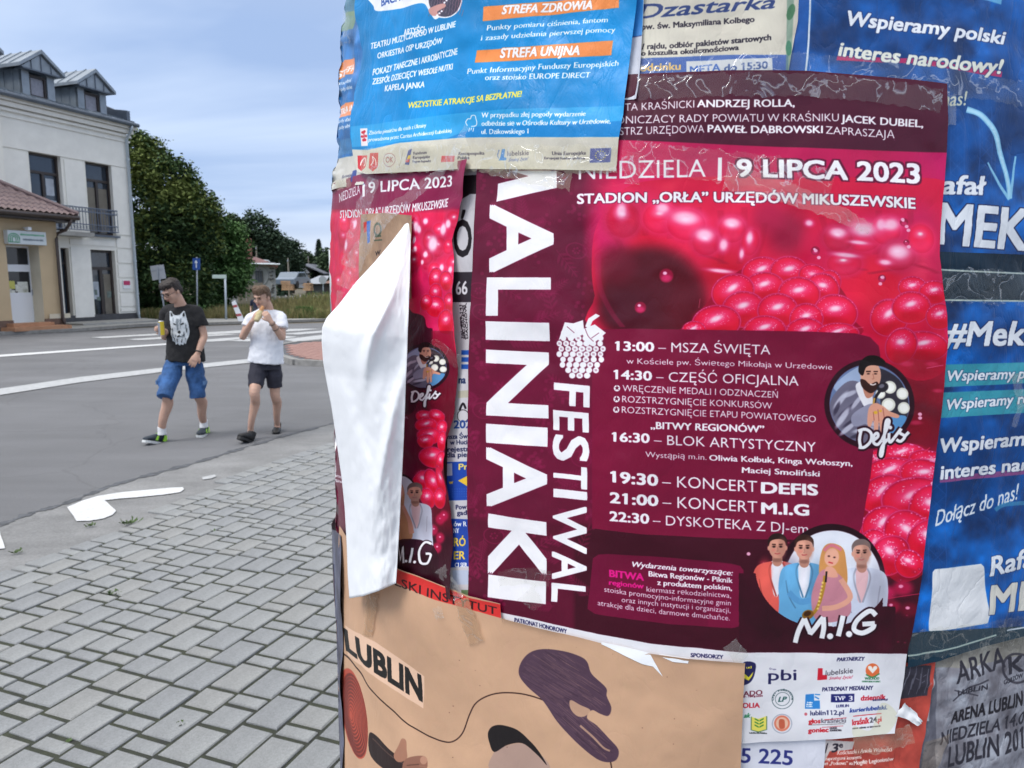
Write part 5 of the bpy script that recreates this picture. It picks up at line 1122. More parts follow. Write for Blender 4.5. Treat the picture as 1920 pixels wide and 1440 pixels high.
class Canvas:
    def __init__(s, name, x0, y0, x1, y1, base, res=0.0006, pad=.02, lift=0.0):
        """paper area covering the photo rectangle; colours are 0-255 print colours"""
        gx, gy = np.meshgrid(np.linspace(x0, x1, 30), np.linspace(y0, y1, 30)); s.lift = lift; S, Zz = cyl_hit(gx, gy, lift)
        s.name = name; s.s0, s.s1, s.z0, s.z1 = S.min() - pad, S.max() + pad, Zz.min() - pad, Zz.max() + pad; s.res = res
        s.w = int((s.s1 - s.s0) / res); s.h = int((s.z1 - s.z0) / res)
        s.a = np.empty((s.h, s.w, 3), np.float32); s.a[:] = np.array(base, np.float32)
        ss = s.s0 + (np.arange(s.w) + .5) * res; zz = s.z1 - (np.arange(s.h) + .5) * res
        s.PX, s.PY = [q.astype(np.float32) for q in cyl_px(ss[None] + 0 * zz[:, None], zz[:, None] + 0 * ss[None], lift)]
        s.view(0, 0, 1)
    def view(s, ox, oy, k, ky=None): s.ox, s.oy, s.kx, s.ky = ox, oy, k, ky or k; return s
    def tx(s, x, y):
        S, Zz = cyl_hit(s.ox + np.asarray(x, float) / s.kx, s.oy + np.asarray(y, float) / s.ky, s.lift)
        return (S - s.s0) / s.res, (s.z1 - Zz) / s.res
    def raster(s, X, Y, sub=3):
        """X, Y: (n,3) triangles in texels -> bbox and coverage"""
        ar = (X[:, 1] - X[:, 0]) * (Y[:, 2] - Y[:, 0]) - (X[:, 2] - X[:, 0]) * (Y[:, 1] - Y[:, 0]); sw = ar < 0
        X = X.copy(); Y = Y.copy(); X[sw] = X[sw][:, [0, 2, 1]]; Y[sw] = Y[sw][:, [0, 2, 1]]
        bx0, bx1 = int(max(0, np.floor(X.min()) - 1)), int(min(s.w, np.ceil(X.max()) + 2)); by0, by1 = int(max(0, np.floor(Y.min()) - 1)), int(min(s.h, np.ceil(Y.max()) + 2))
        if bx1 <= bx0 + 1 or by1 <= by0 + 1: return None
        W_, H_ = bx1 - bx0, by1 - by0
        xa = X.ravel() - bx0; ya = (Y.ravel() - by0) * sub; xb = X[:, [1, 2, 0]].ravel() - bx0; yb = (Y[:, [1, 2, 0]].ravel() - by0) * sub
        sg = np.where(yb > ya, 1., -1.); lo = np.minimum(ya, yb); hi = np.maximum(ya, yb); i0 = np.ceil(lo - .5).astype(int); i1 = np.ceil(hi - .5).astype(int)
        i0 = np.clip(i0, 0, H_ * sub); i1 = np.clip(i1, 0, H_ * sub); cnt = i1 - i0; k = cnt > 0
        xa, ya, xb, yb, sg, i0, cnt = [q[k] for q in (xa, ya, xb, yb, sg, i0, cnt)]
        if not len(cnt): return None
        r = np.repeat(np.arange(len(cnt)), cnt); row = np.arange(cnt.sum()) - np.repeat(np.cumsum(cnt) - cnt, cnt) + i0[r]
        xx = xa[r] + (xb[r] - xa[r]) * ((row + .5 - ya[r]) / (yb[r] - ya[r])); xx = np.clip(xx, 0, W_ - 1.001); xi = xx.astype(int); fr = xx - xi; g = sg[r]
        buf = np.bincount(row * (W_ + 1) + xi, g * (1 - fr), H_ * sub * (W_ + 1)) + np.bincount(row * (W_ + 1) + xi + 1, g * fr, H_ * sub * (W_ + 1))
        c = np.clip(np.abs(np.cumsum(buf.reshape(H_ * sub, W_ + 1)[:, :W_], 1)), 0, 1).reshape(H_, sub, W_).mean(1)
        return bx0, by0, bx1, by1, c.astype(np.float32)
    def blend(s, r, col, al=1.0):
        if r is None: return
        x0, y0, x1, y1, c = r; c = (c * al)[..., None]; s.a[y0:y1, x0:x1] = s.a[y0:y1, x0:x1] * (1 - c) + np.array(col, np.float32) * c
    def poly(s, pts, col, al=1.0, smooth=False):
        P = np.array(pts, float)
        if smooth: 
            n = len(P); out = []
            for i in range(n):
                p0, p1, p2, p3 = P[i - 1], P[i], P[(i + 1) % n], P[(i + 2) % n]
                for t in (0, .2, .4, .6, .8): out.append(.5 * (2 * p1 + (p2 - p0) * t + (2 * p0 - 5 * p1 + 4 * p2 - p3) * t * t + (3 * p1 - p0 - 3 * p2 + p3) * t ** 3))
            P = np.array(out)
        else:
            out = []
            for i in range(len(P)):
                a, b = P[i], P[(i + 1) % len(P)]; k = max(1, int(np.hypot(*((b - a) / (s.kx, s.ky))) / 25)); out += [a + (b - a) * q / k for q in range(k)]
            P = np.array(out)
        X, Y = s.tx(P[:, 0], P[:, 1]); s.blend(s._polyr(X, Y), col, al)
    def _polyr(s, X, Y, sub=3):
        # fan with signed winding: cumulative signed coverage handles concave outlines
        bx0, bx1 = int(max(0, np.floor(X.min()) - 1)), int(min(s.w, np.ceil(X.max()) + 2)); by0, by1 = int(max(0, np.floor(Y.min()) - 1)), int(min(s.h, np.ceil(Y.max()) + 2))
        if bx1 <= bx0 + 1 or by1 <= by0 + 1: return None
        W_, H_ = bx1 - bx0, by1 - by0; xa = X - bx0; ya = (Y - by0) * sub; xb = np.roll(xa, -1); yb = np.roll(ya, -1)
        sg = np.where(yb > ya, 1., -1.); lo = np.minimum(ya, yb); hi = np.maximum(ya, yb); i0 = np.clip(np.ceil(lo - .5).astype(int), 0, H_ * sub); i1 = np.clip(np.ceil(hi - .5).astype(int), 0, H_ * sub); cnt = i1 - i0; k = cnt > 0
        xa, ya, xb, yb, sg, i0, cnt = [q[k] for q in (xa, ya, xb, yb, sg, i0, cnt)]
        if not len(cnt): return None
        r = np.repeat(np.arange(len(cnt)), cnt); row = np.arange(cnt.sum()) - np.repeat(np.cumsum(cnt) - cnt, cnt) + i0[r]
        xx = xa[r] + (xb[r] - xa[r]) * ((row + .5 - ya[r]) / (yb[r] - ya[r])); xx = np.clip(xx, 0, W_ - 1.001); xi = xx.astype(int); fr = xx - xi; g = sg[r]
        buf = np.bincount(row * (W_ + 1) + xi, g * (1 - fr), H_ * sub * (W_ + 1)) + np.bincount(row * (W_ + 1) + xi + 1, g * fr, H_ * sub * (W_ + 1))
        c = np.clip(np.abs(np.cumsum(buf.reshape(H_ * sub, W_ + 1)[:, :W_], 1)), 0, 1).reshape(H_, sub, W_).mean(1)
        return bx0, by0, bx1, by1, c.astype(np.float32)
    def text(s, txt, x0, y0, x1, y1, h, col, wt=0.0, it=0.0, h2=None, sag=0.0, up=None, halo=None, al=1.0):
        """baseline (x0,y0)-(x1,y1), cap height h (h2 at the end) in view pixels; wt = stroke weight; halo = (weight, colour)"""
        V0, _ = glyphs(txt, 0.0)
        if not len(V0): return
        xa, xb = V0[:, 0].min(), V0[:, 0].max(); ch = CAPH; h2 = h if h2 is None else h2
        d = np.array([x1 - x0, y1 - y0], float); nrm = np.array([d[1], -d[0]]) / np.hypot(*d); U = np.array(up, float) / np.hypot(*up) if up is not None else (np.array([0, -1.]) if abs(d[0]) > abs(d[1]) else nrm)
        for wgt, cc, aa in ([(halo[0], halo[1], al)] if halo else []) + [(wt, col, al)]:
            V, T_ = bold(*glyphs(txt, 0.0), wgt)
            if not len(T_): continue
            u = (V[:, 0] + it * V[:, 1] - xa) / max(xb - xa + it * .4, 1e-6); v = V[:, 1] / ch; hh = h + (h2 - h) * u
            x = x0 + d[0] * u + U[0] * v * hh; y = y0 + d[1] * u + U[1] * v * hh
            if sag: x = x + (-U[0]) * sag * 4 * u * (1 - u); y = y + (-U[1]) * sag * 4 * u * (1 - u)
            X, Y = s.tx(x, y); s.blend(s.raster(X[T_], Y[T_]), cc, aa)
    def glyph(s, ch, x0, y0, x1, y1, col, wt=.02, rot=False, skew=0.0):
        """one word fitted exactly to the box; rot: reads downwards"""
        V, T_ = bold(*glyphs(ch, 0.0), wt); a0, a1 = V[:, 0].min(), V[:, 0].max(); b0, b1 = V[:, 1].min(), V[:, 1].max(); u = (V[:, 0] - a0) / (a1 - a0); v = (V[:, 1] - b0) / (b1 - b0)
        if rot: x = x0 + (x1 - x0) * v; y = y0 + (y1 - y0) * u + skew * v
        else: x = x0 + (x1 - x0) * u; y = y1 - (y1 - y0) * v + skew * u
        X, Y = s.tx(x, y); s.blend(s.raster(X[T_], Y[T_]), col)
    def pxbox(s, x0, y0, x1, y1):
        X, Y = s.tx([x0, x1, x0, x1, (x0 + x1) / 2, (x0 + x1) / 2], [y0, y0, y1, y1, y0, y1]); a, b = int(max(0, X.min() - 3)), int(min(s.w, X.max() + 4)); c, d = int(max(0, Y.min() - 3)), int(min(s.h, Y.max() + 4))
        if a >= b or c >= d: return None
        return a, c, b, d, (s.PX[c:d, a:b] - s.ox) * s.kx, (s.PY[c:d, a:b] - s.oy) * s.ky
    def ell(s, cx, cy, rx, ry, col, al=1.0, rot=0.0, soft=0.0, ring=None):
        R_ = max(rx, ry) * (1 + soft) + 2; q = s.pxbox(cx - R_, cy - R_, cx + R_, cy + R_)
        if q is None: return
        a, c, b, d, X, Y = q; cr, sr = math.cos(rot), math.sin(rot); u = ((X - cx) * cr + (Y - cy) * sr) / rx; v = (-(X - cx) * sr + (Y - cy) * cr) / ry; r = np.sqrt(u * u + v * v); m = min(rx, ry)
        if soft: cov = np.clip((1 + soft - r) / (2 * soft), 0, 1); cov = cov * cov * (3 - 2 * cov)
        else: cov = np.clip((1 - r) * m * .7 + .5, 0, 1)
        if ring: cov = cov * np.clip((r - (1 - ring)) * m * .7 + .5, 0, 1)
        s.blend((a, c, b, d, cov), col, al)
    def line(s, pts, wd, col, al=1.0, wd2=None, smooth=True):
        P = np.array(pts, float)
        if smooth and len(P) > 2:
            out = []
            for i in range(len(P) - 1):
                p0, p1, p2, p3 = P[max(i - 1, 0)], P[i], P[i + 1], P[min(i + 2, len(P) - 1)]
                for t in (0, .17, .33, .5, .67, .83): out.append(.5 * (2 * p1 + (p2 - p0) * t + (2 * p0 - 5 * p1 + 4 * p2 - p3) * t * t + (3 * p1 - p0 - 3 * p2 + p3) * t ** 3))
            P = np.array(out + [P[-1]])
        d = np.gradient(P, axis=0); L_ = np.hypot(d[:, 0], d[:, 1])[:, None] + 1e-9; n = np.stack([-d[:, 1], d[:, 0]], 1) / L_; w_ = np.linspace(wd, wd if wd2 is None else wd2, len(P))[:, None] / 2
        A = P + n * w_; B = P - n * w_; tri = []
        XA, YA = s.tx(A[:, 0], A[:, 1]); XB, YB = s.tx(B[:, 0], B[:, 1]); X = np.r_[np.stack([XA[:-1], XB[:-1], XA[1:]], 1), np.stack([XB[:-1], XB[1:], XA[1:]], 1)]; Y = np.r_[np.stack([YA[:-1], YB[:-1], YA[1:]], 1), np.stack([YB[:-1], YB[1:], YA[1:]], 1)]
        s.blend(s.raster(X, Y), col, al)
    def grade(s, f):
        """f(PX, PY, array) edits the whole sheet by photo position"""
        s.a = f(s.PX, s.PY, s.a)
    def image(s):
        im = bpy.data.images.new(s.name, s.w, s.h, alpha=False); px = np.ones((s.h, s.w, 4), np.float32); px[..., :3] = np.clip(s.a[::-1] / 255, 0, 1) ** np.array((1.06, 1.16, 1.12), np.float32); im.pixels.foreach_set(px.ravel()); im.update(); im.pack(); return im
WHT = (240, 240, 242)
def drupelets(C, L, seed, c_in=(228, 26, 70), c_rim=(150, 8, 48), edge=(245, 110, 150), hi=(255, 205, 225), soft=0.0, bright=1.0):
    """raspberry grains: [(cx, cy, rx, ry, rot)] painted back to front, each a print of a shiny grain"""
    R = random.Random(seed)
    for (cx, cy, rx, ry, rot) in L:
        k = R.uniform(.88, 1.1) * bright; f = lambda c, m=1: tuple(min(255, v * k * m) for v in c); q = .04 + soft
        C.ell(cx, cy, rx, ry, f(c_rim), 1, rot, soft=q); C.ell(cx, cy, rx * .97, ry * .97, f(edge), .5, rot, soft=.03 + soft, ring=.05)
        C.ell(cx - rx * .04, cy - ry * .06, rx * .80, ry * .80, f(c_in), .95, rot, soft=.30); C.ell(cx + rx * .1, cy + ry * .42, rx * .55, ry * .30, f(edge, .9), .28, rot, soft=.6)
        C.ell(cx - rx * .05, cy - ry * .28, rx * .34, ry * .22, hi, .55, rot, soft=.6 + soft); C.ell(cx - rx * .05, cy - ry * .30, rx * .15, ry * .09, (255, 245, 250), .85, rot, soft=.5 + soft)
        if soft < .15:
            for j in range(int(10)): C.ell(cx - rx * .05 + R.gauss(0, rx * .22), cy - ry * .28 + R.gauss(0, ry * .14), rx * .02 + .5, rx * .02 + .5, (255, 240, 248), .55, soft=.4)
def cluster(cx, cy, R_, g, seed, squash=1.0):
    r = random.Random(seed); L = []; k = 0
    for ring, n in ((1.0, int(6.5 * R_ / g / 1.15)), (.66, int(4.2 * R_ / g / 1.1)), (.32, max(4, int(2.0 * R_ / g))), (0, 1)):
        for i in range(n):
            a = 6.283 * i / n + ring * 2 + r.uniform(-.08, .08); sh = 1 - .28 * ring; L.append((cx + math.cos(a) * R_ * ring * .82, cy + math.sin(a) * R_ * ring * .82 * squash, g * sh * r.uniform(.95, 1.1), g * sh * r.uniform(.85, 1.0), a))
    return [(x, y, rx, ry, (r.uniform(-.3, .3))) for x, y, rx, ry, a in L]
def frond(C, x, y, ang, L, col, al=.55, n=7, wd=1.5):
    dx, dy = math.cos(ang), math.sin(ang); C.line([(x, y), (x + dx * L, y + dy * L)], wd, col, al)
    for i in range(1, n + 1):
        t = i / (n + .5); l = L * .30 * (1 - t * .55)
        for sg in (-1, 1): a = ang + sg * .85; C.ell(x + dx * L * t + math.cos(a) * l * .6, y + dy * L * t + math.sin(a) * l * .6, l * .55, l * .16, col, al, a)
    C.ell(x + dx * L * 1.05, y + dy * L * 1.05, L * .1, L * .035, col, al, ang)
# ---------------------------------------------------------------- artwork of the sheets
PLUM = (106, 17, 56); DPLUM = (72, 12, 38)
def singer(C, cx, cy, r):
    """round photo print of a bearded singer with a microphone, pointing hand; dark rim"""
    u = lambda x, y: (cx + x * r, cy + y * r); E = lambda x, y, a, b, c, al=1, rot=0, soft=0: C.ell(cx + x * r, cy + y * r, a * r, b * r, c, al, rot, soft)
    P = lambda pts, c, al=1, sm=True: C.poly([u(*p) for p in pts], c, al, sm)
    E(0, 0, 1.13, 1.13, (45, 12, 30)); E(0, 0, 1.0, 1.0, (108, 134, 168)); 
    P([(-.9, -.4), (-.5, -.8), (-.1, -.95), (.1, -.5), (-.4, -.2)], (160, 182, 208)); P([(.2, -.9), (.75, -.62), (.98, 0), (.8, .55), (.35, .2), (.25, -.4)], (54, 58, 66))
    for x, y, q in ((.52, -.42, .16), (.83, -.26, .15), (.48, .02, .17), (.86, .10, .15), (.28, -.25, .12)): E(x, y, q, q, (226, 228, 214)); E(x, y, q * .7, q * .7, (248, 248, 240))
    P([(.3, .35), (.9, .3), (.8, .6), (.4, .9), (.2, .6)], (96, 160, 205)); P([(-.98, -.05), (-.62, -.52), (-.28, -.56), (0, -.28), (.30, .05), (.40, .35), (.1, .95), (-.45, .88), (-.85, .5)], (112, 116, 132))
    for x, y, a, b, rt, c_ in ((-.72, -.1, .26, .07, -.9, 1), (-.55, .15, .30, .06, -.7, 0), (-.5, -.25, .20, .06, -.4, 1), (-.68, .35, .30, .07, -1.0, 1), (-.42, .42, .30, .05, -.6, 0), (-.32, -.05, .24, .05, -.9, 1), (-.2, .35, .26, .05, -.3, 0), (-.55, .62, .26, .06, -.7, 1), (-.15, .65, .28, .06, -.2, 1), (-.82, .12, .18, .05, -1.2, 0), (-.1, .05, .2, .05, -.8, 0), (-.3, .8, .2, .05, -.3, 0), (.05, .5, .2, .05, .2, 1)): E(x, y, a, b, (204, 208, 222) if c_ else (56, 58, 76), .8, rt, .35)
    P([(-.35, -.45), (-.1, -.55), (.08, -.2), (.05, .2), (-.12, .1)], (232, 232, 236)); P([(-.16, -.5), (.12, -.5), (.10, -.22), (-.08, -.16)], (196, 142, 118))
    P([(-.20, -.98), (.18, -1.02), (.30, -.72), (.22, -.42), (.02, -.30), (-.14, -.44), (-.22, -.7)], (222, 172, 146)); P([(-.22, -.62), (-.10, -.60), (.02, -.50), (.20, -.56), (.24, -.42), (.06, -.27), (-.10, -.34), (-.20, -.46)], (58, 34, 26))
    P([(-.27, -.82), (-.22, -1.06), (-.02, -1.22), (.24, -1.20), (.42, -1.05), (.30, -.96), (.08, -.98), (-.08, -.92), (-.16, -.72)], (26, 18, 18))
    E(-.02, -.76, .035, .016, (40, 24, 20)); E(.16, -.76, .035, .016, (40, 24, 20)); C.line([u(-.08, -.82), u(.04, -.82)], r * .03, (50, 30, 24)); C.line([u(.11, -.82), u(.22, -.82)], r * .03, (50, 30, 24)); C.line([u(.09, -.76), u(.12, -.64), u(.07, -.63)], r * .02, (186, 128, 106)); C.line([u(.02, -.50), u(.10, -.48), u(.18, -.51)], r * .035, (235, 225, 220))
    E(.34, -.42, .15, .12, (36, 38, 44), 1, -.4); E(.32, -.45, .07, .05, (110, 116, 126), 1, -.4, .3); C.line([u(.30, -.36), u(.16, -.16), u(.12, .1)], r * .07, (36, 36, 42)); C.line([u(.13, -.15), u(.08, .2)], r * .05, (196, 160, 76))
    P([(-.45, .28), (-.05, .02), (.22, .02), (.34, .18), (.30, .42), (.1, .45), (-.1, .5), (-.4, .56)], (150, 156, 174)); P([(-.02, .12), (.15, -.02), (.35, .06), (.50, .18), (.74, .28), (.70, .36), (.46, .32), (.36, .42), (.36, .70), (.28, .72), (.24, .46), (.20, .74), (.12, .72), (.10, .42), (.02, .58), (-.06, .5)], (224, 168, 142))
    for a, b, c_, d in ((.34, .10, .38, .40), (.22, .14, .24, .44), (.10, .2, .12, .42)): C.line([u(a, b), u(c_, d)], r * .02, (168, 108, 88))
    E(.16, .22, .05, .04, (220, 180, 60)); E(.28, .18, .035, .03, (220, 180, 60))
def script_defis(C, x, y, w_, rise, th, ink=(236, 238, 240), rim=(45, 12, 30)):
    """hand lettered word Defis; x,y start of the baseline, w_ total width, rise = how far the end lies above"""
    T = lambda pts: [(x + p * w_, y - p * rise - q * w_) for p, q in pts]
    S = [[(.05, .02), (.03, .16), (.06, .33)], [(.0, .33), (.14, .34), (.25, .24), (.24, .09), (.12, .0), (.01, .02)], [(.27, .08), (.38, .15), (.37, .22), (.31, .19), (.30, .06), (.38, .0), (.46, .07)],
         [(.46, .07), (.58, .32), (.60, .42), (.55, .43), (.52, .28), (.50, -.02), (.46, -.22), (.43, -.20), (.47, -.05), (.58, .07)], [(.60, .18), (.60, .05), (.63, .0), (.70, .07)], [(.70, .07), (.83, .22), (.80, .15), (.90, .06), (.82, -.02), (.74, .03)], [(.90, .06), (.98, .13)]]
    for wd, c in ((th * 2.2, rim), (th, ink)):
        for st in S: C.line(T(st), wd, c)
        X, Y = T([(.625, .28)])[0]; C.ell(X, Y, wd * .6, wd * .6, c)
def brush_mig(C, x, y, w_, h, rise, th, ink=(238, 240, 242), rim=(40, 10, 28), start=0):
    T = lambda pts: [(x + p * w_, y - p * rise - q * h) for p, q in pts]
    S = [[(.02, -.05), (.06, .45), (.13, .95)], [(.13, .95), (.20, .35), (.22, .30), (.36, .92)], [(.36, .92), (.37, .45), (.35, -.02)], [(.55, .0), (.58, .5), (.60, .88)], [(1.0, .72), (.92, .95), (.78, .62), (.74, .22), (.84, .02), (.96, .18), (.98, .36)], [(.84, .40), (.99, .38)]]
    for wd, c in ((th * 1.7, rim), (th, ink)):
        for st in S[start:]: C.line(T(st), wd, c)
        for p in ((.45, .04), (.68, .04)):
            if start == 0 or p[0] > .4: X, Y = T([p])[0]; C.ell(X, Y, wd * .62, wd * .62, c)
def bust(C, cx, cy, k, jacket, shirt, skin, hair, w_=1.0, dark=None, beard=None):
    """small print of a standing person, head at (cx, cy), k = head half height"""
    P = lambda pts, c, al=1: C.poly([(cx + a * k, cy + b * k) for a, b in pts], c, al, True); j2 = tuple(v * .78 for v in jacket)
    P([(-.5 * w_, 1.3), (-1.9 * w_, 1.75), (-2.35 * w_, 3.0), (-2.35 * w_, 5.0), (-2.0 * w_, 7.6), (1.9 * w_, 7.6), (2.1 * w_, 5), (2.15 * w_, 3.0), (1.8 * w_, 1.75), (.5 * w_, 1.3)], jacket)
    P([(-.45, 1.2), (.45, 1.2), (.55, 2.4), (.15, 4.4), (-.35, 4.4), (-.55, 2.4)], shirt); C.line([(cx - .5 * k, cy + 1.4 * k), (cx - .75 * k, cy + 2.4 * k), (cx - .1 * k, cy + 4.6 * k)], .16 * k, j2); C.line([(cx + .5 * k, cy + 1.4 * k), (cx + .75 * k, cy + 2.4 * k), (cx + .1 * k, cy + 4.6 * k)], .16 * k, j2)
    C.line([(cx - 1.7 * w_ * k, cy + 3 * k), (cx - 1.45 * w_ * k, cy + 4.4 * k), (cx - .8 * w_ * k, cy + 5.6 * k)], .12 * k, j2); C.line([(cx + 1.5 * w_ * k, cy + 3 * k), (cx + 1.3 * w_ * k, cy + 5 * k)], .12 * k, j2)
    P([(-.38, .5), (.38, .5), (.42, 1.5), (0, 1.8), (-.42, 1.5)], tuple(v * .86 for v in skin)); C.ell(cx, cy, .80 * k, 1.05 * k, skin); C.ell(cx - .8 * k, cy + .05 * k, .14 * k, .24 * k, skin); C.ell(cx + .8 * k, cy + .05 * k, .14 * k, .24 * k, skin)
    P([(-.86, -.1), (-.88, -.75), (-.45, -1.25), (.3, -1.3), (.85, -.85), (.86, -.1), (.70, -.55), (.2, -.78), (-.4, -.72), (-.72, -.5)], hair)
    C.ell(cx + .42 * k, cy + .1 * k, .42 * k, .95 * k, tuple(v * .80 for v in skin), .55, soft=.5); C.ell(cx - .2 * k, cy - .35 * k, .35 * k, .3 * k, tuple(min(255, v * 1.1) for v in skin), .6, soft=.6); C.ell(cx - .36 * k, cy + .25 * k, .2 * k, .16 * k, (226, 130, 116), .4, soft=.6); C.ell(cx, cy + 1.22 * k, .45 * k, .18 * k, tuple(v * .62 for v in skin), .7, soft=.5)
    C.ell(cx + 1.3 * w_ * k, cy + 3.6 * k, .9 * k, 2.4 * k, tuple(v * .7 for v in jacket), .45, soft=.5); C.ell(cx - 1.2 * w_ * k, cy + 2.4 * k, .6 * k, 1.2 * k, tuple(min(255, v * 1.14) for v in jacket), .5, soft=.6)
    for s in (-1, 1): C.ell(cx + s * .32 * k, cy - .10 * k, .21 * k, .12 * k, tuple(v * .6 for v in skin), .6, soft=.5); C.ell(cx + s * .32 * k, cy - .06 * k, .13 * k, .085 * k, (34, 22, 20)); C.line([(cx + s * .14 * k, cy - .27 * k), (cx + s * .50 * k, cy - .30 * k)], .11 * k, (70, 46, 38))
    C.line([(cx, cy), (cx + .05 * k, cy + .32 * k), (cx - .08 * k, cy + .36 * k)], .07 * k, tuple(v * .8 for v in skin)); C.line([(cx - .25 * k, cy + .56 * k), (cx, cy + .62 * k), (cx + .27 * k, cy + .54 * k)], .10 * k, (190, 96, 92))
    if beard: C.ell(cx, cy + .72 * k, .5 * k, .34 * k, beard, .45, soft=.4)

# ================= main poster
C1 = Canvas('festival_print', 868, 120, 1780, 1410, PLUM, .00055, lift=.0058)
def g1(PX, PY, a):
    h, w_ = PX.shape; n = vnoise(h, w_, 90, 3)[..., None]; a = a * (.88 + .24 * n)
    def mix(a, m, c): m = m[..., None]; return a * (1 - m) + np.array(c, np.float32) * m
    sm = lambda v, lo, hi: np.clip((v - lo) / (hi - lo), 0, 1)
    top = sm(PY, 262 + (PX - 1172) * .04, 264 + (PX - 1172) * .04)
    berry = sm(PX, 1090, 1150) * top * (1 - sm(PY, 1010, 1200)) * (1 - (1 - sm(PX, 1200, 1300)) * sm(PY, 600, 650)) ; n2 = vnoise(h, w_, 150, 9); n3 = vnoise(h, w_, 60, 10)
    red = np.stack([205 + 40 * n3, 14 + 30 * n2, 66 + 46 * n2], -1); a = a * (1 - berry[..., None]) + red * berry[..., None]
    pk = sm(PY, 380, 300) * top * sm(PX, 1100, 1300); a = mix(a, pk * .75, (176, 22, 88))
    a = mix(a, sm(PX, 1640, 1760) * sm(PY, 500, 300) * top * .7, (196, 20, 110))
    dk = np.exp(-(((PX - 1195) / 95) ** 2 + ((PY - 555) / 85) ** 2) ** 2); a = mix(a, dk, (78, 8, 32)); dk2 = np.exp(-(((PX - 1130) / 45) ** 2 + ((PY - 620) / 60) ** 2)); a = mix(a, dk2 * .9, (86, 12, 44))
    a = mix(a, (1 - top) * 1.0, (80, 20, 48))
    bot = sm(PY, 978 + (PX - 1080) * .05, 988 + (PX - 1080) * .05); a = mix(a, bot * sm(PX, 1070, 1080), (66, 10, 34)); a = mix(a, bot * .35 * (1 - sm(PX, 1070, 1080)), (66, 10, 34))
    dr = np.exp(-(((PX - 1700) / 130) ** 2 + ((PY - 775) / 95) ** 2) ** 1.5); a = mix(a, dr * .97, (96, 8, 32))
    return a
C1.grade(g1); C = C1; C.view(0, 0, 1); R_ = random.Random(8)
# pattern on the left
for i in range(95):
    x = R_.uniform(880, 1110); y = R_.uniform(325, 1150)
    frond(C, x, y, R_.uniform(0, 6.28), R_.uniform(28, 62), (146, 36, 84), .38, R_.choice([5, 7, 8]), 1.4) if i % 3 else [C.ell(x + R_.gauss(0, 12), y + R_.gauss(0, 12), 3.4, 3.4, (146, 36, 84), .4) for _ in range(9)]
for x, y in ((898, 545), (905, 585), (1080, 470), (925, 1005), (1090, 860), (905, 770)): C.ell(x, y, 20, 15, (146, 36, 84), .5, .3, ring=.12); [C.ell(x + 6 * math.cos(t), y + 5 * math.sin(t), 1.8, 1.8, (146, 36, 84), .6) for t in range(6)]
# raspberries: soft, out-of-focus fruit behind, one sharp berry in the middle
C.view(1050, 300, 1.6933); R_ = random.Random(21)
C.poly([(100, 330), (112, 220), (170, 130), (260, 70), (560, 50), (700, 60), (1190, 60), (1215, 160), (1190, 420), (1225, 640), (1130, 700), (1000, 620), (940, 545), (150, 545), (110, 430)], (212, 24, 72), 1, True)
for x, y, a, b, c_ in ((160, 230, 60, 110, (214, 40, 110)), (240, 150, 90, 60, (226, 46, 100)), (300, 230, 90, 60, (220, 26, 66)), (420, 220, 90, 80, (232, 40, 84)), (540, 230, 80, 70, (222, 40, 90)), (600, 340, 70, 60, (206, 24, 70)), (520, 360, 60, 60, (196, 14, 50)), (720, 230, 60, 70, (150, 24, 66)), (660, 180, 50, 50, (176, 28, 76)),
                       (860, 300, 90, 80, (206, 20, 80)), (960, 230, 90, 60, (226, 36, 96)), (1050, 250, 80, 80, (228, 44, 110)), (960, 370, 110, 80, (226, 26, 66)), (1040, 430, 90, 90, (216, 22, 60)), (1140, 230, 60, 90, (200, 26, 96)), (1130, 330, 60, 60, (226, 60, 100)), (1200, 300, 40, 120, (196, 24, 84))): C.ell(x, y, a, b, c_, .85, 0, .6)
for x0, y0, x1, y1 in ((150, 230, 190, 290), (255, 120, 262, 240), (360, 120, 340, 250), (430, 150, 425, 290), (500, 160, 500, 330), (575, 150, 560, 330), (640, 200, 600, 330), (440, 300, 520, 330), (820, 180, 850, 330), (900, 160, 925, 290), (1000, 160, 990, 300), (1100, 160, 1090, 300), (850, 330, 960, 350), (970, 360, 1080, 340), (1100, 330, 1180, 360)):
    for k in range(5): C.line([(x0 + k * 4, y0), ((x0 + x1) / 2 + k * 4 + 8, (y0 + y1) / 2), (x1 + k * 4, y1)], 7, (150, 8, 52), .13)
drupelets(C, [(200, 190, 58, 62, .2), (320, 185, 62, 52, 0), (400, 205, 66, 54, .1), (462, 262, 46, 44, .3), (545, 220, 46, 46, .2), (602, 262, 30, 46, .2), (960, 245, 62, 50, 0), (1030, 225, 50, 48, .2), (1070, 305, 56, 50, 0), (880, 250, 50, 44, .3), (1140, 250, 44, 50, 0), (900, 330, 60, 40, 0)], 1, (234, 36, 84), (206, 24, 76), (240, 80, 130), (255, 190, 215), soft=.40)
for x, y, a, b in ((195, 160, 13, 20), (325, 153, 18, 13), (398, 184, 36, 18), (458, 238, 24, 16), (518, 270, 11, 16), (545, 200, 22, 13), (600, 247, 8, 17), (575, 298, 6, 13), (508, 352, 32, 5), (960, 220, 34, 18), (1015, 205, 12, 15), (1048, 205, 20, 16), (880, 230, 22, 12), (1070, 292, 28, 20), (1028, 325, 15, 7), (905, 302, 32, 6), (945, 262, 24, 5), (790, 200, 10, 8)): C.ell(x, y, a * 1.5, b * 1.5, (255, 150, 195), .55, .1, .7); C.ell(x, y, a, b, (255, 222, 238), .75, .1, .6)
C.ell(285, 425, 158, 150, (84, 9, 30), .96, 0, .22); C.ell(300, 500, 150, 90, (84, 9, 30), .95, 0, .3)
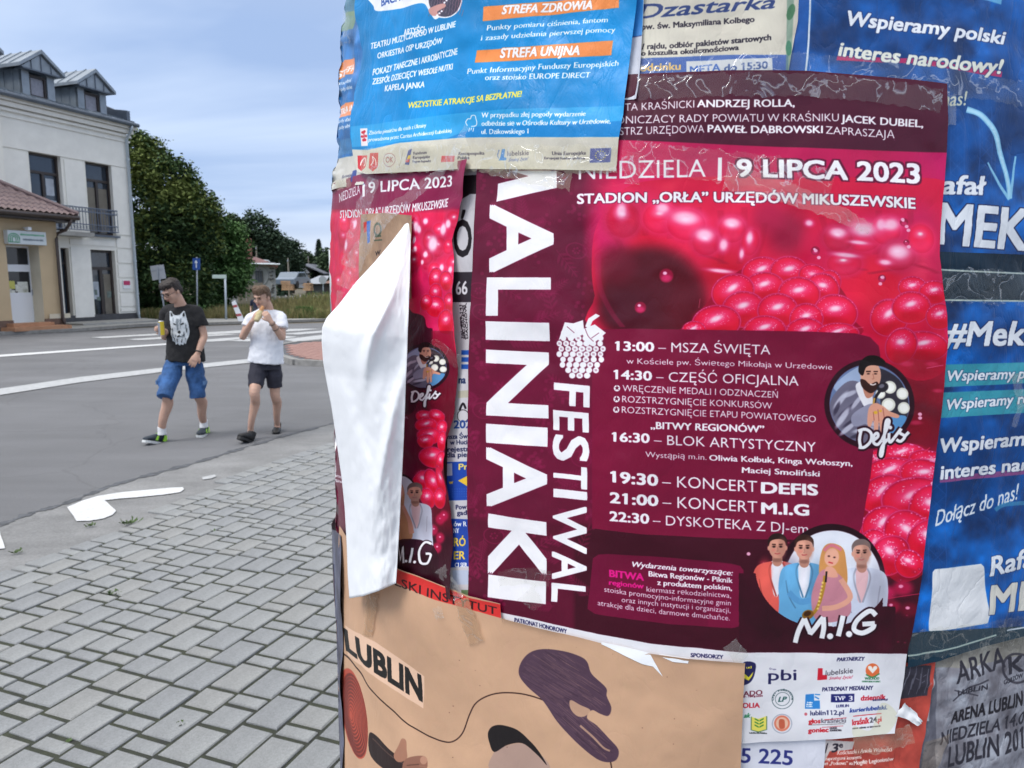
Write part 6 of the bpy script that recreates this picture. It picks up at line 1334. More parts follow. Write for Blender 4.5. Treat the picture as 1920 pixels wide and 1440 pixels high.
for x, y, a, b, c_ in ((300, 420, 150, 110, (84, 9, 30)), (400, 470, 60, 90, (96, 10, 34)), (210, 480, 90, 70, (78, 12, 36)), (180, 330, 60, 60, (110, 14, 44))): C.ell(x, y, a, b, c_, .8, 0, .5)
[C.line([(112 + k, 300), (118 + k, 400), (154 + k, 480), (192 + k, 530)], 5, (190, 40, 100), .16) for k in range(0, 18, 3)]
for x, y, q in ((337, 367, 22), (255, 468, 18), (808, 288, 14), (1088, 198, 13), (1094, 262, 9), (1018, 376, 12)): C.ell(x, y, q, q, (150, 16, 62), .95, 0, .15); C.ell(x, y + q * .35, q * .7, q * .5, (228, 60, 120), .7, 0, .5); C.ell(x - q * .2, y - q * .35, q * .3, q * .24, (255, 200, 225), .95, 0, .4)
DR = [(640, 356, 58, 44, -.1), (727, 356, 56, 46, .1), (803, 372, 44, 36, .5), (852, 388, 34, 36, .6), (548, 418, 62, 50, -.3), (648, 404, 58, 44, 0), (757, 424, 60, 48, .1), (832, 408, 48, 44, .4), (582, 474, 62, 52, 0), (690, 478, 58, 50, 0), (780, 505, 48, 46, 0), (872, 484, 62, 52, .2), (496, 516, 70, 50, -.1), (425, 540, 34, 26, 0), (650, 540, 60, 42, 0), (778, 545, 56, 40, 0), (880, 550, 60, 30, 0)]
C.poly([(395, 560), (410, 520), (460, 460), (510, 400), (570, 350), (640, 322), (740, 316), (820, 346), (870, 384), (910, 440), (925, 500), (920, 560)], (160, 8, 52), 1, True)
def big_grains(C, L, seed):
    R = random.Random(seed)
    for cx, cy, rx, ry, rt in L:
        C.ell(cx, cy, rx, ry, (168, 12, 66), 1, rt, .05); C.ell(cx, cy + ry * .04, rx * .93, ry * .92, (222, 18, 58), 1, rt, .10); C.ell(cx, cy - ry * .3, rx * .8, ry * .55, (236, 36, 88), .8, rt, .5)
        C.ell(cx, cy + ry * .55, rx * .6, ry * .3, (190, 8, 44), .6, rt, .6); C.ell(cx, cy, rx, ry, (240, 120, 175), .5, rt, .03, ring=.045); hx, hy = cx - rx * .02, cy - ry * .22
        C.ell(hx, hy, rx * .50, ry * .34, (255, 130, 180), .45, rt - .3, .7); C.ell(hx, hy, rx * .26, ry * .15, (255, 230, 242), .85, rt - .3, .7)
        for k in range(34): a = R.uniform(0, 6.28); q = R.uniform(.2, 1) ** .5; C.ell(hx + math.cos(a) * rx * .62 * q, hy + math.sin(a) * ry * .42 * q, 1.3, 1.1, (255, 215, 232), .6, 0, .3)
        for k in range(16): a = R.uniform(3.3, 6.1); C.ell(cx + math.cos(a) * rx * .93, cy + math.sin(a) * ry * .93, 1.5, 1.2, (250, 150, 200), .6, 0, .3)
big_grains(C, [(a, b, c * 1.12, d * 1.12, e) for a, b, c, d, e in sorted(DR, key=lambda q: q[1])], 2)
C.ell(1060, 530, 95, 70, (214, 16, 66), .9, 0, .35); big_grains(C, [(1112, 405, 44, 36, .1), (1176, 420, 46, 38, .1), (1040, 500, 62, 60, -.4), (1108, 468, 60, 52, 0), (1196, 496, 44, 42, 0), (1150, 590, 74, 48, .1), (1080, 590, 50, 60, .3)], 3)
C.line([(760, 470), (790, 490), (820, 484)], 1.6, (250, 170, 180), .6); C.line([(440, 470), (444, 440)], 1.6, (240, 120, 140), .7); C.line([(600, 520), (570, 545)], 1.6, (250, 150, 160), .6); C.line([(900, 540), (960, 530)], 1.6, (250, 170, 180), .6)
C.view(0, 0, 1)
for x, y, q in ((1700, 690, 40), (1745, 690, 36), (1755, 740, 28), (1715, 800, 34), (1700, 740, 26)): C.ell(x, y, q, q * .7, (150, 12, 44), .6, 0, .6); C.ell(x, y - 8, q * .3, q * .12, (220, 70, 110), .6, 0, .6)
# lower right berry
low = [(1650, 860, 34, 18, -.1), (1690, 850, 44, 20, 0), (1740, 868, 40, 24, .3), (1668, 885, 52, 28, -.1), (1730, 890, 46, 30, .2), (1655, 925, 48, 34, -.4), (1712, 935, 62, 42, -.1), (1742, 950, 40, 44, .5), (1655, 985, 42, 36, -.5), (1640, 1020, 26, 30, -.6), (1700, 1000, 48, 42, .8), (1735, 1010, 34, 44, .8), (1665, 1040, 34, 42, .9), (1700, 1055, 26, 26, .6)]
C.poly([(1625, 850), (1680, 830), (1750, 850), (1760, 960), (1735, 1060), (1690, 1090), (1655, 1070), (1615, 1010)], (140, 8, 44), 1, True); big_grains(C, low, 4); 0 and drupelets(C, low, 4, (230, 26, 82), (150, 10, 52), (248, 120, 160))
for x, y, q, c_ in ((1660, 1110, 16, (200, 30, 90)), (1688, 1100, 18, (190, 24, 80)), (1670, 1135, 14, (150, 16, 60)), (1640, 1125, 20, (120, 14, 50)), (1700, 1140, 16, (110, 10, 44))): C.ell(x, y, q, q * .8, c_, .9, 0, .5); C.ell(x - 3, y - 3, q * .25, q * .18, (255, 170, 200), .9, 0, .4)
for x, y in ((1528, 470), (1534, 483), (1690, 412), (1697, 425), (1700, 432), (1652, 520), (1648, 532), (1700, 463), (1722, 776), (1722, 783), (1455, 1170), (1462, 1176), (1530, 1230), (1403, 1038), (1745, 905)): C.ell(x, y, 3.6, 3.2, (250, 190, 215), .9, 0, .25)
C.line([(1735, 690), (1765, 684)], 1.4, (240, 120, 160), .7); C.line([(1700, 870), (1740, 838)], 1.6, (230, 60, 100), .8); C.line([(1660, 1120), (1740, 1106)], 1.2, (220, 60, 100), .8)
# header text
C.view(1160, 0, 2.526)
C.text('TA KRAŚNICKI', 30, 527, 357, 510, 36, WHT); C.text('ANDRZEJ ROLLA,', 371, 508, 833, 503, 35, WHT, .038)
C.text('PRZEWODNICZĄCY RADY POWIATU W KRAŚNIKU', -230, 597, 1043, 573, 37, WHT, sag=-7); C.text('JACEK DUBIEL,', 1055, 576, 1433, 605, 35, WHT, .038)
C.text('BURMISTRZ URZĘDOWA', -130, 646, 405, 628, 37, WHT); C.text('PAWEŁ DĄBROWSKI', 422, 626, 966, 629, 35, WHT, .038); C.text('ZAPRASZAJĄ', 980, 632, 1307, 655, 37, WHT)
C.text('NIEDZIELA', -190, 850, 412, 838, 86, WHT, -.008); C.poly([(470, 745), (489, 745), (487, 856), (467, 856)], WHT)
C.text('9 LIPCA 2023', 562, 834, 1420, 868, 82, (244, 244, 246), .050, halo=(.16, (104, 14, 58)), sag=-4, h2=92)
C.text('STADION „ORŁA” URZĘDÓW MIKUSZEWSKIE', -195, 965, 1400, 988, 46, WHT, .052, halo=(.13, (120, 14, 62)), sag=-18, h2=50)
# schedule panel
C.view(1100, 600, 2.909)
pan = [(30, 58), (60, 52), (240, 46), (700, 54), (1200, 62), (1460, 72), (1540, 92), (1588, 140), (1600, 200), (1580, 500), (1545, 850), (1500, 1120), (1480, 1165), (1440, 1190), (1300, 1200), (700, 1190), (300, 1165), (30, 1135)]
C.poly(pan, (124, 16, 60)); 
C.ell(250, 560, 300, 250, (138, 16, 66), .35, 0, .9)
# vertical title
C.view(0, 0, 1)
C.poly([(956, 320), (1043, 320), (1044, 352), (929, 378), (932, 344), (990, 330)], WHT)
for ch, y0, y1, xa, xb, sk in (('A', 383, 511, 917, 1038, 2), ('L', 520, 592, 912, 1033, 0), ('I', 602, 637, 911, 1030, 3), ('N', 655, 779, 911, 1028, 6), ('I', 794, 830, 911, 1026, 8), ('A', 838, 950, 911, 1025, 6), ('K', 963, 1076, 914, 1024, 16), ('I', 1077, 1119, 915, 1023, 14)):
    C.glyph(ch, xa, y0, xb, y1, (238, 238, 240), .045 if ch != 'I' else .03, True, sk)
for ch, y0, y1, xa, xb in (('F', 717, 758, 1038, 1106), ('E', 768, 806, 1037, 1104), ('S', 813, 862, 1036, 1105), ('T', 870, 912, 1037, 1101), ('I', 916, 932, 1037, 1101), ('W', 944, 1033, 1036, 1100), ('A', 1034, 1086, 1034, 1100), ('L', 1093, 1128, 1033, 1098)):
    C.glyph(ch, xa, y0, xb, y1, (238, 238, 240), .035, True, 6)
# white raspberry emblem
def emblem(C, x, y, k):
    C.poly([(x - 46 * k, y - 8 * k), (x - 30 * k, y - 32 * k), (x + 2 * k, y - 38 * k), (x + 34 * k, y - 26 * k), (x + 47 * k, y - 2 * k), (x + 42 * k, y + 24 * k), (x + 20 * k, y + 48 * k), (x - 4 * k, y + 55 * k), (x - 26 * k, y + 46 * k), (x - 42 * k, y + 22 * k)], (110, 20, 58), 1, True)
    r = random.Random(2)
    for j in range(9):
        yy = -28 + j * 10; half = 46 * math.sqrt(max(0.04, 1 - ((yy - 4) / 54) ** 2)); n = max(2, int(half * 2 / 12.5))
        for i in range(n): xx = (-half + half * 2 * (i + .5) / n) + (j % 2 - .5) * 4.5; C.ell(x + xx * k, y + yy * k, 6.6 * k * (1 - .25 * abs(xx) / 50), 5.6 * k, WHT); [C.line([(x + (xx - 2 + q * 1.6) * k, y + (yy - 2) * k), (x + (xx - 1.4 + q * 1.6) * k, y + (yy + 2) * k)], .7 * k, (110, 20, 58), .7, smooth=False) for q in range(3)] if r.random() < .5 else None
    C.poly([(x - 42 * k, y - 14 * k), (x - 30 * k, y - 48 * k), (x - 14 * k, y - 46 * k), (x + 4 * k, y - 52 * k), (x + 6 * k, y - 36 * k), (x + 26 * k, y - 44 * k), (x + 47 * k, y - 28 * k), (x + 34 * k, y - 16 * k), (x + 18 * k, y - 4 * k), (x + 2 * k, y - 26 * k), (x - 18 * k, y - 14 * k), (x - 30 * k, y - 22 * k)], WHT)
    C.poly([(x + 8 * k, y - 40 * k), (x + 14 * k, y - 55 * k), (x + 28 * k, y - 64 * k), (x + 36 * k, y - 60 * k), (x + 22 * k, y - 50 * k), (x + 16 * k, y - 36 * k)], WHT); C.line([(x - 26 * k, y - 40 * k), (x - 12 * k, y - 28 * k)], 1, (110, 20, 58)); C.line([(x + 20 * k, y - 18 * k), (x + 34 * k, y - 28 * k)], 1, (110, 20, 58)); C.line([(x + 8 * k, y - 36 * k), (x + 14 * k, y - 22 * k), (x + 24 * k, y - 12 * k)], 1, (110, 20, 58))
emblem(C, 1089, 652, 1.0)
C.view(1100, 600, 2.909)
def T(*a, **k): C.text(*a, **k)
T('13:00', 157, 165, 366, 170, 50, WHT, .048); T('– MSZA ŚWIĘTA', 390, 172, 1003, 189, 53, WHT, -.004)
T('w Kościele pw. Świętego Mikołaja w Urzędowie', 217, 237, 1338, 271, 31, WHT, sag=-3)
T('14:30', 150, 320, 354, 328, 50, WHT, .048); T('– CZĘŚĆ OFICJALNA', 378, 332, 1157, 359, 53, WHT, -.004)
for k, (y, tt, x1, y1) in enumerate(((388, 'WRĘCZENIE MEDALI I ODZNACZEŃ', 1043, 426), (447, 'ROZSTRZYGNIĘCIE KONKURSÓW', 1012, 487), (505, 'ROZSTRZYGNIĘCIE ETAPU POWIATOWEGO', 1251, 559))):
    C.ell(166 - k * 2, y - 17, 17, 17, WHT); C.text('★', 154 - k * 2, y - 8, 178 - k * 2, y - 8, 22, (110, 16, 56), .02); T(tt, 196 - k * 2, y, x1, y1, 36, WHT, sag=-2)
T('„BITWY REGIONÓW”', 350, 590, 968, 616, 38, WHT, .038)
T('16:30', 140, 660, 341, 668, 50, WHT, .048); T('– BLOK ARTYSTYCZNY', 366, 676, 1250, 720, 54, WHT, -.004)
T('Wystąpią m.in.', 320, 745, 653, 764, 31, WHT); T('Oliwia Kołbuk, Kinga Wołoszyn,', 669, 766, 1445, 795, 31, WHT, .032); T('Maciej Smoliński', 847, 833, 1268, 853, 31, WHT, .032)
T('19:30', 134, 880, 386, 902, 60, WHT, .052); T('– KONCERT', 410, 908, 930, 940, 62, WHT, -.004); T('DEFIS', 955, 944, 1257, 955, 58, WHT, .062)
T('21:00', 130, 994, 387, 1013, 58, WHT, .052); T('– KONCERT', 412, 1020, 930, 1050, 62, WHT, -.004); T('M.I.G', 955, 1054, 1206, 1063, 58, WHT, .062)
T('22:30', 127, 1092, 338, 1108, 52, WHT, .048); T('– DYSKOTEKA Z DJ-em', 360, 1115, 1205, 1163, 54, WHT, -.004)
C.view(0, 0, 1); singer(C, 1629, 757, 74); script_defis(C, 1607, 840, 98, 18, 6.0)
# lower panel and band
C.view(1080, 1000, 2.824)
C.poly([(170, 108), (520, 128), (820, 160), (868, 172), (886, 196), (886, 240), (872, 470), (858, 492), (820, 500), (500, 476), (100, 425), (60, 400), (90, 130), (120, 110)], (112, 12, 58)); C.poly([(700, 150), (868, 172), (886, 200), (872, 470), (840, 498), (700, 488)], (130, 10, 66), .5)
T('Wydarzenia towarzyszące:', 290, 176, 829, 223, 28, WHT, .032, .22); T('Bitwa Regionów - Piknik', 385, 228, 828, 263, 28, WHT, .032); T('z produktem polskim,', 430, 272, 824, 303, 27, WHT, .032); T('kiermasz rękodzielnictwa,', 373, 306, 820, 343, 27, WHT)
T('stoiska promocyjno-informacyjne gmin', 150, 306, 819, 382, 27, WHT, sag=6); T('oraz innych instytucji i organizacji,', 242, 360, 817, 421, 27, WHT); T('atrakcje dla dzieci, darmowe dmuchańce.', 115, 378, 813, 460, 27, WHT, sag=4)
T('BITWA', 178, 228, 357, 250, 36, (226, 30, 140), .055); T('regionów', 176, 270, 357, 291, 26, (226, 30, 140), .04)
C.view(0, 0, 1)
R_ = random.Random(14)
for k in range(60): x = R_.uniform(1390, 1740); y = R_.uniform(1010, 1215); q = R_.uniform(1.0, 3.0); C.ell(x, y, q * 2.2, q * 1.6, (150, 26, 66), .4, 0, .6); C.ell(x, y, q * .5, q * .5, (240, 150, 180), .6, 0, .4)
C.ell(1558, 1082, 98, 100, (38, 8, 24), 1); C.ell(1560, 1084, 88, 90, (224, 228, 236), 1)
bust(C, 1457, 1026, 20, (224, 106, 92), (226, 226, 232), (216, 160, 136), (44, 30, 26), .98); bust(C, 1507, 1028, 20, (106, 176, 214), (232, 232, 238), (220, 166, 142), (58, 40, 32), 1.0)
C.line([(1478, 1110), (1500, 1128), (1528, 1120)], 11, (92, 160, 202)); bust(C, 1613, 1036, 20, (206, 214, 228), (226, 188, 190), (214, 164, 142), (120, 110, 104), 1.12, beard=(150, 130, 120))
C.poly([(1541, 1030), (1556, 1018), (1578, 1026), (1584, 1050), (1586, 1090), (1572, 1120), (1556, 1080), (1540, 1110), (1534, 1070)], (206, 154, 92), 1, True); C.poly([(1532, 1078), (1548, 1066), (1574, 1078), (1590, 1110), (1592, 1150), (1560, 1166), (1528, 1160), (1520, 1120)], (196, 140, 150), 1, True)
C.ell(1558, 1044, 13, 17, (228, 176, 150), 1, .25); C.line([(1544, 1032), (1558, 1022), (1576, 1030)], 6, (214, 130, 140)); C.ell(1553, 1042, 2, 1.4, (50, 30, 30)); C.ell(1563, 1044, 2, 1.4, (50, 30, 30)); C.line([(1552, 1053), (1560, 1055)], 2.4, (196, 60, 70)); C.poly([(1548, 1062), (1562, 1064), (1568, 1080), (1546, 1078)], (222, 168, 144), 1, True); C.line([(1574, 1084), (1592, 1118), (1568, 1136), (1540, 1140)], 10, (224, 170, 146))
C.line([(1545, 1078), (1540, 1110), (1530, 1140), (1516, 1156), (1512, 1146)], 6, (178, 142, 50)); C.ell(1514, 1152, 11, 9, (140, 106, 36), 1, -.4); C.ell(1513, 1150, 7, 5, (70, 46, 16), 1, -.4); C.line([(1548, 1070), (1546, 1090)], 3.4, (30, 26, 24))
for k in range(8): C.ell(1532 + k * 1.2, 1140 - k * 7, 2, 2, (232, 206, 120))
def clip_round(X, Y, a):
    m = (X > 1385) & ((X < 1652) | ((X < 1675) & (Y > 1135))) & (Y > 1075) & (Y < 1222) & ((((X - 1542) / 126) ** 2 + ((Y - 1064) / 112) ** 2) > 1); n = vnoise(*a.shape[:2], 60, 15)[..., None]; return np.where(m[..., None], np.array((60, 9, 32), np.float32) * (.7 + .6 * n), a)
C.grade(clip_round); brush_mig(C, 1488, 1204, 152, 44, 20, 9.5)
# sponsors' strip
C.poly([(860, 1124), (878, 1124), (941, 1148), (1080, 1180), (1222, 1205), (1399, 1222), (1550, 1225), (1700, 1224), (1705, 1420), (860, 1420)], (226, 228, 231))
NV = (36, 42, 92)
T('PATRONAT HONOROWY', 965, 1166, 1062, 1188, 8, NV, .02); C.view(1080, 1000, 2.824)
T('SPONSORZY', 607, 648, 776, 658, 20, NV, .03); T('PARTNERZY', 1381, 678, 1527, 674, 20, NV, .03, .2); T('PATRONAT MEDIALNY', 1305, 840, 1571, 828, 21, NV, .03, .15)
C.poly([(880, 683), (946, 685), (944, 740), (925, 780), (895, 797), (870, 790)], NV, 1, True); C.poly([(880, 730), (912, 758), (938, 728), (930, 752), (912, 776), (882, 760)], (226, 216, 70)); T('ud', 900, 712, 926, 712, 14, (226, 216, 70), .02)
T('Grupa', 1022, 720, 1058, 722, 9, NV); T('pbi', 1018, 778, 1166, 778, 58, NV, .010); T('ADO', 884, 858, 984, 852, 26, (112, 40, 60), .004); T('W - TWÓJ DOM', 880, 866, 984, 862, 8, (112, 40, 60), .02); T('OLIA', 880, 920, 970, 920, 26, (196, 40, 60), .03); T('ak', 886, 972, 922, 972, 24, (40, 140, 90), .03, .3)
C.poly([(1282, 716), (1306, 716), (1306, 752), (1330, 752), (1330, 776), (1278, 780)], (206, 40, 60)); T('lubelskie', 1322, 756, 1468, 742, 28, (40, 44, 56), .0, .05); T('Smakuj życie!', 1340, 778, 1466, 770, 16, (190, 30, 60), 0, .5)
C.ell(1569, 726, 36, 38, (226, 122, 70)); C.ell(1556, 712, 12, 10, (240, 236, 228), 1, .6); C.ell(1582, 712, 12, 10, (240, 236, 228), 1, -.6); C.poly([(1546, 716), (1592, 716), (1569, 742)], (240, 236, 228)); C.line([(1535, 748), (1569, 762), (1606, 742)], 7, (60, 150, 90)); T('WSCHÓD', 1530, 776, 1604, 774, 13, (50, 120, 80), .03); T('LUBELSKICH SERC', 1516, 790, 1610, 788, 8, (50, 120, 80), .01)
C.ell(1093, 878, 58, 52, (44, 82, 84), 1, 0, 0, .05); C.ell(1093, 878, 40, 36, (44, 82, 84), 1, 0, 0, .06); T('LP', 1070, 892, 1114, 892, 26, (30, 96, 88), .03, .3)
for i, ch in enumerate('LASY PAŃSTWOWE'):
    a = math.pi * (1.05 - (i + .5) / 14 * 1.1) ; C.text(ch, 1093 + 49 * math.cos(a) - 4 * math.sin(a), 878 - 44 * math.sin(a) - 4 * math.cos(a), 1093 + 49 * math.cos(a) + 4 * math.sin(a), 878 - 44 * math.sin(a) + 4 * math.cos(a), 8, (44, 82, 84), .02, up=(math.cos(a), -math.sin(a)))
C.poly([(1216, 856), (1262, 853), (1262, 888), (1292, 888), (1292, 930), (1212, 930)], (52, 142, 206)); C.line([(1266, 868), (1288, 880)], 7, (52, 142, 206)); C.line([(1266, 856), (1294, 858)], 6, (52, 142, 206)); T('Polskie', 1224, 902, 1254, 902, 8, WHT, .01); T('Radio', 1222, 912, 1250, 912, 8, WHT, .01); T('Lublin', 1222, 922, 1252, 922, 8, WHT, .01)
C.poly([(1352, 854), (1474, 850), (1472, 892), (1350, 896)], (34, 44, 112)); T('TVP', 1368, 886, 1426, 884, 22, WHT, .015); T('3', 1444, 888, 1464, 886, 26, WHT, .02); T('LUBLIN', 1378, 922, 1442, 918, 14, (60, 70, 120), .01); T('dziennik', 1508, 886, 1640, 880, 26, (196, 36, 60), .045); T('WSCHODNI.pl', 1570, 890, 1650, 886, 9, (36, 42, 92), .03)
T('lublin112.pl', 1240, 964, 1416, 958, 24, (44, 54, 100), .010); C.ell(1216, 958, 8, 8, (190, 60, 70), .7); T('kurierlubelski.', 1448, 948, 1650, 934, 22, (34, 70, 150), .035, .15); T('głos', 1230, 1006, 1292, 1004, 24, (200, 36, 50), .04); T('kraśnicki', 1298, 1004, 1426, 1000, 24, (120, 124, 132), .03); C.line([(1230, 1014), (1420, 1006)], 2, (60, 60, 60)); C.line([(1312, 986), (1430, 975)], 3, (196, 36, 50))
T('goniec', 1228, 1054, 1334, 1050, 24, (200, 36, 50), .045); T('GAZETA', 1342, 1036, 1380, 1034, 10, (70, 72, 80), .02); T('POWIATOWA', 1342, 1048, 1404, 1046, 10, (70, 72, 80), .02); C.line([(1300, 1026), (1412, 1018)], 2.4, (196, 36, 50)); T('kraśnik', 1462, 1016, 1552, 1006, 30, (200, 36, 50), .035); T('24', 1556, 1004, 1594, 1000, 26, (60, 64, 72), .02); T('.pl', 1594, 1004, 1618, 998, 26, (200, 36, 50), .03); C.line([(1466, 968), (1620, 957)], 4, (200, 36, 50)); T('nasze miasto w internecie', 1462, 1036, 1612, 1024, 9, (40, 44, 56), .01, .2)
C.poly([(926, 968), (964, 980), (1006, 966), (1006, 1038), (964, 1050), (926, 1040)], (236, 226, 110), 1); C.line([(926, 968), (926, 1040), (966, 1052), (1008, 1038), (1008, 966)], 5, (80, 130, 96), smooth=False)
for y in (975, 992, 1009): C.poly([(966, y + 12), (944, y), (944, y + 8), (966, y + 20)], (70, 150, 70)); C.poly([(970, y + 12), (992, y), (992, y + 8), (970, y + 20)], (70, 150, 70))
T('Lubelska Izba Rolnicza', 918, 1060, 1010, 1062, 8, (44, 62, 60), .02); C.ell(1089, 1006, 54, 52, (70, 96, 120), .35, 0, 0, .10); C.ell(1089, 1004, 42, 42, (224, 138, 110)); C.ell(1089, 1004, 32, 32, (236, 196, 170)); C.poly([(1074, 986), (1098, 984), (1104, 1000), (1102, 1030), (1076, 1030)], (200, 110, 80), 1, True)
C.poly([(1620, 900), (1700, 960), (1640, 1060), (1480, 1080), (1470, 1020), (1560, 1040)], (206, 208, 160), .35, True)
C1.grade(lambda X, Y, a: a * (.96 + .08 * vnoise(a.shape[0], a.shape[1], 200, 31))[..., None])

# ================= left copy of the same poster, partly covered
C2 = Canvas('festival_copy_print', 622, 300, 905, 1120, PLUM, .0006, lift=.003)
def g2(PX, PY, a):
    h, w_ = PX.shape; n = vnoise(h, w_, 70, 13); n2 = vnoise(h, w_, 40, 14); sm = lambda v, lo, hi: np.clip((v - lo) / (hi - lo), 0, 1)
    red = np.stack([206 + 40 * n2, 16 + 34 * n, 66 + 50 * n], -1); m = (sm(PY, 385, 400) * (1 - sm(PY, 655, 690)))[..., None]; a = a * (1 - m) + red * m
    m = (sm(PY, 690, 740) * sm(PX, 775, 800))[..., None]; a = a * (1 - m) + np.array((96, 8, 36)) * m; m = (sm(PY, 985, 1010))[..., None] * .85; return a * (1 - m) + np.array((52, 14, 32)) * m
C2.grade(g2); C = C2; C.view(600, 320, 3)
C.grade(lambda X, Y, a: np.where(((Y < 392))[..., None], a * .2 + np.array((150, 30, 84)) * .8, a))
R_ = random.Random(3); drupelets(C, [(R_.uniform(100, 230), R_.uniform(280, 700), 34, 60, 0) for _ in range(16)] + [(R_.uniform(520, 770), R_.uniform(250, 560), R_.uniform(30, 50), R_.uniform(44, 70), R_.uniform(-.5, .5)) for _ in range(14)], 6, (236, 34, 84), (200, 20, 70), (250, 110, 150), (255, 190, 215), soft=.45)
for x, y, a, b in ((545, 315, 14, 26), (600, 285, 12, 16), (635, 410, 24, 40), (560, 330, 10, 20), (700, 330, 16, 30), (730, 300, 14, 22), (540, 440, 8, 14), (592, 470, 10, 16), (575, 515, 8, 12), (660, 570, 10, 20), (720, 610, 22, 28), (690, 545, 14, 18), (745, 560, 10, 20), (530, 390, 8, 18), (195, 300, 8, 24), (150, 420, 8, 26)): C.ell(x, y, a * 1.3, b * 1.3, (255, 150, 190), .5, .1, .6); C.ell(x, y, a, b, (255, 226, 240), .9, .1, .45)
big_grains(C, [(655, 610, 44, 66, .1), (722, 620, 44, 58, -.2), (652, 690, 42, 60, .2), (742, 740, 48, 58, .2), (650, 765, 60, 62, .4), (596, 740, 34, 50, .3), (722, 850, 62, 72, 0)], 7)
C.poly([(478, 800), (520, 800), (580, 820), (605, 880), (640, 930), (560, 1300), (470, 1330)], (74, 14, 42), 1, True)
C.poly([(630, 900), (780, 900), (790, 1440), (600, 1440)], (120, 12, 44), .6)
T = C.text
T('NIEDZIELA', 110, 180, 240, 128, 52, WHT); C.poly([(254, 78), (266, 76), (262, 146), (250, 150)], WHT); T('9 LIPCA 2023', 283, 126, 748, 88, 62, WHT, .03, halo=(.07, (120, 20, 66))); T('STADION „ORŁA” URZĘDÓW MIKUSZEWSKIE', 112, 268, 726, 203, 44, WHT, .03, halo=(.06, (130, 20, 66)), sag=8, h2=48)
C.view(600, 320, 2.7, 3); singer(C, 528, 1105, 115); C.view(600, 320, 3); C.ell(600, 1350, 1, 1, PLUM); script_defis(C, 520, 1300, 165, 30, 11)
T('yn,', 478, 1392, 498, 1394, 16, WHT); C.view(600, 760, 3)
big_grains(C, [(590, 60, 50, 34, .1), (660, 60, 50, 40, .3), (600, 110, 60, 40, 0), (690, 130, 36, 50, .2), (620, 170, 70, 46, .1), (700, 200, 30, 60, 0), (600, 200, 50, 40, 0), (640, 290, 80, 60, .1), (700, 310, 36, 60, .2), (580, 420, 50, 60, .8), (640, 440, 46, 90, -.4), (690, 420, 30, 90, -.2), (610, 520, 40, 60, -.4), (680, 520, 34, 60, 0)], 8)
for x, y in ((680, 640), (700, 620), (676, 745), (640, 700), (660, 800)): C.ell(x, y, 24, 30, (190, 26, 80), .9, 0, .4); C.ell(x, y - 6, 6, 5, (255, 180, 210), .9, 0, .4)
C.ell(470, 570, 90, 180, (206, 210, 220), 1); C.ell(470, 570, 96, 186, (40, 10, 26), 1, 0, 0, .06)
bust(C, 541, 490, 44, (206, 212, 226), (226, 190, 190), (210, 158, 136), (110, 100, 94), .98, beard=(150, 130, 120)); C.poly([(440, 440), (470, 440), (486, 500), (480, 600), (524, 720), (500, 760), (440, 740)], (200, 150, 110), 1, True); C.ell(462, 480, 20, 34, (222, 170, 146)); C.line([(470, 560), (500, 640), (520, 720)], 22, (218, 160, 136))
C.poly([(440, 760), (640, 790), (660, 990), (440, 940)], (50, 14, 30), .9, True)
C.line([(437, 870), (452, 780), (462, 870), (476, 790), (480, 884)], 22, (34, 10, 22)); C.line([(437, 870), (452, 780), (462, 870), (476, 790), (480, 884)], 13, WHT, smooth=False); C.ell(495, 872, 8, 8, WHT); C.line([(515, 882), (524, 800)], 22, (34, 10, 22)); C.line([(515, 882), (524, 800)], 13, WHT); C.ell(540, 878, 8, 8, WHT)
for wd, c_ in ((24, (34, 10, 22)), (14, WHT)): C.line([(628, 778), (590, 770), (562, 820), (572, 882), (610, 884), (630, 836), (600, 832)], wd, c_)
# writing at the far left edge of the sheet
C.view(600, 760, 3); T('ydarzenia', 78, 395, 132, 415, 18, WHT, .02); T('Bitwa', 90, 430, 132, 440, 18, WHT, .02)
C.view(0, 0, 1)
for y0, y1 in ((770, 800), (812, 850), (862, 900), (915, 950)): C.glyph('A', 622, y0, 632, y1, WHT, .03, True)
# ================= blue open-air poster, top left
BL1 = (10, 148, 208)
C3 = Canvas('openair_print', 640, -40, 1225, 340, BL1, .0006, lift=.0082)
C3.grade(lambda X, Y, a: a * (.86 + .28 * vnoise(*a.shape[:2], 120, 40))[..., None])
C = C3; C.view(620, 0, 3.254); T = C.text; OR = (238, 152, 84)
C.poly([(270, -60), (760, -60), (700, 60), (640, 118), (600, 60), (560, 20), (440, 50), (300, 70), (275, 40)], (236, 238, 242), 1, True); C.ell(690, -10, 110, 120, (236, 238, 242)); C.ell(694, -14, 98, 116, (74, 78, 92))
for k in range(40): C.line([(600 + k * 5, 100 - (k * 37) % 120), (612 + k * 5, 60 - (k * 37) % 120)], 4, (118 + k * 3 % 60, 116, 128), .7)
C.poly([(600, 60), (640, 30), (690, 20), (700, 40), (650, 70), (660, 90), (620, 95)], (206, 160, 150), 1, True); [C.ell(650 + k * 14, 92 - k * 26 + (k % 3) * 14, 7, 6, (240, 240, 244)) for k in range(6)]
T('BACHUS', 318, 40, 480, -16, 46, (30, 90, 170), .04, .1)
C.poly([(928, 38), (1760, -30), (1758, 46), (925, 128)], OR); T('STREFA ZDROWIA', 1042, 84, 1600, 52, 52, WHT, .06, .25, halo=(.12, (200, 120, 70)))
T('Punkty pomiaru ciśnienia, fantom', 950, 184, 1690, 132, 32, WHT, .008, .12, sag=-2); T('i zasady udzielania pierwszej pomocy', 916, 246, 1735, 192, 32, WHT, .008, .12, sag=-3)
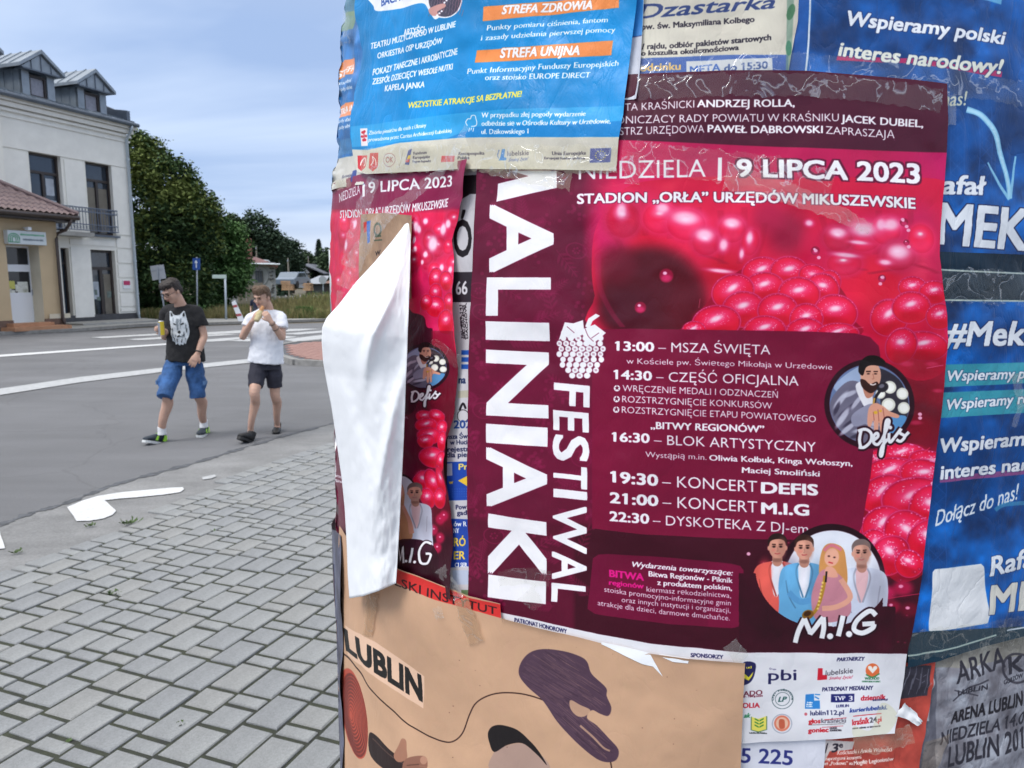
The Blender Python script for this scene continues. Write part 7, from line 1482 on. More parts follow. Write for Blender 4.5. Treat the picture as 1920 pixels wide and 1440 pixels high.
C.poly([(890, 305), (1722, 244), (1712, 335), (875, 380)], OR); T('STREFA UNIJNA', 1028, 348, 1522, 332, 56, WHT, .06, .25, halo=(.12, (200, 120, 70)))
T('Punkt Informacyjny Funduszy Europejskich', 830, 450, 1757, 400, 34, WHT, .008, .12, sag=-4); T('oraz stoisko EUROPE DIRECT', 940, 488, 1582, 470, 34, WHT, .010, .12)
for tt, x0, y0, x1, y1, h in (('ARTYŚCI', 450, 218, 575, 198, 38), ('TEATRU MUZYCZNEGO W LUBLINIE', 255, 302, 760, 162, 36), ('ORKIESTRA OSP URZĘDÓW', 288, 358, 682, 262, 34), ('POKAZY TANECZNE I AKROBATYCZNE', 264, 460, 768, 328, 38), ('ZESPÓŁ DZIECIĘCY WESOŁE NUTKI', 262, 516, 740, 420, 36), ('KAPELA JANKA', 330, 556, 572, 530, 36)): T(tt, x0, y0, x1, y1, h, WHT, .045, .18)
T('WSZYSTKIE ATRAKCJE SĄ BEZPŁATNE!', 466, 658, 1166, 588, 36, (244, 226, 90), .045, .18, sag=4)
C.poly([(160, 775), (400, 735), (760, 690), (1100, 665), (1500, 652), (1800, 650), (1800, 830), (1000, 834), (500, 850), (160, 900)], (70, 178, 226), .65); C.poly([(880, 770), (1800, 740), (1800, 836), (1000, 834), (700, 842)], (10, 128, 196), .6)
C.poly([(120, 912), (235, 915), (420, 870), (800, 836), (1300, 834), (1800, 838), (1800, 1120), (120, 1120)], (206, 206, 192)); C.grade(lambda X, Y, a: a)
T('Zbiórka pieniężna dla osób z Ukrainy', 240, 822, 578, 772, 24, WHT, .012, .1, sag=2); T('prowadzona przez Caritas Archidiecezji Lubelskiej.', 238, 864, 732, 802, 24, WHT, .012, .1, sag=2)
C.poly([(200, 785), (232, 782), (234, 890), (200, 892)], (232, 226, 226)); [C.ell(216 + 9 * math.cos(t), 830 + 28 * math.sin(t), 6, 8, (200, 40, 60)) for t in (0, 1, 2, 3, 4, 5)]; C.line([(216, 800), (216, 862)], 5, (200, 40, 60))
C.line([(826, 764), (816, 742), (832, 722), (848, 722), (858, 704), (880, 704), (886, 726), (890, 742), (882, 764), (850, 768)], 5, WHT); [C.line([(840 + k * 14, 776), (834 + k * 14, 800 - k % 2 * 8)], 5, WHT) for k in range(3)]
T('W przypadku złej pogody wydarzenie', 920, 716, 1556, 706, 30, WHT, .012, .08); T('odbędzie się w', 920, 766, 1160, 764, 30, WHT, .012, .08); T('Ośrodku Kultury w Urzędowie,', 1168, 764, 1714, 754, 30, WHT, .018, .2); T('ul. Dzikowskiego 1', 918, 816, 1206, 812, 30, WHT, .012, .08)
IK = (60, 64, 84)
C.poly([(180, 950), (234, 948), (234, 1016), (206, 1044), (184, 1026)], (204, 50, 56)); C.line([(195, 1010), (204, 975), (222, 965), (226, 1000), (216, 1014)], 7, (240, 236, 230)); C.poly([(252, 934), (300, 932), (300, 1020), (276, 1046), (252, 1026)], (204, 50, 56)); C.line([(262, 1010), (272, 980), (266, 955), (284, 975), (290, 1010)], 5, (240, 236, 230))
C.ell(368, 976, 36, 42, (150, 90, 96), 1, 0, 0, .06); T('ÖK', 346, 992, 392, 990, 34, (150, 70, 80), .0); C.line([(445, 915), (428, 1022)], 1.5, (120, 120, 120)); C.poly([(478, 918), (502, 908), (486, 1006), (460, 1002)], (40, 70, 150)); C.poly([(478, 950), (496, 944), (492, 968), (472, 972)], (230, 200, 60)); C.poly([(466, 974), (490, 968), (486, 990), (462, 990)], (200, 50, 60))
T('Fundusze', 512, 944, 586, 936, 18, IK, .015); T('Europejskie', 508, 970, 602, 962, 18, IK, .015); T('Program Regionalny', 504, 992, 608, 986, 14, IK, .005, .1); C.poly([(678, 950), (754, 948), (752, 984), (674, 988)], (204, 50, 70)); T('Rzeczpospolita', 776, 944, 932, 940, 19, IK, .015); T('Polska', 774, 970, 842, 968, 19, IK, .015)
C.poly([(1040, 908), (1058, 906), (1054, 956), (1070, 962), (1066, 976), (1022, 976), (1030, 960)], (40, 140, 206)); [C.ell(1018 + 4 * math.cos(k) , 915 + k * 9, 4, 3, (40, 100, 180)) for k in range(6)]; T('lubelskie', 1074, 948, 1208, 944, 30, IK, .0); T('Smakuj życie!', 1082, 984, 1206, 976, 22, (60, 90, 150), .0, .5)
T('Unia Europejska', 1350, 944, 1560, 942, 22, IK, .015); T('Europejski Fundusz Społeczny', 1304, 970, 1556, 970, 15, IK, .006, .1); C.poly([(1588, 906), (1716, 904), (1708, 990), (1582, 992)], (36, 72, 160))
for k in range(12): C.ell(1649 + 31 * math.sin(k * .5236), 948 - 27 * math.cos(k * .5236), 3.6, 3.6, (236, 214, 70))
C.grade(lambda X, Y, a: a * (.95 + .10 * vnoise(*a.shape[:2], 50, 41))[..., None])
# older copy round the left side
C4 = Canvas('openair_copy_print', 634, -40, 700, 380, (30, 120, 180), .0008); C = C4
C4.grade(lambda X, Y, a: a * (.75 + .5 * vnoise(*a.shape[:2], 60, 44))[..., None]); C.view(0, 0, 1)
C.poly([(630, -40), (690, -40), (680, 30), (640, 30)], (60, 130, 120), .6); C.poly([(648, 25), (672, 20), (668, 55), (642, 60)], (200, 190, 80), .5)
C.poly([(640, 118), (668, 108), (664, 138), (640, 150)], OR); C.poly([(636, 200), (668, 190), (668, 215), (636, 225)], OR); C.text('STREFA', 642, 146, 664, 130, 11, WHT, .05, .2); C.text('STREFA UN', 640, 216, 666, 206, 11, WHT, .05, .2)
for y in (160, 172, 232, 244): C.text('zasady udziel', 640, y, 666, y - 6, 7, WHT, .01)
C.poly([(628, 300), (690, 285), (690, 400), (620, 400)], (206, 206, 194)); C.text('Europejska', 646, 334, 664, 330, 6, IK, .01); C.poly([(664, 320), (672, 318), (672, 340), (664, 342)], (50, 80, 150)); C.poly([(628, 268), (670, 258), (670, 285), (628, 296)], (90, 150, 190), .6)
# white back sheet with a blue foot behind the blue poster
C5b = Canvas('side_sheet_print', 1150, -40, 1225, 200, (196, 204, 214), .0008); C = C5b; C.view(1160, 0, 2.526)
C.poly([(60, -120), (125, -120), (112, 172), (60, 180)], (30, 136, 206)); C.line([(66, 178), (112, 172)], 4, (30, 60, 120)); C.text('12:30', 44, 360, 40, 240, 14, (60, 64, 90), .01)

# ================= cream run poster
C5 = Canvas('run_print', 1190, -60, 1520, 165, (206, 205, 190), .0006); C5.grade(lambda X, Y, a: a * (.92 + .16 * vnoise(*a.shape[:2], 90, 50))[..., None]); C = C5; C.view(1160, 0, 2.526); DB = (40, 54, 96)
C.text('Dzastarka', 88, 88, 750, 40, 66, (52, 78, 128), .022, .3, h2=62); T = C.text
T('pw. św. Maksymiliana Kolbego', 110, 140, 640, 106, 27, (44, 48, 60), .028); T('/ rajdu, odbiór pakietów startowych', 110, 234, 718, 192, 27, (38, 42, 54), .028, sag=4); T('o koszulka okolicznościowa', 108, 264, 566, 238, 24, (38, 42, 54), .028, sag=3)
C.poly([(100, 278), (460, 262), (800, 262), (800, 400), (90, 400)], (64, 110, 178)); T('odcinku', 104, 340, 292, 330, 36, (226, 192, 120), .04); C.poly([(320, 290), (724, 276), (728, 400), (322, 400)], (206, 212, 216)); T('META', 338, 350, 480, 336, 36, (60, 112, 184), .02); T('do 15:30', 500, 340, 702, 326, 34, (60, 96, 150), .03)
C.poly([(795, -50), (830, -50), (812, 350), (788, 350)], (110, 150, 130), .7); C.ell(812, 60, 18, 40, (60, 120, 80), .8, .3); C.ell(802, 230, 14, 36, (60, 130, 100), .8)

# ================= blue campaign posters on the right
NB = (10, 48, 122)
def campaign_bg(C, seed):
    def g(X, Y, a):
        h, w_ = X.shape; n = vnoise(h, w_, 160, seed); n2 = vnoise(h, w_, 45, seed + 1); return np.stack([8 + 14 * n, 44 + 92 * n * n2 * 1.6 + 8 * n2, 82 + 150 * n * n2 * 1.5 + 20 * n2], -1).astype(np.float32)
    C.grade(g); C.view(0, 0, 1); r = random.Random(seed)
    for k in range(7):
        x = r.uniform(1500, 1920); y = r.uniform(0, 1200); q = r.uniform(20, 34); c_ = (60, 110, 180)
        for j in range(6): C.line([(x, y + j * q), (x + q, y + (j + 1) * q)], 1.3, c_, .35, smooth=False); C.line([(x + q, y + j * q), (x, y + (j + 1) * q)], 1.3, c_, .35, smooth=False)
        C.line([(x, y), (x, y + 6 * q)], 1.8, c_, .4, smooth=False); C.line([(x + q, y), (x + q, y + 6 * q)], 1.8, c_, .4, smooth=False)
C6 = Canvas('campaign_upper_print', 1475, -60, 1990, 600, NB, .00065); campaign_bg(C6, 60); C = C6; C.view(1160, 0, 2.526); T = C.text; LW = (226, 232, 238)
C.poly([(800, -100), (905, -100), (890, 200), (880, 345), (790, 345)], (44, 104, 176), .7); C.line([(906, -60), (900, 180), (885, 345)], 9, (214, 222, 230)); C.poly([(1500, -90), (1810, -60), (1800, 26), (1740, 6), (1600, -20)], (120, 190, 220), .8)
T('Wspieramy polski', 1070, 118, 1822, 212, 68, LW, .055, .22, halo=(.10, (8, 30, 80)), sag=-4, h2=62)
C.poly([(1035, 262), (1400, 280), (1810, 340), (1806, 368), (1400, 304), (1030, 286)], (176, 60, 110)); T('interes narodowy!', 1040, 262, 1808, 350, 66, (222, 226, 214), .055, .22, sag=6, halo=(.09, (10, 40, 96)))
T('Dołącz do nas!', 1180, 520, 1640, 500, 68, (200, 206, 190), .012, .25)
for wd, c_ in ((30, (150, 210, 235)), (16, (176, 222, 240))): C.line([(1640, 520), (1710, 545), (1770, 620), (1800, 720), (1836, 850), (1848, 940)], wd, c_, .9, wd * .7); 
C.line([(1846, 945), (1790, 860), (1740, 770)], 16, (150, 210, 235), .9, 8); C.line([(1850, 940), (1862, 850), (1874, 740)], 16, (150, 210, 235), .9, 8)
T('Rafał', 1440, 915, 1732, 922, 88, LW, .05, .12, halo=(.09, (8, 30, 80))); T('MEKLER', 1505, 1150, 2300, 1210, 192, LW, .05, .12, halo=(.08, (8, 26, 70)))
C.view(0, 0, 1); C.poly([(1740, 492), (1990, 500), (1990, 640), (1740, 620)], (14, 52, 70)); 
C7 = Canvas('campaign_lower_print', 1690, 440, 1990, 1260, NB, .00065); campaign_bg(C7, 66); C = C7; C.view(0, 0, 1); C.poly([(1690, 440), (1990, 440), (1990, 566), (1690, 562)], (12, 48, 66)); C.line([(1745, 505), (1800, 508), (1990, 516)], 3, (190, 206, 200)); C.line([(1745, 562), (1990, 565)], 3, (190, 206, 200))
C.view(1640, 500, 2.879); T = C.text
T('#Mekler', 356, 424, 1000, 418, 128, LW, .05, .2, halo=(.08, (8, 26, 70))); C.poly([(350, 526), (900, 512), (900, 622), (340, 648)], (60, 160, 176)); C.poly([(340, 676), (900, 655), (900, 780), (330, 812)], (60, 160, 176))
T('Wspieramy przedsiębiorców', 372, 614, 1290, 585, 56, LW, .045, .2, halo=(.10, (20, 70, 110))); T('Wspieramy rolnictwo', 366, 770, 1060, 722, 56, LW, .045, .2, halo=(.10, (20, 70, 110)), sag=-4)
T('Wspieramy polski', 335, 1000, 1130, 930, 76, LW, .055, .12, halo=(.09, (8, 30, 80))); C.poly([(335, 1130), (900, 1080), (900, 1110), (335, 1160)], (170, 90, 140), .8); T('interes narodowy!', 340, 1142, 1150, 1060, 74, LW, .055, .1, halo=(.09, (8, 30, 80)), h2=60)
T('Dołącz do nas!', 318, 1396, 768, 1250, 84, LW, .012, .25); C.line([(640, 1310), (700, 1280), (900, 1270)], 22, (90, 170, 200), .6)
C.view(1640, 940, 2.879); C.poly([(296, 372), (308, 356), (560, 330), (574, 345), (606, 610), (596, 650), (300, 698), (282, 690)], (226, 230, 232), 1, False)
T('Rafał', 608, 396, 880, 330, 100, LW, .045, .12, halo=(.07, (8, 26, 70))); T('MEKLER', 606, 600, 1300, 505, 150, (214, 216, 206), .05, .12, halo=(.07, (8, 26, 70)))
C.poly([(170, 700), (900, 660), (900, 900), (150, 900)], (16, 62, 78)); C.line([(160, 822), (400, 790), (640, 712)], 9, (176, 196, 190)); C.line([(700, 690), (900, 640)], 8, (200, 210, 220))

# ================= brown exhibition poster, bottom
BRN = (203, 171, 139)
C8 = Canvas('exhibition_print', 616, 1040, 1405, 1470, BRN, .0006, lift=.0095); C8.grade(lambda X, Y, a: a * (.94 + .12 * vnoise(*a.shape[:2], 200, 80))[..., None] * np.clip(1.0 + (900 - X)[..., None] * .00006, .9, 1.05)); C = C8; C.view(600, 1060, 3.2); T = C.text
C.poly([(430, -10), (470, 20), (700, 110), (900, 196), (1088, 232), (1084, 316), (900, 262), (700, 206), (560, 150), (440, 92)], (214, 58, 52)); T('POLSKI INSTYTUT', 330, 70, 1060, 296, 56, (52, 18, 22), .010, 0, sag=16, h2=46)
C.poly([(155, 358), (330, 460), (620, 668), (612, 862), (400, 720), (160, 540)], (232, 200, 172)); T('LUBLIN', 158, 508, 603, 815, 128, (26, 30, 26), .075, .0, h2=152, sag=12, up=(-.05, -1))
C.line([(118, 505), (160, 550), (240, 650), (300, 740), (430, 866), (520, 950), (620, 1010), (720, 1055), (790, 1060), (850, 1010), (890, 900), (930, 830), (1010, 782), (1110, 765), (1230, 778), (1350, 815), (1500, 880), (1600, 950), (1680, 1040), (1730, 1130), (1750, 1220)], 7, (44, 26, 20))
C.ell(200, 890, 70, 275, (190, 92, 68), 1, -.16)
for k in range(11): C.ell(186 - k * .5 + (10 - k) * 1.8, 900, 66 - k * 5.6, 255 - k * 22, (112, 50, 38), .85, -.14, 0, .07 + k * .006)
C.poly([(290, 1010), (340, 1030), (420, 1110), (520, 1180), (640, 1230), (560, 1260), (400, 1230), (300, 1140)], (46, 36, 32), 1, True); C.line([(310, 1040), (420, 1140), (520, 1200)], 5, (120, 98, 84), .7)
C.poly([(440, 1140), (470, 1080), (490, 1040), (516, 1050), (520, 1100), (520, 1160), (470, 1180)], (172, 130, 104), 1, True); C.poly([(500, 1180), (540, 1150), (620, 1140), (648, 1165), (640, 1230), (560, 1250), (500, 1250)], (150, 112, 90), 1, True); C.ell(626, 1166, 22, 24, (186, 146, 120)); C.line([(520, 1200), (600, 1190)], 5, (90, 64, 50))
C.poly([(1036, 1130), (1100, 1090), (1200, 1070), (1290, 1110), (1370, 1230), (1030, 1240)], (178, 156, 140), 1, True); C.poly([(1002, 1010), (1030, 970), (1090, 962), (1180, 990), (1260, 1060), (1310, 1120), (1360, 1200), (1290, 1130), (1210, 1070), (1120, 1080), (1040, 1125), (1010, 1070)], (26, 24, 24), 1, True)
PU = (84, 68, 82); C.poly([(1190, 660), (1200, 590), (1250, 530), (1330, 506), (1450, 514), (1560, 545), (1604, 580), (1630, 650), (1716, 730), (1720, 780), (1748, 850), (1730, 900), (1680, 890), (1630, 870), (1600, 915), (1660, 960), (1730, 1030), (1790, 1100), (1780, 1160), (1730, 1180), (1660, 1160), (1560, 1080), (1440, 960), (1340, 820), (1240, 730)], PU, 1, True)
R_ = random.Random(9)
PB = [(1195, 660), (1205, 595), (1255, 535), (1335, 512), (1450, 520), (1556, 552), (1600, 590), (1626, 655), (1708, 735), (1738, 850), (1690, 885), (1625, 860), (1595, 915), (1655, 962), (1725, 1032), (1780, 1105), (1725, 1170), (1660, 1150), (1560, 1074), (1440, 954), (1340, 814), (1244, 725)]
for k in range(900):
    x0, y0 = R_.uniform(1195, 1760), R_.uniform(515, 1150); l = R_.uniform(40, 150); b_ = .62 + .25 * (y0 > 800); x1, y1 = x0 + l, y0 + l * b_ + R_.uniform(-5, 5)
    if inside((x0, y0), PB) and inside((x1, y1), PB) and inside(((x0 + x1) / 2, (y0 + y1) / 2), PB): C.line([(x0, y0), ((x0 + x1) / 2, (y0 + y1) / 2 + R_.uniform(-3, 3)), (x1, y1)], R_.uniform(1, 3.5), R_.choice([(150, 124, 118), (56, 44, 56), (62, 48, 62), (120, 98, 104), (104, 86, 100)]), .6)
C.poly([(1500, 810), (1560, 840), (1620, 870), (1590, 905), (1540, 905), (1500, 860)], BRN, .9, True); C.line([(1560, 960), (1640, 1030), (1700, 1090), (1740, 1110)], 12, BRN, .8)
for k in range(26): C.ell(R_.uniform(700, 2300), R_.uniform(300, 1200), R_.uniform(1, 4), R_.uniform(1, 3), (90, 60, 46), .7)
C.line([(600, 1200), (900, 1230)], 1, BRN)

# ================= narrow strip of older posters between the two festival posters
C9 = Canvas('old_strip_print', 836, 290, 905, 1120, (206, 206, 208), .0006); C = C9; C.view(600, 320, 3); T = C.text
C.poly([(750, 30), (900, 20), (900, 130), (840, 130), (760, 180)], (40, 34, 38)); T('Ó', 750, 480, 848, 480, 205, (28, 26, 30), .03); C.poly([(740, 570), (900, 570), (900, 740), (740, 740)], (52, 50, 56)); T('66', 760, 696, 822, 694, 74, (224, 224, 226), .035)
for k, tt in enumerate(('tel. 669 141', 'MALOWANIE', 'DACHÓW')): T(tt, 800 + k * 14, 944, 792 + k * 14, 756, 12, (40, 40, 46), .02)
C.line([(820, 745), (786, 850), (815, 950)], 4, (40, 40, 46))
for y in (1010, 1050, 1090): C.poly([(790, y), (900, y), (900, y + 26), (790, y + 26)], (40, 100, 180))
T('na', 776, 1196, 815, 1196, 40, (36, 60, 100), .05); C.poly([(770, 1240), (900, 1230), (900, 1270), (770, 1280)], (190, 190, 170)); C.ell(800, 1380, 34, 36, (30, 30, 36), 1, 0, 0, .1); C.line([(780, 1350), (800, 1310), (816, 1340)], 12, (30, 30, 36)); T('2023', 748, 1450, 880, 1446, 44, (40, 84, 150), .04)
C.view(600, 760, 3); T('msza Święta', 700, 190, 880, 184, 26, (36, 50, 90), .03); T('w Hucie Józefów', 726, 222, 960, 216, 26, (36, 50, 90), .03); T('rejestracja', 712, 262, 900, 258, 28, (36, 50, 90), .03); T('dla pierwszych', 706, 294, 960, 288, 28, (36, 50, 90), .03)
C.poly([(700, 320), (900, 316), (900, 532), (700, 538)], (36, 86, 176)); C.poly([(700, 330), (738, 326), (740, 396), (700, 398)], (180, 190, 206)); T('Prz', 775, 364, 850, 360, 34, (236, 214, 120), .04); C.poly([(770, 425), (822, 398), (830, 462)], (236, 200, 70)); T('w', 722, 444, 744, 442, 22, (236, 200, 70), .03)
for i in range(7):
    for j in range(4): C.ell(740 + i * 13, 472 + j * 14, 1.8, 1.8, (120, 170, 220), .7)
T('Pow', 756, 588, 818, 584, 26, (36, 46, 90), .03); T('gad', 762, 620, 818, 618, 26, (36, 46, 90), .03); C.poly([(700, 640), (900, 646), (900, 905), (720, 915)], (40, 84, 170)); T('ów R', 742, 684, 814, 684, 28, WHT, .03); T('NY', 740, 722, 770, 722, 28, WHT, .01)
T('RÓ', 744, 795, 806, 795, 46, (236, 206, 90), .04); T('ER', 746, 868, 806, 868, 44, (236, 206, 90), .04); T('CI SER', 752, 912, 820, 912, 24, WHT, .03); C.poly([(740, 930), (900, 930), (900, 1010), (740, 1010)], (190, 206, 226), .8); C.poly([(790, 1040), (830, 1040), (830, 1080), (790, 1080)], (90, 130, 80), .8)

# ================= peeled brown sheet (front, only its corner shows)
C10 = Canvas('peeled_front_print', 664, 392, 780, 600, (170, 148, 122), .0007, lift=.01); C10.grade(lambda X, Y, a: a * (.86 + .28 * vnoise(*a.shape[:2], 30, 90))[..., None]); C = C10; C.view(600, 320, 3)
C.poly([(262, 285), (286, 280), (280, 400), (264, 410)], (60, 120, 196)); C.poly([(244, 290), (262, 286), (262, 340), (246, 350)], (200, 70, 60)); C.ell(326, 330, 22, 40, (64, 92, 72), .8, 0, .1, .35); C.line([(310, 370), (345, 366)], 10, (64, 92, 72), .8); C.line([(305, 392), (350, 388)], 8, (64, 92, 72), .8); C.text('W', 314, 480, 340, 470, 26, (40, 36, 34), .03)

# ================= bottom right remnants
C11 = Canvas('number_print', 1380, 1370, 1570, 1470, (214, 218, 226), .0006); C = C11; C.view(1080, 1000, 2.824); C.text('5 225', 872, 1210, 1144, 1224, 78, (46, 62, 130), .022, .05)
C12 = Canvas('torn_red_print', 1535, 1240, 1760, 1470, (178, 82, 68), .0006); C12.grade(lambda X, Y, a: a * (.82 + .36 * vnoise(*a.shape[:2], 30, 92))[..., None]); C = C12; C.view(1080, 1000, 2.824); T = C.text
C.poly([(1300, 1090), (1470, 1096), (1460, 1140), (1340, 1150), (1300, 1240)], (200, 196, 192)); T('3', 1352, 1156, 1384, 1150, 44, (50, 50, 60), .04, .1); T('/', 1312, 1160, 1332, 1150, 44, (50, 50, 60), .02); T('e', 1390, 1130, 1408, 1128, 30, (50, 50, 60), .03)
T('Kościuszki i Anioła Wolności', 1380, 1168, 1668, 1150, 22, (236, 214, 206), .02, .15); T('zaprzęgami konnymi', 1318, 1200, 1508, 1190, 20, (236, 214, 206), .012); T('ani „Podkowa” na', 1310, 1226, 1462, 1222, 20, (236, 214, 206), .012); T('Mogiłę Legionistów', 1468, 1224, 1676, 1200, 22, (240, 222, 214), .035)
C.poly([(1700, 700), (1880, 700), (1860, 860), (1700, 880)], (56, 60, 70)); [C.line([(1715 + k * 11, 860 - (k * 31) % 120), (1735 + k * 11, 790 - (k * 31) % 100)], 3, (160, 170, 180), .6) for k in range(14)]
C13 = Canvas('arena_print', 1715, 1170, 1990, 1470, (152, 160, 166), .0007); C13.grade(lambda X, Y, a: a * (.62 + .66 * vnoise(*a.shape[:2], 24, 94, 4))[..., None] * (.8 + .3 * vnoise(*a.shape[:2], 110, 95))[..., None]); C = C13; C.view(1640, 940, 2.879); T = C.text; DG = (52, 58, 66)
C.poly([(150, 1150), (180, 860), (300, 870), (320, 1020), (290, 1200), (150, 1200)], (186, 76, 66), .0); 
C.poly([(286, 870), (330, 866), (340, 1000), (330, 1500), (236, 1500), (270, 1200), (310, 1000)], (60, 70, 80), .5); C.line([(290, 905), (318, 980), (300, 1060), (290, 1190)], 18, (200, 204, 206), .9); C.poly([(330, 740), (600, 720), (900, 690), (900, 800), (500, 900), (330, 900)], (150, 152, 120), .4)
T('ARKA', 440, 985, 700, 890, 110, DG, .02); T('LUBLIN', 450, 1050, 600, 1010, 30, DG, .03); C.line([(425, 1080), (500, 1010), (610, 960)], 8, DG, .8); C.line([(430, 1020), (560, 1050)], 7, DG, .8); C.ell(770, 900, 90, 84, DG, .8, 0, 0, .14); T('K', 720, 930, 800, 915, 90, DG, .04); T('GORZÓW', 690, 985, 800, 950, 24, DG, .03)
T('ARENA LUBLIN', 418, 1205, 790, 1095, 62, (34, 38, 44), .05, .15, h2=74); T('NIEDZIELA 14.05', 360, 1320, 840, 1190, 70, DG, .03, .1); T('LUBLIN 2017', 400, 1440, 860, 1310, 110, DG, .03, .1); C.poly([(270, 1300), (420, 1260), (340, 1440), (250, 1500)], (150, 140, 116), .4)
C14 = Canvas('grey_sheet_print', 612, 980, 660, 1470, (96, 106, 122), .0009); C = C14; C14.grade(lambda X, Y, a: a * (.6 + .7 * vnoise(*a.shape[:2], 40, 98))[..., None]); C.view(600, 940, 2.88); C.poly([(50, 400), (85, 420), (85, 740), (56, 760)], (200, 156, 140), .9, True); C.poly([(55, 760), (85, 760), (85, 900), (60, 930)], (206, 214, 226), .9)
C0 = Canvas('old_paper_print', 600, -120, 2100, 1500, (120, 112, 104), .0016); C0.grade(lambda X, Y, a: a * (.5 + .8 * vnoise(*a.shape[:2], 60, 99, 4))[..., None])
# ================================================================ the advertising column and what is pasted on it
def paper_mat(name, cv=None, col=(.5, .5, .48), rough=.36, bump=.35, spec=.28, coat=0.0, bsc=26):
    m = bpy.data.materials.new(name); m.use_nodes = True; nt = m.node_tree; N = nt.nodes; Lk = nt.links; p = N['Principled BSDF']
    tc = N.new('ShaderNodeTexCoord')
    if cv is not None:
        im = N.new('ShaderNodeTexImage'); im.image = cv.image(); im.interpolation = 'Cubic'; im.extension = 'EXTEND'; Lk.new(tc.outputs['UV'], im.inputs['Vector'])
        # slight fading and grime of the print
        n = N.new('ShaderNodeTexNoise'); n.inputs['Scale'].default_value = 9; n.inputs['Detail'].default_value = 8; Lk.new(tc.outputs['Object'], n.inputs['Vector'])
        mr = N.new('ShaderNodeMapRange'); mr.inputs['From Min'].default_value = .3; mr.inputs['From Max'].default_value = .7; mr.inputs['To Min'].default_value = .90; mr.inputs['To Max'].default_value = 1.05; Lk.new(n.outputs['Fac'], mr.inputs[0])
        mm = N.new('ShaderNodeMixRGB'); mm.blend_type = 'MULTIPLY'; mm.inputs[0].default_value = 1; Lk.new(im.outputs[0], mm.inputs[1]); Lk.new(mr.outputs[0], mm.inputs[2]); Lk.new(mm.outputs[0], p.inputs['Base Color'])
    else: p.inputs['Base Color'].default_value = (*col[:3], 1)
    p.inputs['Roughness'].default_value = rough; p.inputs['Specular IOR Level'].default_value = spec; p.inputs['Coat Weight'].default_value = coat; p.inputs['Coat Roughness'].default_value = .2
    rn = N.new('ShaderNodeTexNoise'); rn.inputs['Scale'].default_value = 6; rn.inputs['Detail'].default_value = 4; Lk.new(tc.outputs['Object'], rn.inputs['Vector']); rr = N.new('ShaderNodeMapRange'); rr.inputs['To Min'].default_value = rough - .1; rr.inputs['To Max'].default_value = rough + .14; Lk.new(rn.outputs['Fac'], rr.inputs[0]); Lk.new(rr.outputs[0], p.inputs['Roughness'])
    # creases of pasted paper: stretched ridges plus fine crumple
    mp = N.new('ShaderNodeMapping'); mp.inputs['Scale'].default_value = (1, 1, .45); mp.inputs['Rotation'].default_value = (.5, .3, 0); Lk.new(tc.outputs['Object'], mp.inputs['Vector'])
    n1 = N.new('ShaderNodeTexNoise'); n1.inputs['Scale'].default_value = bsc; n1.inputs['Detail'].default_value = 5; n1.inputs['Distortion'].default_value = .8; Lk.new(mp.outputs[0], n1.inputs['Vector'])
    ab = N.new('ShaderNodeMath'); ab.operation = 'SUBTRACT'; ab.inputs[1].default_value = .5; Lk.new(n1.outputs['Fac'], ab.inputs[0]); a2 = N.new('ShaderNodeMath'); a2.operation = 'ABSOLUTE'; Lk.new(ab.outputs[0], a2.inputs[0])
    pw = N.new('ShaderNodeMath'); pw.operation = 'POWER'; pw.inputs[1].default_value = .6; Lk.new(a2.outputs[0], pw.inputs[0])
    n2 = N.new('ShaderNodeTexNoise'); n2.inputs['Scale'].default_value = 95; n2.inputs['Detail'].default_value = 6; Lk.new(tc.outputs['Object'], n2.inputs['Vector'])
    ad = N.new('ShaderNodeMath'); ad.operation = 'MULTIPLY_ADD'; Lk.new(n2.outputs['Fac'], ad.inputs[0]); ad.inputs[1].default_value = .12; Lk.new(pw.outputs[0], ad.inputs[2])
    b = N.new('ShaderNodeBump'); b.inputs['Strength'].default_value = bump; b.inputs['Distance'].default_value = .004; Lk.new(ad.outputs[0], b.inputs['Height']); Lk.new(b.outputs[0], p.inputs['Normal'])
    return m
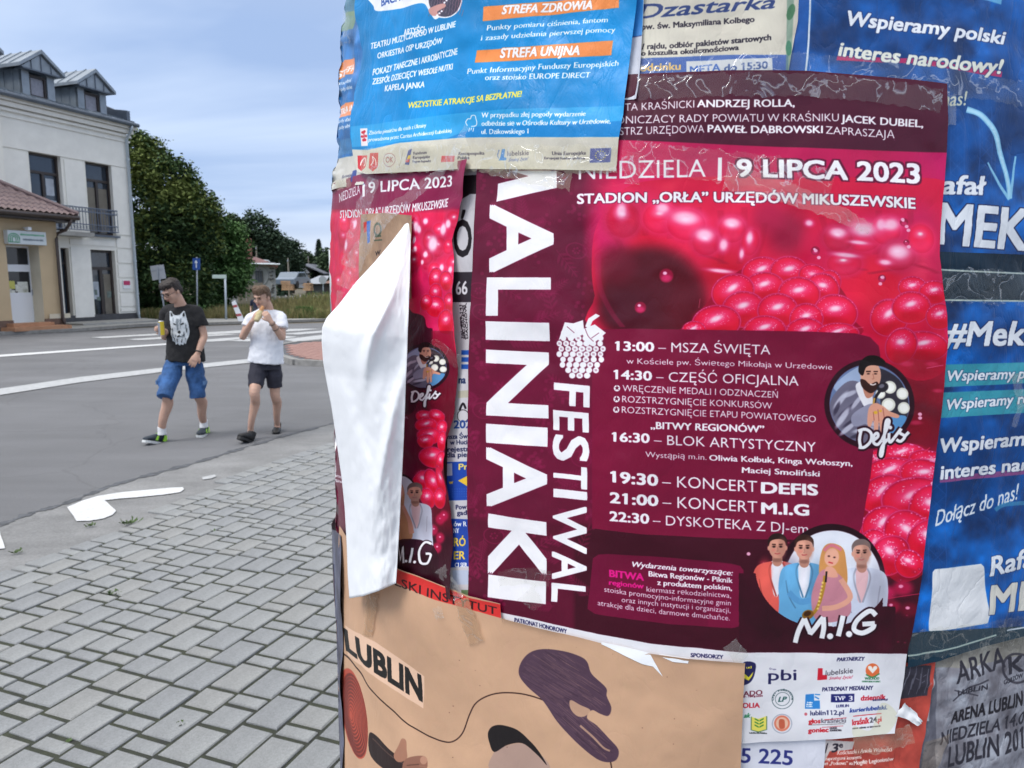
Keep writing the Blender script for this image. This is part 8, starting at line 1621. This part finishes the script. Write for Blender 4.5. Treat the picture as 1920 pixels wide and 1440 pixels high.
def tape_mat(name, tint=(.9, .9, .86), body=.02, rough=.10):
    m = bpy.data.materials.new(name); m.use_nodes = True; nt = m.node_tree; N = nt.nodes; Lk = nt.links; N.remove(N['Principled BSDF']); out = N['Material Output']
    tc = N.new('ShaderNodeTexCoord'); n = N.new('ShaderNodeTexNoise'); n.inputs['Scale'].default_value = 30; n.inputs['Detail'].default_value = 2.5; n.inputs['Distortion'].default_value = 1.2; Lk.new(tc.outputs['Object'], n.inputs['Vector'])
    ab = N.new('ShaderNodeMath'); ab.operation = 'SUBTRACT'; ab.inputs[1].default_value = .5; Lk.new(n.outputs['Fac'], ab.inputs[0]); a2 = N.new('ShaderNodeMath'); a2.operation = 'ABSOLUTE'; Lk.new(ab.outputs[0], a2.inputs[0]); pw = N.new('ShaderNodeMath'); pw.operation = 'POWER'; pw.inputs[1].default_value = .5; Lk.new(a2.outputs[0], pw.inputs[0])
    b = N.new('ShaderNodeBump'); b.inputs['Strength'].default_value = .55; b.inputs['Distance'].default_value = .0022; Lk.new(pw.outputs[0], b.inputs['Height'])
    tr = N.new('ShaderNodeBsdfTransparent'); tr.inputs[0].default_value = (.97, .97, .95, 1); gl = N.new('ShaderNodeBsdfGlossy'); gl.inputs['Roughness'].default_value = rough; gl.inputs[0].default_value = (1, 1, 1, 1); df = N.new('ShaderNodeBsdfDiffuse'); df.inputs[0].default_value = (*tint, 1)
    Lk.new(b.outputs[0], gl.inputs['Normal']); Lk.new(b.outputs[0], df.inputs['Normal'])
    m1 = N.new('ShaderNodeMixShader'); m1.inputs[0].default_value = body; Lk.new(tr.outputs[0], m1.inputs[1]); Lk.new(df.outputs[0], m1.inputs[2])
    fm = N.new('ShaderNodeMapRange'); fm.inputs['From Min'].default_value = 0.0; fm.inputs['From Max'].default_value = .03; fm.inputs['To Min'].default_value = .24; fm.inputs['To Max'].default_value = .02; Lk.new(a2.outputs[0], fm.inputs[0])
    m2 = N.new('ShaderNodeMixShader'); Lk.new(fm.outputs[0], m2.inputs[0]); Lk.new(m1.outputs[0], m2.inputs[1]); Lk.new(gl.outputs[0], m2.inputs[2]); Lk.new(m2.outputs[0], out.inputs[0]); return m
_W = (vnoise(460, 520, 26, 201, 2) - .5) * .0075 + (vnoise(460, 520, 8, 202, 3) - .5) * .0030
_W2 = (vnoise(460, 520, 5, 203, 2) - .5)
def wob(s, z, A=_W):
    x = np.clip((s + 1.4) / .005, 0, 518.99); y = np.clip((z - .3) / .005, 0, 458.99); xi = x.astype(int); yi = y.astype(int); fx = x - xi; fy = y - yi
    return (A[yi, xi] * (1 - fx) + A[yi, xi + 1] * fx) * (1 - fy) + (A[yi + 1, xi] * (1 - fx) + A[yi + 1, xi + 1] * fx) * fy
def on_col(s, z, lift):
    R = R_of(z) + lift; th = s / COL_R; return np.stack([CX + R * np.sin(th), CY - R * np.cos(th), z], -1)
def poly_at(P, t):
    P = np.array(P, float); d = np.r_[0, np.cumsum(np.hypot(*(np.diff(P, axis=0).T)))]; d /= d[-1]; return np.stack([np.interp(t, d, P[:, 0]), np.interp(t, d, P[:, 1])], -1)
def coons(Lf, Rt, Tp, Bt, nu, nv):
    u = np.linspace(0, 1, nu); v = np.linspace(0, 1, nv); L_ = poly_at(Lf, v)[:, None]; R_ = poly_at(Rt, v)[:, None]; T_ = poly_at(Tp, u)[None]; B_ = poly_at(Bt, u)[None]; U = u[None, :, None]; V = v[:, None, None]
    P00, P10, P01, P11 = T_[:, :1], T_[:, -1:], B_[:, :1], B_[:, -1:]
    return (1 - U) * L_ + U * R_ + (1 - V) * T_ + V * B_ - ((1 - U) * (1 - V) * P00 + U * (1 - V) * P10 + (1 - U) * V * P01 + U * V * P11), u, v
def grid_mesh(name, P3, UV, m, parent=None, **k):
    nv, nu = P3.shape[:2]; idx = np.arange(nv * nu).reshape(nv, nu); f = np.stack([idx[:-1, :-1], idx[1:, :-1], idx[1:, 1:], idx[:-1, 1:]], -1).reshape(-1, 4)
    me = bpy.data.meshes.new(name); me.vertices.add(nv * nu); me.vertices.foreach_set('co', P3.astype(np.float32).ravel()); me.loops.add(len(f) * 4); me.loops.foreach_set('vertex_index', f.ravel()); me.polygons.add(len(f)); me.polygons.foreach_set('loop_start', np.arange(0, len(f) * 4, 4))
    if UV is not None: l = me.uv_layers.new(name='UVMap'); l.data.foreach_set('uv', UV.reshape(-1, 2)[f.ravel()].astype(np.float32).ravel())
    me.polygons.foreach_set('use_smooth', [True] * len(f)); me.materials.append(m); me.update(calc_edges=True)
    o = bpy.data.objects.new(name, me); COL.objects.link(o); o.parent = parent; return tag(o, **k)
def sheet_on(name, cv, Lf, Rt, Tp, Bt, lift, m, curl=(0, 0, 0, 0), cw=.10, wrap=0, step=7.0, own=.0004, parent=None, seed=0, ruck=0, **k):
    """a pasted sheet; outline measured in the photograph; curl = lift of left, right, top, bottom edges in mm"""
    w_ = abs(np.array(Rt)[:, 0].mean() - np.array(Lf)[:, 0].mean()); h = abs(np.array(Bt)[:, 1].mean() - np.array(Tp)[:, 1].mean()); nu = int(max(6, w_ / step)) + 1; nv = int(max(6, h / step)) + 1
    Q, u, v = coons(Lf, Rt, Tp, Bt, nu, nv); s, z = cyl_hit(Q[..., 0], Q[..., 1], lift)
    if wrap: n = 10; ex = s[:, :1] - np.linspace(wrap, 0, n + 1)[None, :-1]; s = np.concatenate([ex, s], 1); z = np.concatenate([np.repeat(z[:, :1], n, 1), z], 1); u = np.r_[np.full(n, .5), u]
    U, V = np.meshgrid(u, v); r = lift + wob(s, z) + own * wob(s + .1 * seed, z - .07 * seed, _W2) * 2 + ruck * np.abs(np.sin((z * 37 + s * 9) + 3 * wob(s, z, _W2))) ** 3
    nz = .45 + .55 * np.sin(z * 31 + seed * 2) * np.sin(s * 27 + seed) ; nz = np.clip(nz, .1, 1)
    for d, c in ((U, curl[0]), (1 - U, curl[1]), (V, curl[2]), (1 - V, curl[3])):
        if c: r = r + c * .001 * np.clip(1 - d / cw, 0, 1) ** 2 * nz
    P3 = on_col(s, z, r); UV = np.stack([(s - cv.s0) / (cv.s1 - cv.s0), (z - cv.z0) / (cv.z1 - cv.z0)], -1) if cv is not None else None
    return grid_mesh(name, P3, UV, m, parent, **k)
def tape(parent, pts, wd, lift, m, wd2=None, crumple=.0012, name='tape_strip', seed=1, n_across=5):
    P = poly_at(pts, np.linspace(0, 1, max(10, int(sum(math.dist(pts[i], pts[i + 1]) for i in range(len(pts) - 1)) / 7)))); d = np.gradient(P, axis=0); d /= np.hypot(d[:, 0], d[:, 1])[:, None]; nn = np.stack([-d[:, 1], d[:, 0]], 1); R = np.random.default_rng(seed)
    W_ = np.linspace(wd, wd if wd2 is None else wd2, len(P)) * (1 + .08 * R.normal(size=len(P))) / 2; t = np.linspace(-1, 1, n_across)
    Q = P[:, None] + nn[:, None] * (W_[:, None] * t)[..., None] + R.normal(size=(len(P), n_across, 2)) * .6; lift += .0016; s, z = cyl_hit(Q[..., 0], Q[..., 1], lift)
    return grid_mesh(name, on_col(s, z, lift + wob(s, z) + np.abs(R.normal(size=s.shape)) * crumple * (.12 if crumple < .0025 else .35)), None, m, parent)

M_shaft = mat('column_concrete', (.20, .195, .18), .9, var=.2, scale=5, bump=.3, bscale=60)
colm = empty('advertising_column', (CX, CY, 0), label='thick round advertising column covered in layers of posters', cat='advertising column')
zs_ = np.linspace(0.02, 3.0, 60); pr = [(float(R_of(z)) - .014) for z in zs_]; n = 128
v = [(r * math.sin(6.28318 * k / n), -r * math.cos(6.28318 * k / n), z) for z, r in zip(zs_, pr) for k in range(n)]; f = [(i * n + k, i * n + (k + 1) % n, (i + 1) * n + (k + 1) % n, (i + 1) * n + k) for i in range(len(zs_) - 1) for k in range(n)]
mesh_obj('shaft', v, f, mat('old_paper_crust', (.30, .28, .26), .8, var=.35, scale=14, detail=8, var2=.3, scale2=4, bump=.5, bscale=40), colm, smooth=True)
MB().tube([(0, 0, 0), (0, 0, .12), (0, 0, .16)], [.86, .86, .80], 96).build('base_ring', M_shaft, colm)
MB().tube([(0, 0, 3.0), (0, 0, 3.06), (0, 0, 3.12), (0, 0, 3.5), (0, 0, 3.62)], [.78, .92, .92, .35, .04], 96).build('cap', M_shaft, colm)
mp_old = paper_mat('old_paper', C0, rough=.6, bump=.6)
sheet_on('old_paper_layer', C0, [(600, -150), (600, 1500)], [(2080, -150), (2080, 1500)], [(600, -150), (2080, -150)], [(600, 1500), (2080, 1500)], -.006, mp_old, wrap=.2, step=14).parent = None
bpy.data.objects['old_paper_layer'].parent = colm; bpy.data.objects['old_paper_layer'].matrix_parent_inverse = Matrix.Translation((-CX, -CY, 0))

GL = dict(rough=.34, bump=.30, coat=.0)
TP = tape_mat('clear_tape'); TPY = tape_mat('yellowed_tape', (.75, .68, .48), .13); TPB = tape_mat('brown_tape', (.52, .33, .20), .42, .3); TPW = tape_mat('cloudy_tape', (.85, .85, .83), .09)
# -- older open-air poster round the left side
s4 = sheet_on('openair_poster', C4, [(636, -60), (624, 330), (618, 362)], [(700, -60), (700, 345)], [(636, -60), (700, -60)], [(618, 362), (640, 352), (700, 345)], .001, paper_mat('print_openair_old', C4, **GL), wrap=.15, own=.0015, ruck=.006, seed=3, step=5,
              label='creased older blue poster wrapped round the left edge of the column, top', cat='poster')
# -- left copy of the festival poster
s2 = sheet_on('festival_poster', C2, [(622, 345), (616, 600), (618, 1000)], [(886, 300), (877, 360), (863, 410), (850, 450), (855, 507), (857, 553), (862, 603), (863, 650), (858, 720), (853, 787), (844, 830), (843, 870), (845, 947), (848, 1013), (853, 1085), (856, 1120)],
              [(622, 345), (700, 320), (886, 300)], [(618, 1000), (660, 1060), (740, 1100), (856, 1120)], .003, paper_mat('print_festival_copy', C2, **GL), curl=(0, 13, 0, 0), cw=.22, wrap=.12, own=.0012, ruck=.0025, seed=5,
              label='left festival poster with red raspberries, mostly hidden behind the curled white sheet', cat='poster')
# -- old strip in the gap
s9 = sheet_on('old_poster', C9, [(838, 290), (838, 1118)], [(905, 290), (905, 1118)], [(838, 290), (905, 290)], [(838, 1118), (905, 1118)], -.0012, paper_mat('print_old_strip', C9, rough=.5, bump=.3), own=.0004, seed=2, step=6,
              label='strip of old blue, white and black poster in the gap between the two festival posters', cat='poster')
# -- campaign posters on the right
s6 = sheet_on('campaign_poster', C6, [(1490, -60), (1482, 60), (1470, 150), (1460, 400), (1460, 600)], [(1990, -60), (1990, 600)], [(1490, -60), (1990, -60)], [(1460, 600), (1990, 600)], .0005, paper_mat('print_campaign_upper', C6, rough=.3, bump=.6, coat=.05), own=.0012, ruck=.0008, seed=7,
              label='creased blue campaign poster at the upper right with a pale blue painted arrow', cat='poster')
s7 = sheet_on('campaign_poster', C7, [(1700, 470), (1700, 1250)], [(1990, 480), (1990, 1165)], [(1700, 470), (1990, 480)], [(1700, 1250), (1760, 1240), (1920, 1190), (1990, 1165)], .0028, paper_mat('print_campaign_lower', C7, rough=.3, bump=.6, coat=.05), own=.0012, ruck=.0008, seed=8, curl=(0, 0, 3, 4),
              label='lower blue campaign poster with turquoise bars and a blank white rounded square', cat='poster')
# -- cream run poster and side sheet
s5 = sheet_on('run_poster', C5, [(1180, -60), (1180, 160)], [(1500, -60), (1496, 40), (1484, 100), (1474, 160)], [(1180, -60), (1500, -60)], [(1180, 160), (1474, 160)], .0022, paper_mat('print_run', C5, rough=.45, bump=.45), own=.0012, seed=9,
              label='cream run poster with dark blue script heading, top centre', cat='poster')
s5b = sheet_on('side_poster', C5b, [(1150, -60), (1150, 190)], [(1209, -60), (1207, 0), (1199, 154), (1194, 187)], [(1150, -60), (1209, -60)], [(1150, 190), (1194, 187)], .0052, paper_mat('print_side', C5b, rough=.4, bump=.2), curl=(0, 4, 0, 3), seed=4, step=5,
               label='narrow pale sheet with a blue top showing beside the bright blue poster', cat='poster')
# -- remnants at the lower right
s13 = sheet_on('arena_poster', C13, [(1728, 1180), (1742, 1290), (1730, 1400), (1715, 1480)], [(1990, 1140), (1990, 1480)], [(1728, 1180), (1990, 1140)], [(1715, 1480), (1990, 1480)], .0004, paper_mat('print_arena', C13, rough=.7, bump=1.0, bsc=40), own=.0020, ruck=.002, seed=10, step=5,
               label='weathered grey poster with ghost lettering, bottom right', cat='poster')
s12 = sheet_on('torn_poster', C12, [(1535, 1250), (1535, 1480)], [(1755, 1240), (1744, 1330), (1738, 1350), (1730, 1400), (1720, 1480)], [(1535, 1250), (1755, 1240)], [(1535, 1480), (1720, 1480)], .0016, paper_mat('print_torn_red', C12, rough=.55, bump=.7), own=.0016, ruck=.002, seed=11, step=5, curl=(0, 4, 0, 0),
               label='torn brick red poster remnant under the corner of the main festival poster', cat='poster')
s11 = sheet_on('number_poster', C11, [(1370, 1370), (1370, 1480)], [(1549, 1378), (1546, 1430), (1538, 1480)], [(1370, 1370), (1549, 1378)], [(1370, 1480), (1538, 1480)], .0030, paper_mat('print_number', C11, rough=.5, bump=.3), own=.0006, seed=12, step=6,
               label='white sheet with large blue figures at the bottom edge', cat='poster')
# -- main festival poster
s1 = sheet_on('festival_poster', C1, [(905, 150), (898, 250), (893, 320), (888, 450), (881, 600), (878, 750), (875, 880), (876, 1000), (878, 1120), (884, 1165), (884, 1300), (886, 1400)], [(1770, 159), (1772, 230), (1771, 290), (1764, 400), (1755, 480), (1760, 530), (1771, 590), (1772, 640), (1767, 720), (1757, 800), (1748, 880), (1735, 990), (1722, 1090), (1708, 1170), (1698, 1225), (1692, 1290), (1684, 1340), (1676, 1374)],
              [(905, 150), (1060, 146), (1203, 138.5), (1358, 132), (1516, 132.5), (1675, 146), (1770, 159)], [(886, 1400), (1100, 1402), (1300, 1400), (1450, 1391), (1560, 1386), (1676, 1374)], .0058, paper_mat('print_festival', C1, rough=.30, bump=.22, coat=.04), curl=(1.5, 5, 1, 1.5), cw=.12, own=.0006, ruck=.0006, seed=6, step=6.0,
              label='large plum festival poster with raspberries and a white vertical title, centre of the column', cat='poster')
# -- bright blue poster over it
s3 = sheet_on('openair_poster', C3, [(680, -60), (678, 37), (683, 100), (672, 172), (668, 240), (669, 290), (675, 322)], [(1198, -60), (1195, 0), (1190, 37), (1185, 80), (1173, 184), (1170, 215), (1161, 264), (1156, 321)], [(680, -60), (1198, -60)], [(675, 322), (694, 327), (780, 322), (866, 316.5), (1042, 318), (1156, 321)], .0082,
              paper_mat('print_openair', C3, rough=.38, bump=.5, coat=.0), curl=(10, 5, 0, 3), cw=.10, own=.0012, ruck=.0016, seed=13,
              label='bright blue open-air poster with orange bars and a row of logos, upper left', cat='poster')
# -- peeled sheet: pasted corner and the hanging flap with its white back
pf = empty('peeled_poster', (0, 0, 0), label='peeled poster hanging down in a curl with its blank white back outwards', cat='poster')
sheet_on('pasted_corner', C10, [(677, 402), (673, 480), (672, 560)], [(771, 404), (770, 560)], [(677, 402), (720, 399), (771, 404)], [(672, 560), (770, 560)], .0100, paper_mat('print_peeled_front', C10, rough=.6, bump=.8), own=.001, seed=14, parent=pf, step=5)
Lf = [(770, 405), (752, 430), (735, 452), (700, 494), (668, 528), (635, 571), (612, 596), (604, 614), (603, 640), (606, 680), (613, 720), (621, 760), (627, 800), (634, 850), (641, 900), (646, 950), (650, 1020), (652, 1080), (655, 1122)]
Rt = [(770.5, 405), (770, 440), (769, 500), (767, 560), (764, 640), (761, 720), (757, 820), (753, 900), (749, 980), (745, 1050), (742, 1094)]
Tp = [(770, 405), (770.5, 405)]; Bt = [(655, 1122), (680, 1118), (710, 1108), (742, 1094)]
NU, NV = 60, 150; Q, u, v_ = coons(Lf, Rt, Tp, Bt, NU, NV); U, V = np.meshgrid(u, v_)
X, Y, Zr = ray(760, np.interp(v_, [0, 1], [420, 1094])); S_, Z_ = cyl_hit(760, np.interp(v_, [0, 1], [405, 1094])); Yc = CY - R_of(Z_) * np.cos(S_ / COL_R)
dep = Yc[:, None] - .018 - .030 * np.clip(V * 3, 0, 1) + (1 - U) * np.clip(V * 2.2, 0, 1) * .115
dep -= np.clip(V * 3, 0, 1) * .040 * np.sin(np.pi * np.clip(U, 0, 1)) ** 1.2
R_ = np.random.default_rng(6)
cr = (vnoise(NV, NU, 30, 301, 2) - .5) * .012 + (vnoise(NV, NU, 9, 302, 3) - .5) * (.0022 + .0075 * np.clip(V * 2 - .7, 0, 1)) - .030 * np.sin(np.pi * np.clip(V * 1.1, 0, 1)) + .03 * np.clip(V - .5, 0, 1) + (vnoise(NV, NU, 4, 303, 2) - .5) * .0022
fold = -.014 * np.exp(-(((U - .62) + (V - .30) * .9) / .07) ** 2) * np.exp(-((V - .36) / .13) ** 2) + .012 * np.exp(-(((U - .35) - (V - .5) * .8) / .10) ** 2) * np.exp(-((V - .55) / .12) ** 2) - .010 * np.exp(-(((U - .75) + (V - .62) * 1.2) / .08) ** 2) * np.exp(-((V - .6) / .2) ** 2)
dep += (cr + fold) * np.clip(V * 5, 0, 1)
X, Y, Zr = ray(Q[..., 0], Q[..., 1]); t = dep / Y; P3 = np.stack([X * t, dep, CAM_H + Zr * t], -1)
M_flap = paper_mat('white_paper_back', None, (.85, .865, .89), rough=.62, bump=.14, spec=.3, bsc=30)
fl = grid_mesh('hanging_flap', P3, None, M_flap, pf)
sd_ = fl.modifiers.new('s', 'SOLIDIFY'); sd_.thickness = .0006
# -- brown exhibition poster
s8 = sheet_on('exhibition_poster', C8, [(640, 985), (638, 1060), (637, 1150), (636, 1300), (646, 1480)], [(1396, 1240), (1393, 1300), (1390, 1400), (1388, 1480)], [(640, 985), (655, 1012), (700, 1042), (745, 1063), (800, 1085), (880, 1117), (939, 1131), (941, 1158), (1010, 1178), (1080, 1193), (1130, 1205), (1160, 1210), (1180, 1216), (1200, 1228), (1216, 1222), (1290, 1231), (1396, 1240)], [(646, 1480), (1388, 1480)], .0095,
              paper_mat('print_exhibition', C8, rough=.5, bump=.18, spec=.4), curl=(4, 2, 3, 0), cw=.04, own=.0008, seed=15, step=6, label='sand coloured exhibition poster with black block letters and purple brush stroke, bottom', cat='poster')
tw = sheet_on('torn_edge', None, [(1128, 1203), (1128, 1207)], [(1218, 1222), (1243, 1267)], [(1128, 1203), (1175, 1212), (1218, 1222)], [(1128, 1207), (1165, 1224), (1205, 1243), (1225, 1248), (1243, 1267)], .0108, M_flap, own=.001, parent=s8, step=4)
sheet_on('torn_edge', None, [(1236, 1224), (1236, 1228)], [(1292, 1232), (1290, 1242)], [(1236, 1224), (1292, 1231)], [(1236, 1230), (1262, 1240), (1290, 1242)], .0108, M_flap, own=.001, parent=s8, step=4)
# -- grey sheet standing off the left side
s14 = sheet_on('grey_poster', C14, [(624, 992), (622, 1200), (632, 1480)], [(640, 1004), (644, 1060), (643, 1200), (640, 1300), (647, 1480)], [(624, 992), (632, 997), (640, 1004)], [(632, 1480), (647, 1480)], .0125, paper_mat('print_grey_sheet', C14, rough=.4, bump=.5), wrap=.10, own=.002, seed=16, step=3, curl=(0, 5, 2, 0), cw=.5,
               label='loose dark grey sheet standing off the lower left side of the column', cat='poster')
# -- adhesive tape
tape(s1, [(1196, 166), (1350, 158), (1520, 158), (1660, 172), (1776, 192)], 44, .0072, TP, seed=1); tape(s1, [(1166, 292), (1260, 302), (1360, 312), (1480, 326), (1560, 350)], 60, .0074, TP, seed=2); tape(s1, [(1360, 330), (1450, 352), (1540, 385), (1630, 430)], 52, .0080, TPW, 22, seed=3, crumple=.0022)
tape(s1, [(1190, 285), (1186, 345)], 30, .0080, TP, seed=4); tape(s1, [(934, 1086), (980, 1080), (1030, 1086)], 30, .0072, TP, seed=5, crumple=.002); tape(s1, [(985, 1110), (1010, 1140)], 40, .0072, TP, 20, seed=6); tape(s1, [(1368, 1205), (1392, 1236)], 30, .0074, TPW, seed=7)
tape(s3, [(678, 302), (800, 296), (930, 294), (1060, 298), (1158, 300)], 50, .0108, TPY, seed=8, crumple=.0018); tape(s3, [(900, 308), (1000, 330), (1070, 342)], 30, .0108, TPY, seed=9)
tape(s2, [(874, 236), (862, 262), (850, 290), (822, 325), (780, 362), (735, 395), (700, 430), (672, 480), (648, 540)], 12, .0170, TPW, 34, seed=10, crumple=.004); tape(s2, [(705, 335), (690, 370), (676, 400), (664, 450), (652, 500)], 22, .0080, TPW, 30, seed=11, crumple=.003)
tape(s2, [(806, 645), (862, 680)], 26, .0080, TP, seed=12); tape(s2, [(826, 1065), (846, 1090), (862, 1122)], 22, .0080, TPW, 14, seed=13, crumple=.006); tape(s2, [(640, 545), (634, 570), (632, 588)], 16, .022, TPW, 12, seed=14, crumple=.006, n_across=6)
tape(s7, [(1746, 535), (1830, 536), (1990, 546)], 62, .0042, TP, seed=15, crumple=.002); tape(s6, [(1480, 122), (1600, 130), (1760, 150), (1990, 190)], 46, .0020, TP, seed=16, crumple=.002); tape(s6, [(1760, 206), (1790, 206)], 60, .0024, TPW, seed=17); tape(s7, [(1702, 1212), (1800, 1200), (1990, 1168)], 52, .0046, TP, seed=18, crumple=.003)
tape(s7, [(1905, 700), (1912, 760), (1900, 800)], 20, .0046, TPW, 8, seed=19, crumple=.003); tape(s5, [(1196, 128), (1330, 118), (1480, 124)], 44, .0036, TP, seed=20, crumple=.002)
tape(s8, [(700, 1112), (694, 1150), (688, 1192)], 20, .0110, TPB, 16, seed=21, crumple=.0004); tape(s8, [(864, 1124), (880, 1165), (894, 1205)], 30, .0108, TPB, 26, seed=22, crumple=.0004); tape(s8, [(818, 1150), (832, 1146)], 22, .0112, TPW, seed=23, crumple=.003)
tape(s12, [(1688, 1330), (1712, 1344), (1728, 1358)], 30, .0060, M_flap, 12, seed=24, crumple=.005, name='torn_scrap', n_across=6); tape(s12, [(1600, 1398), (1660, 1392), (1712, 1376)], 36, .0040, TPY, seed=25, crumple=.003)
tape(s4, [(648, 20), (650, 80)], 14, .004, TPW, 10, seed=26, crumple=.004); tape(s4, [(630, 348), (660, 342)], 18, .006, TPY, seed=27, crumple=.004)
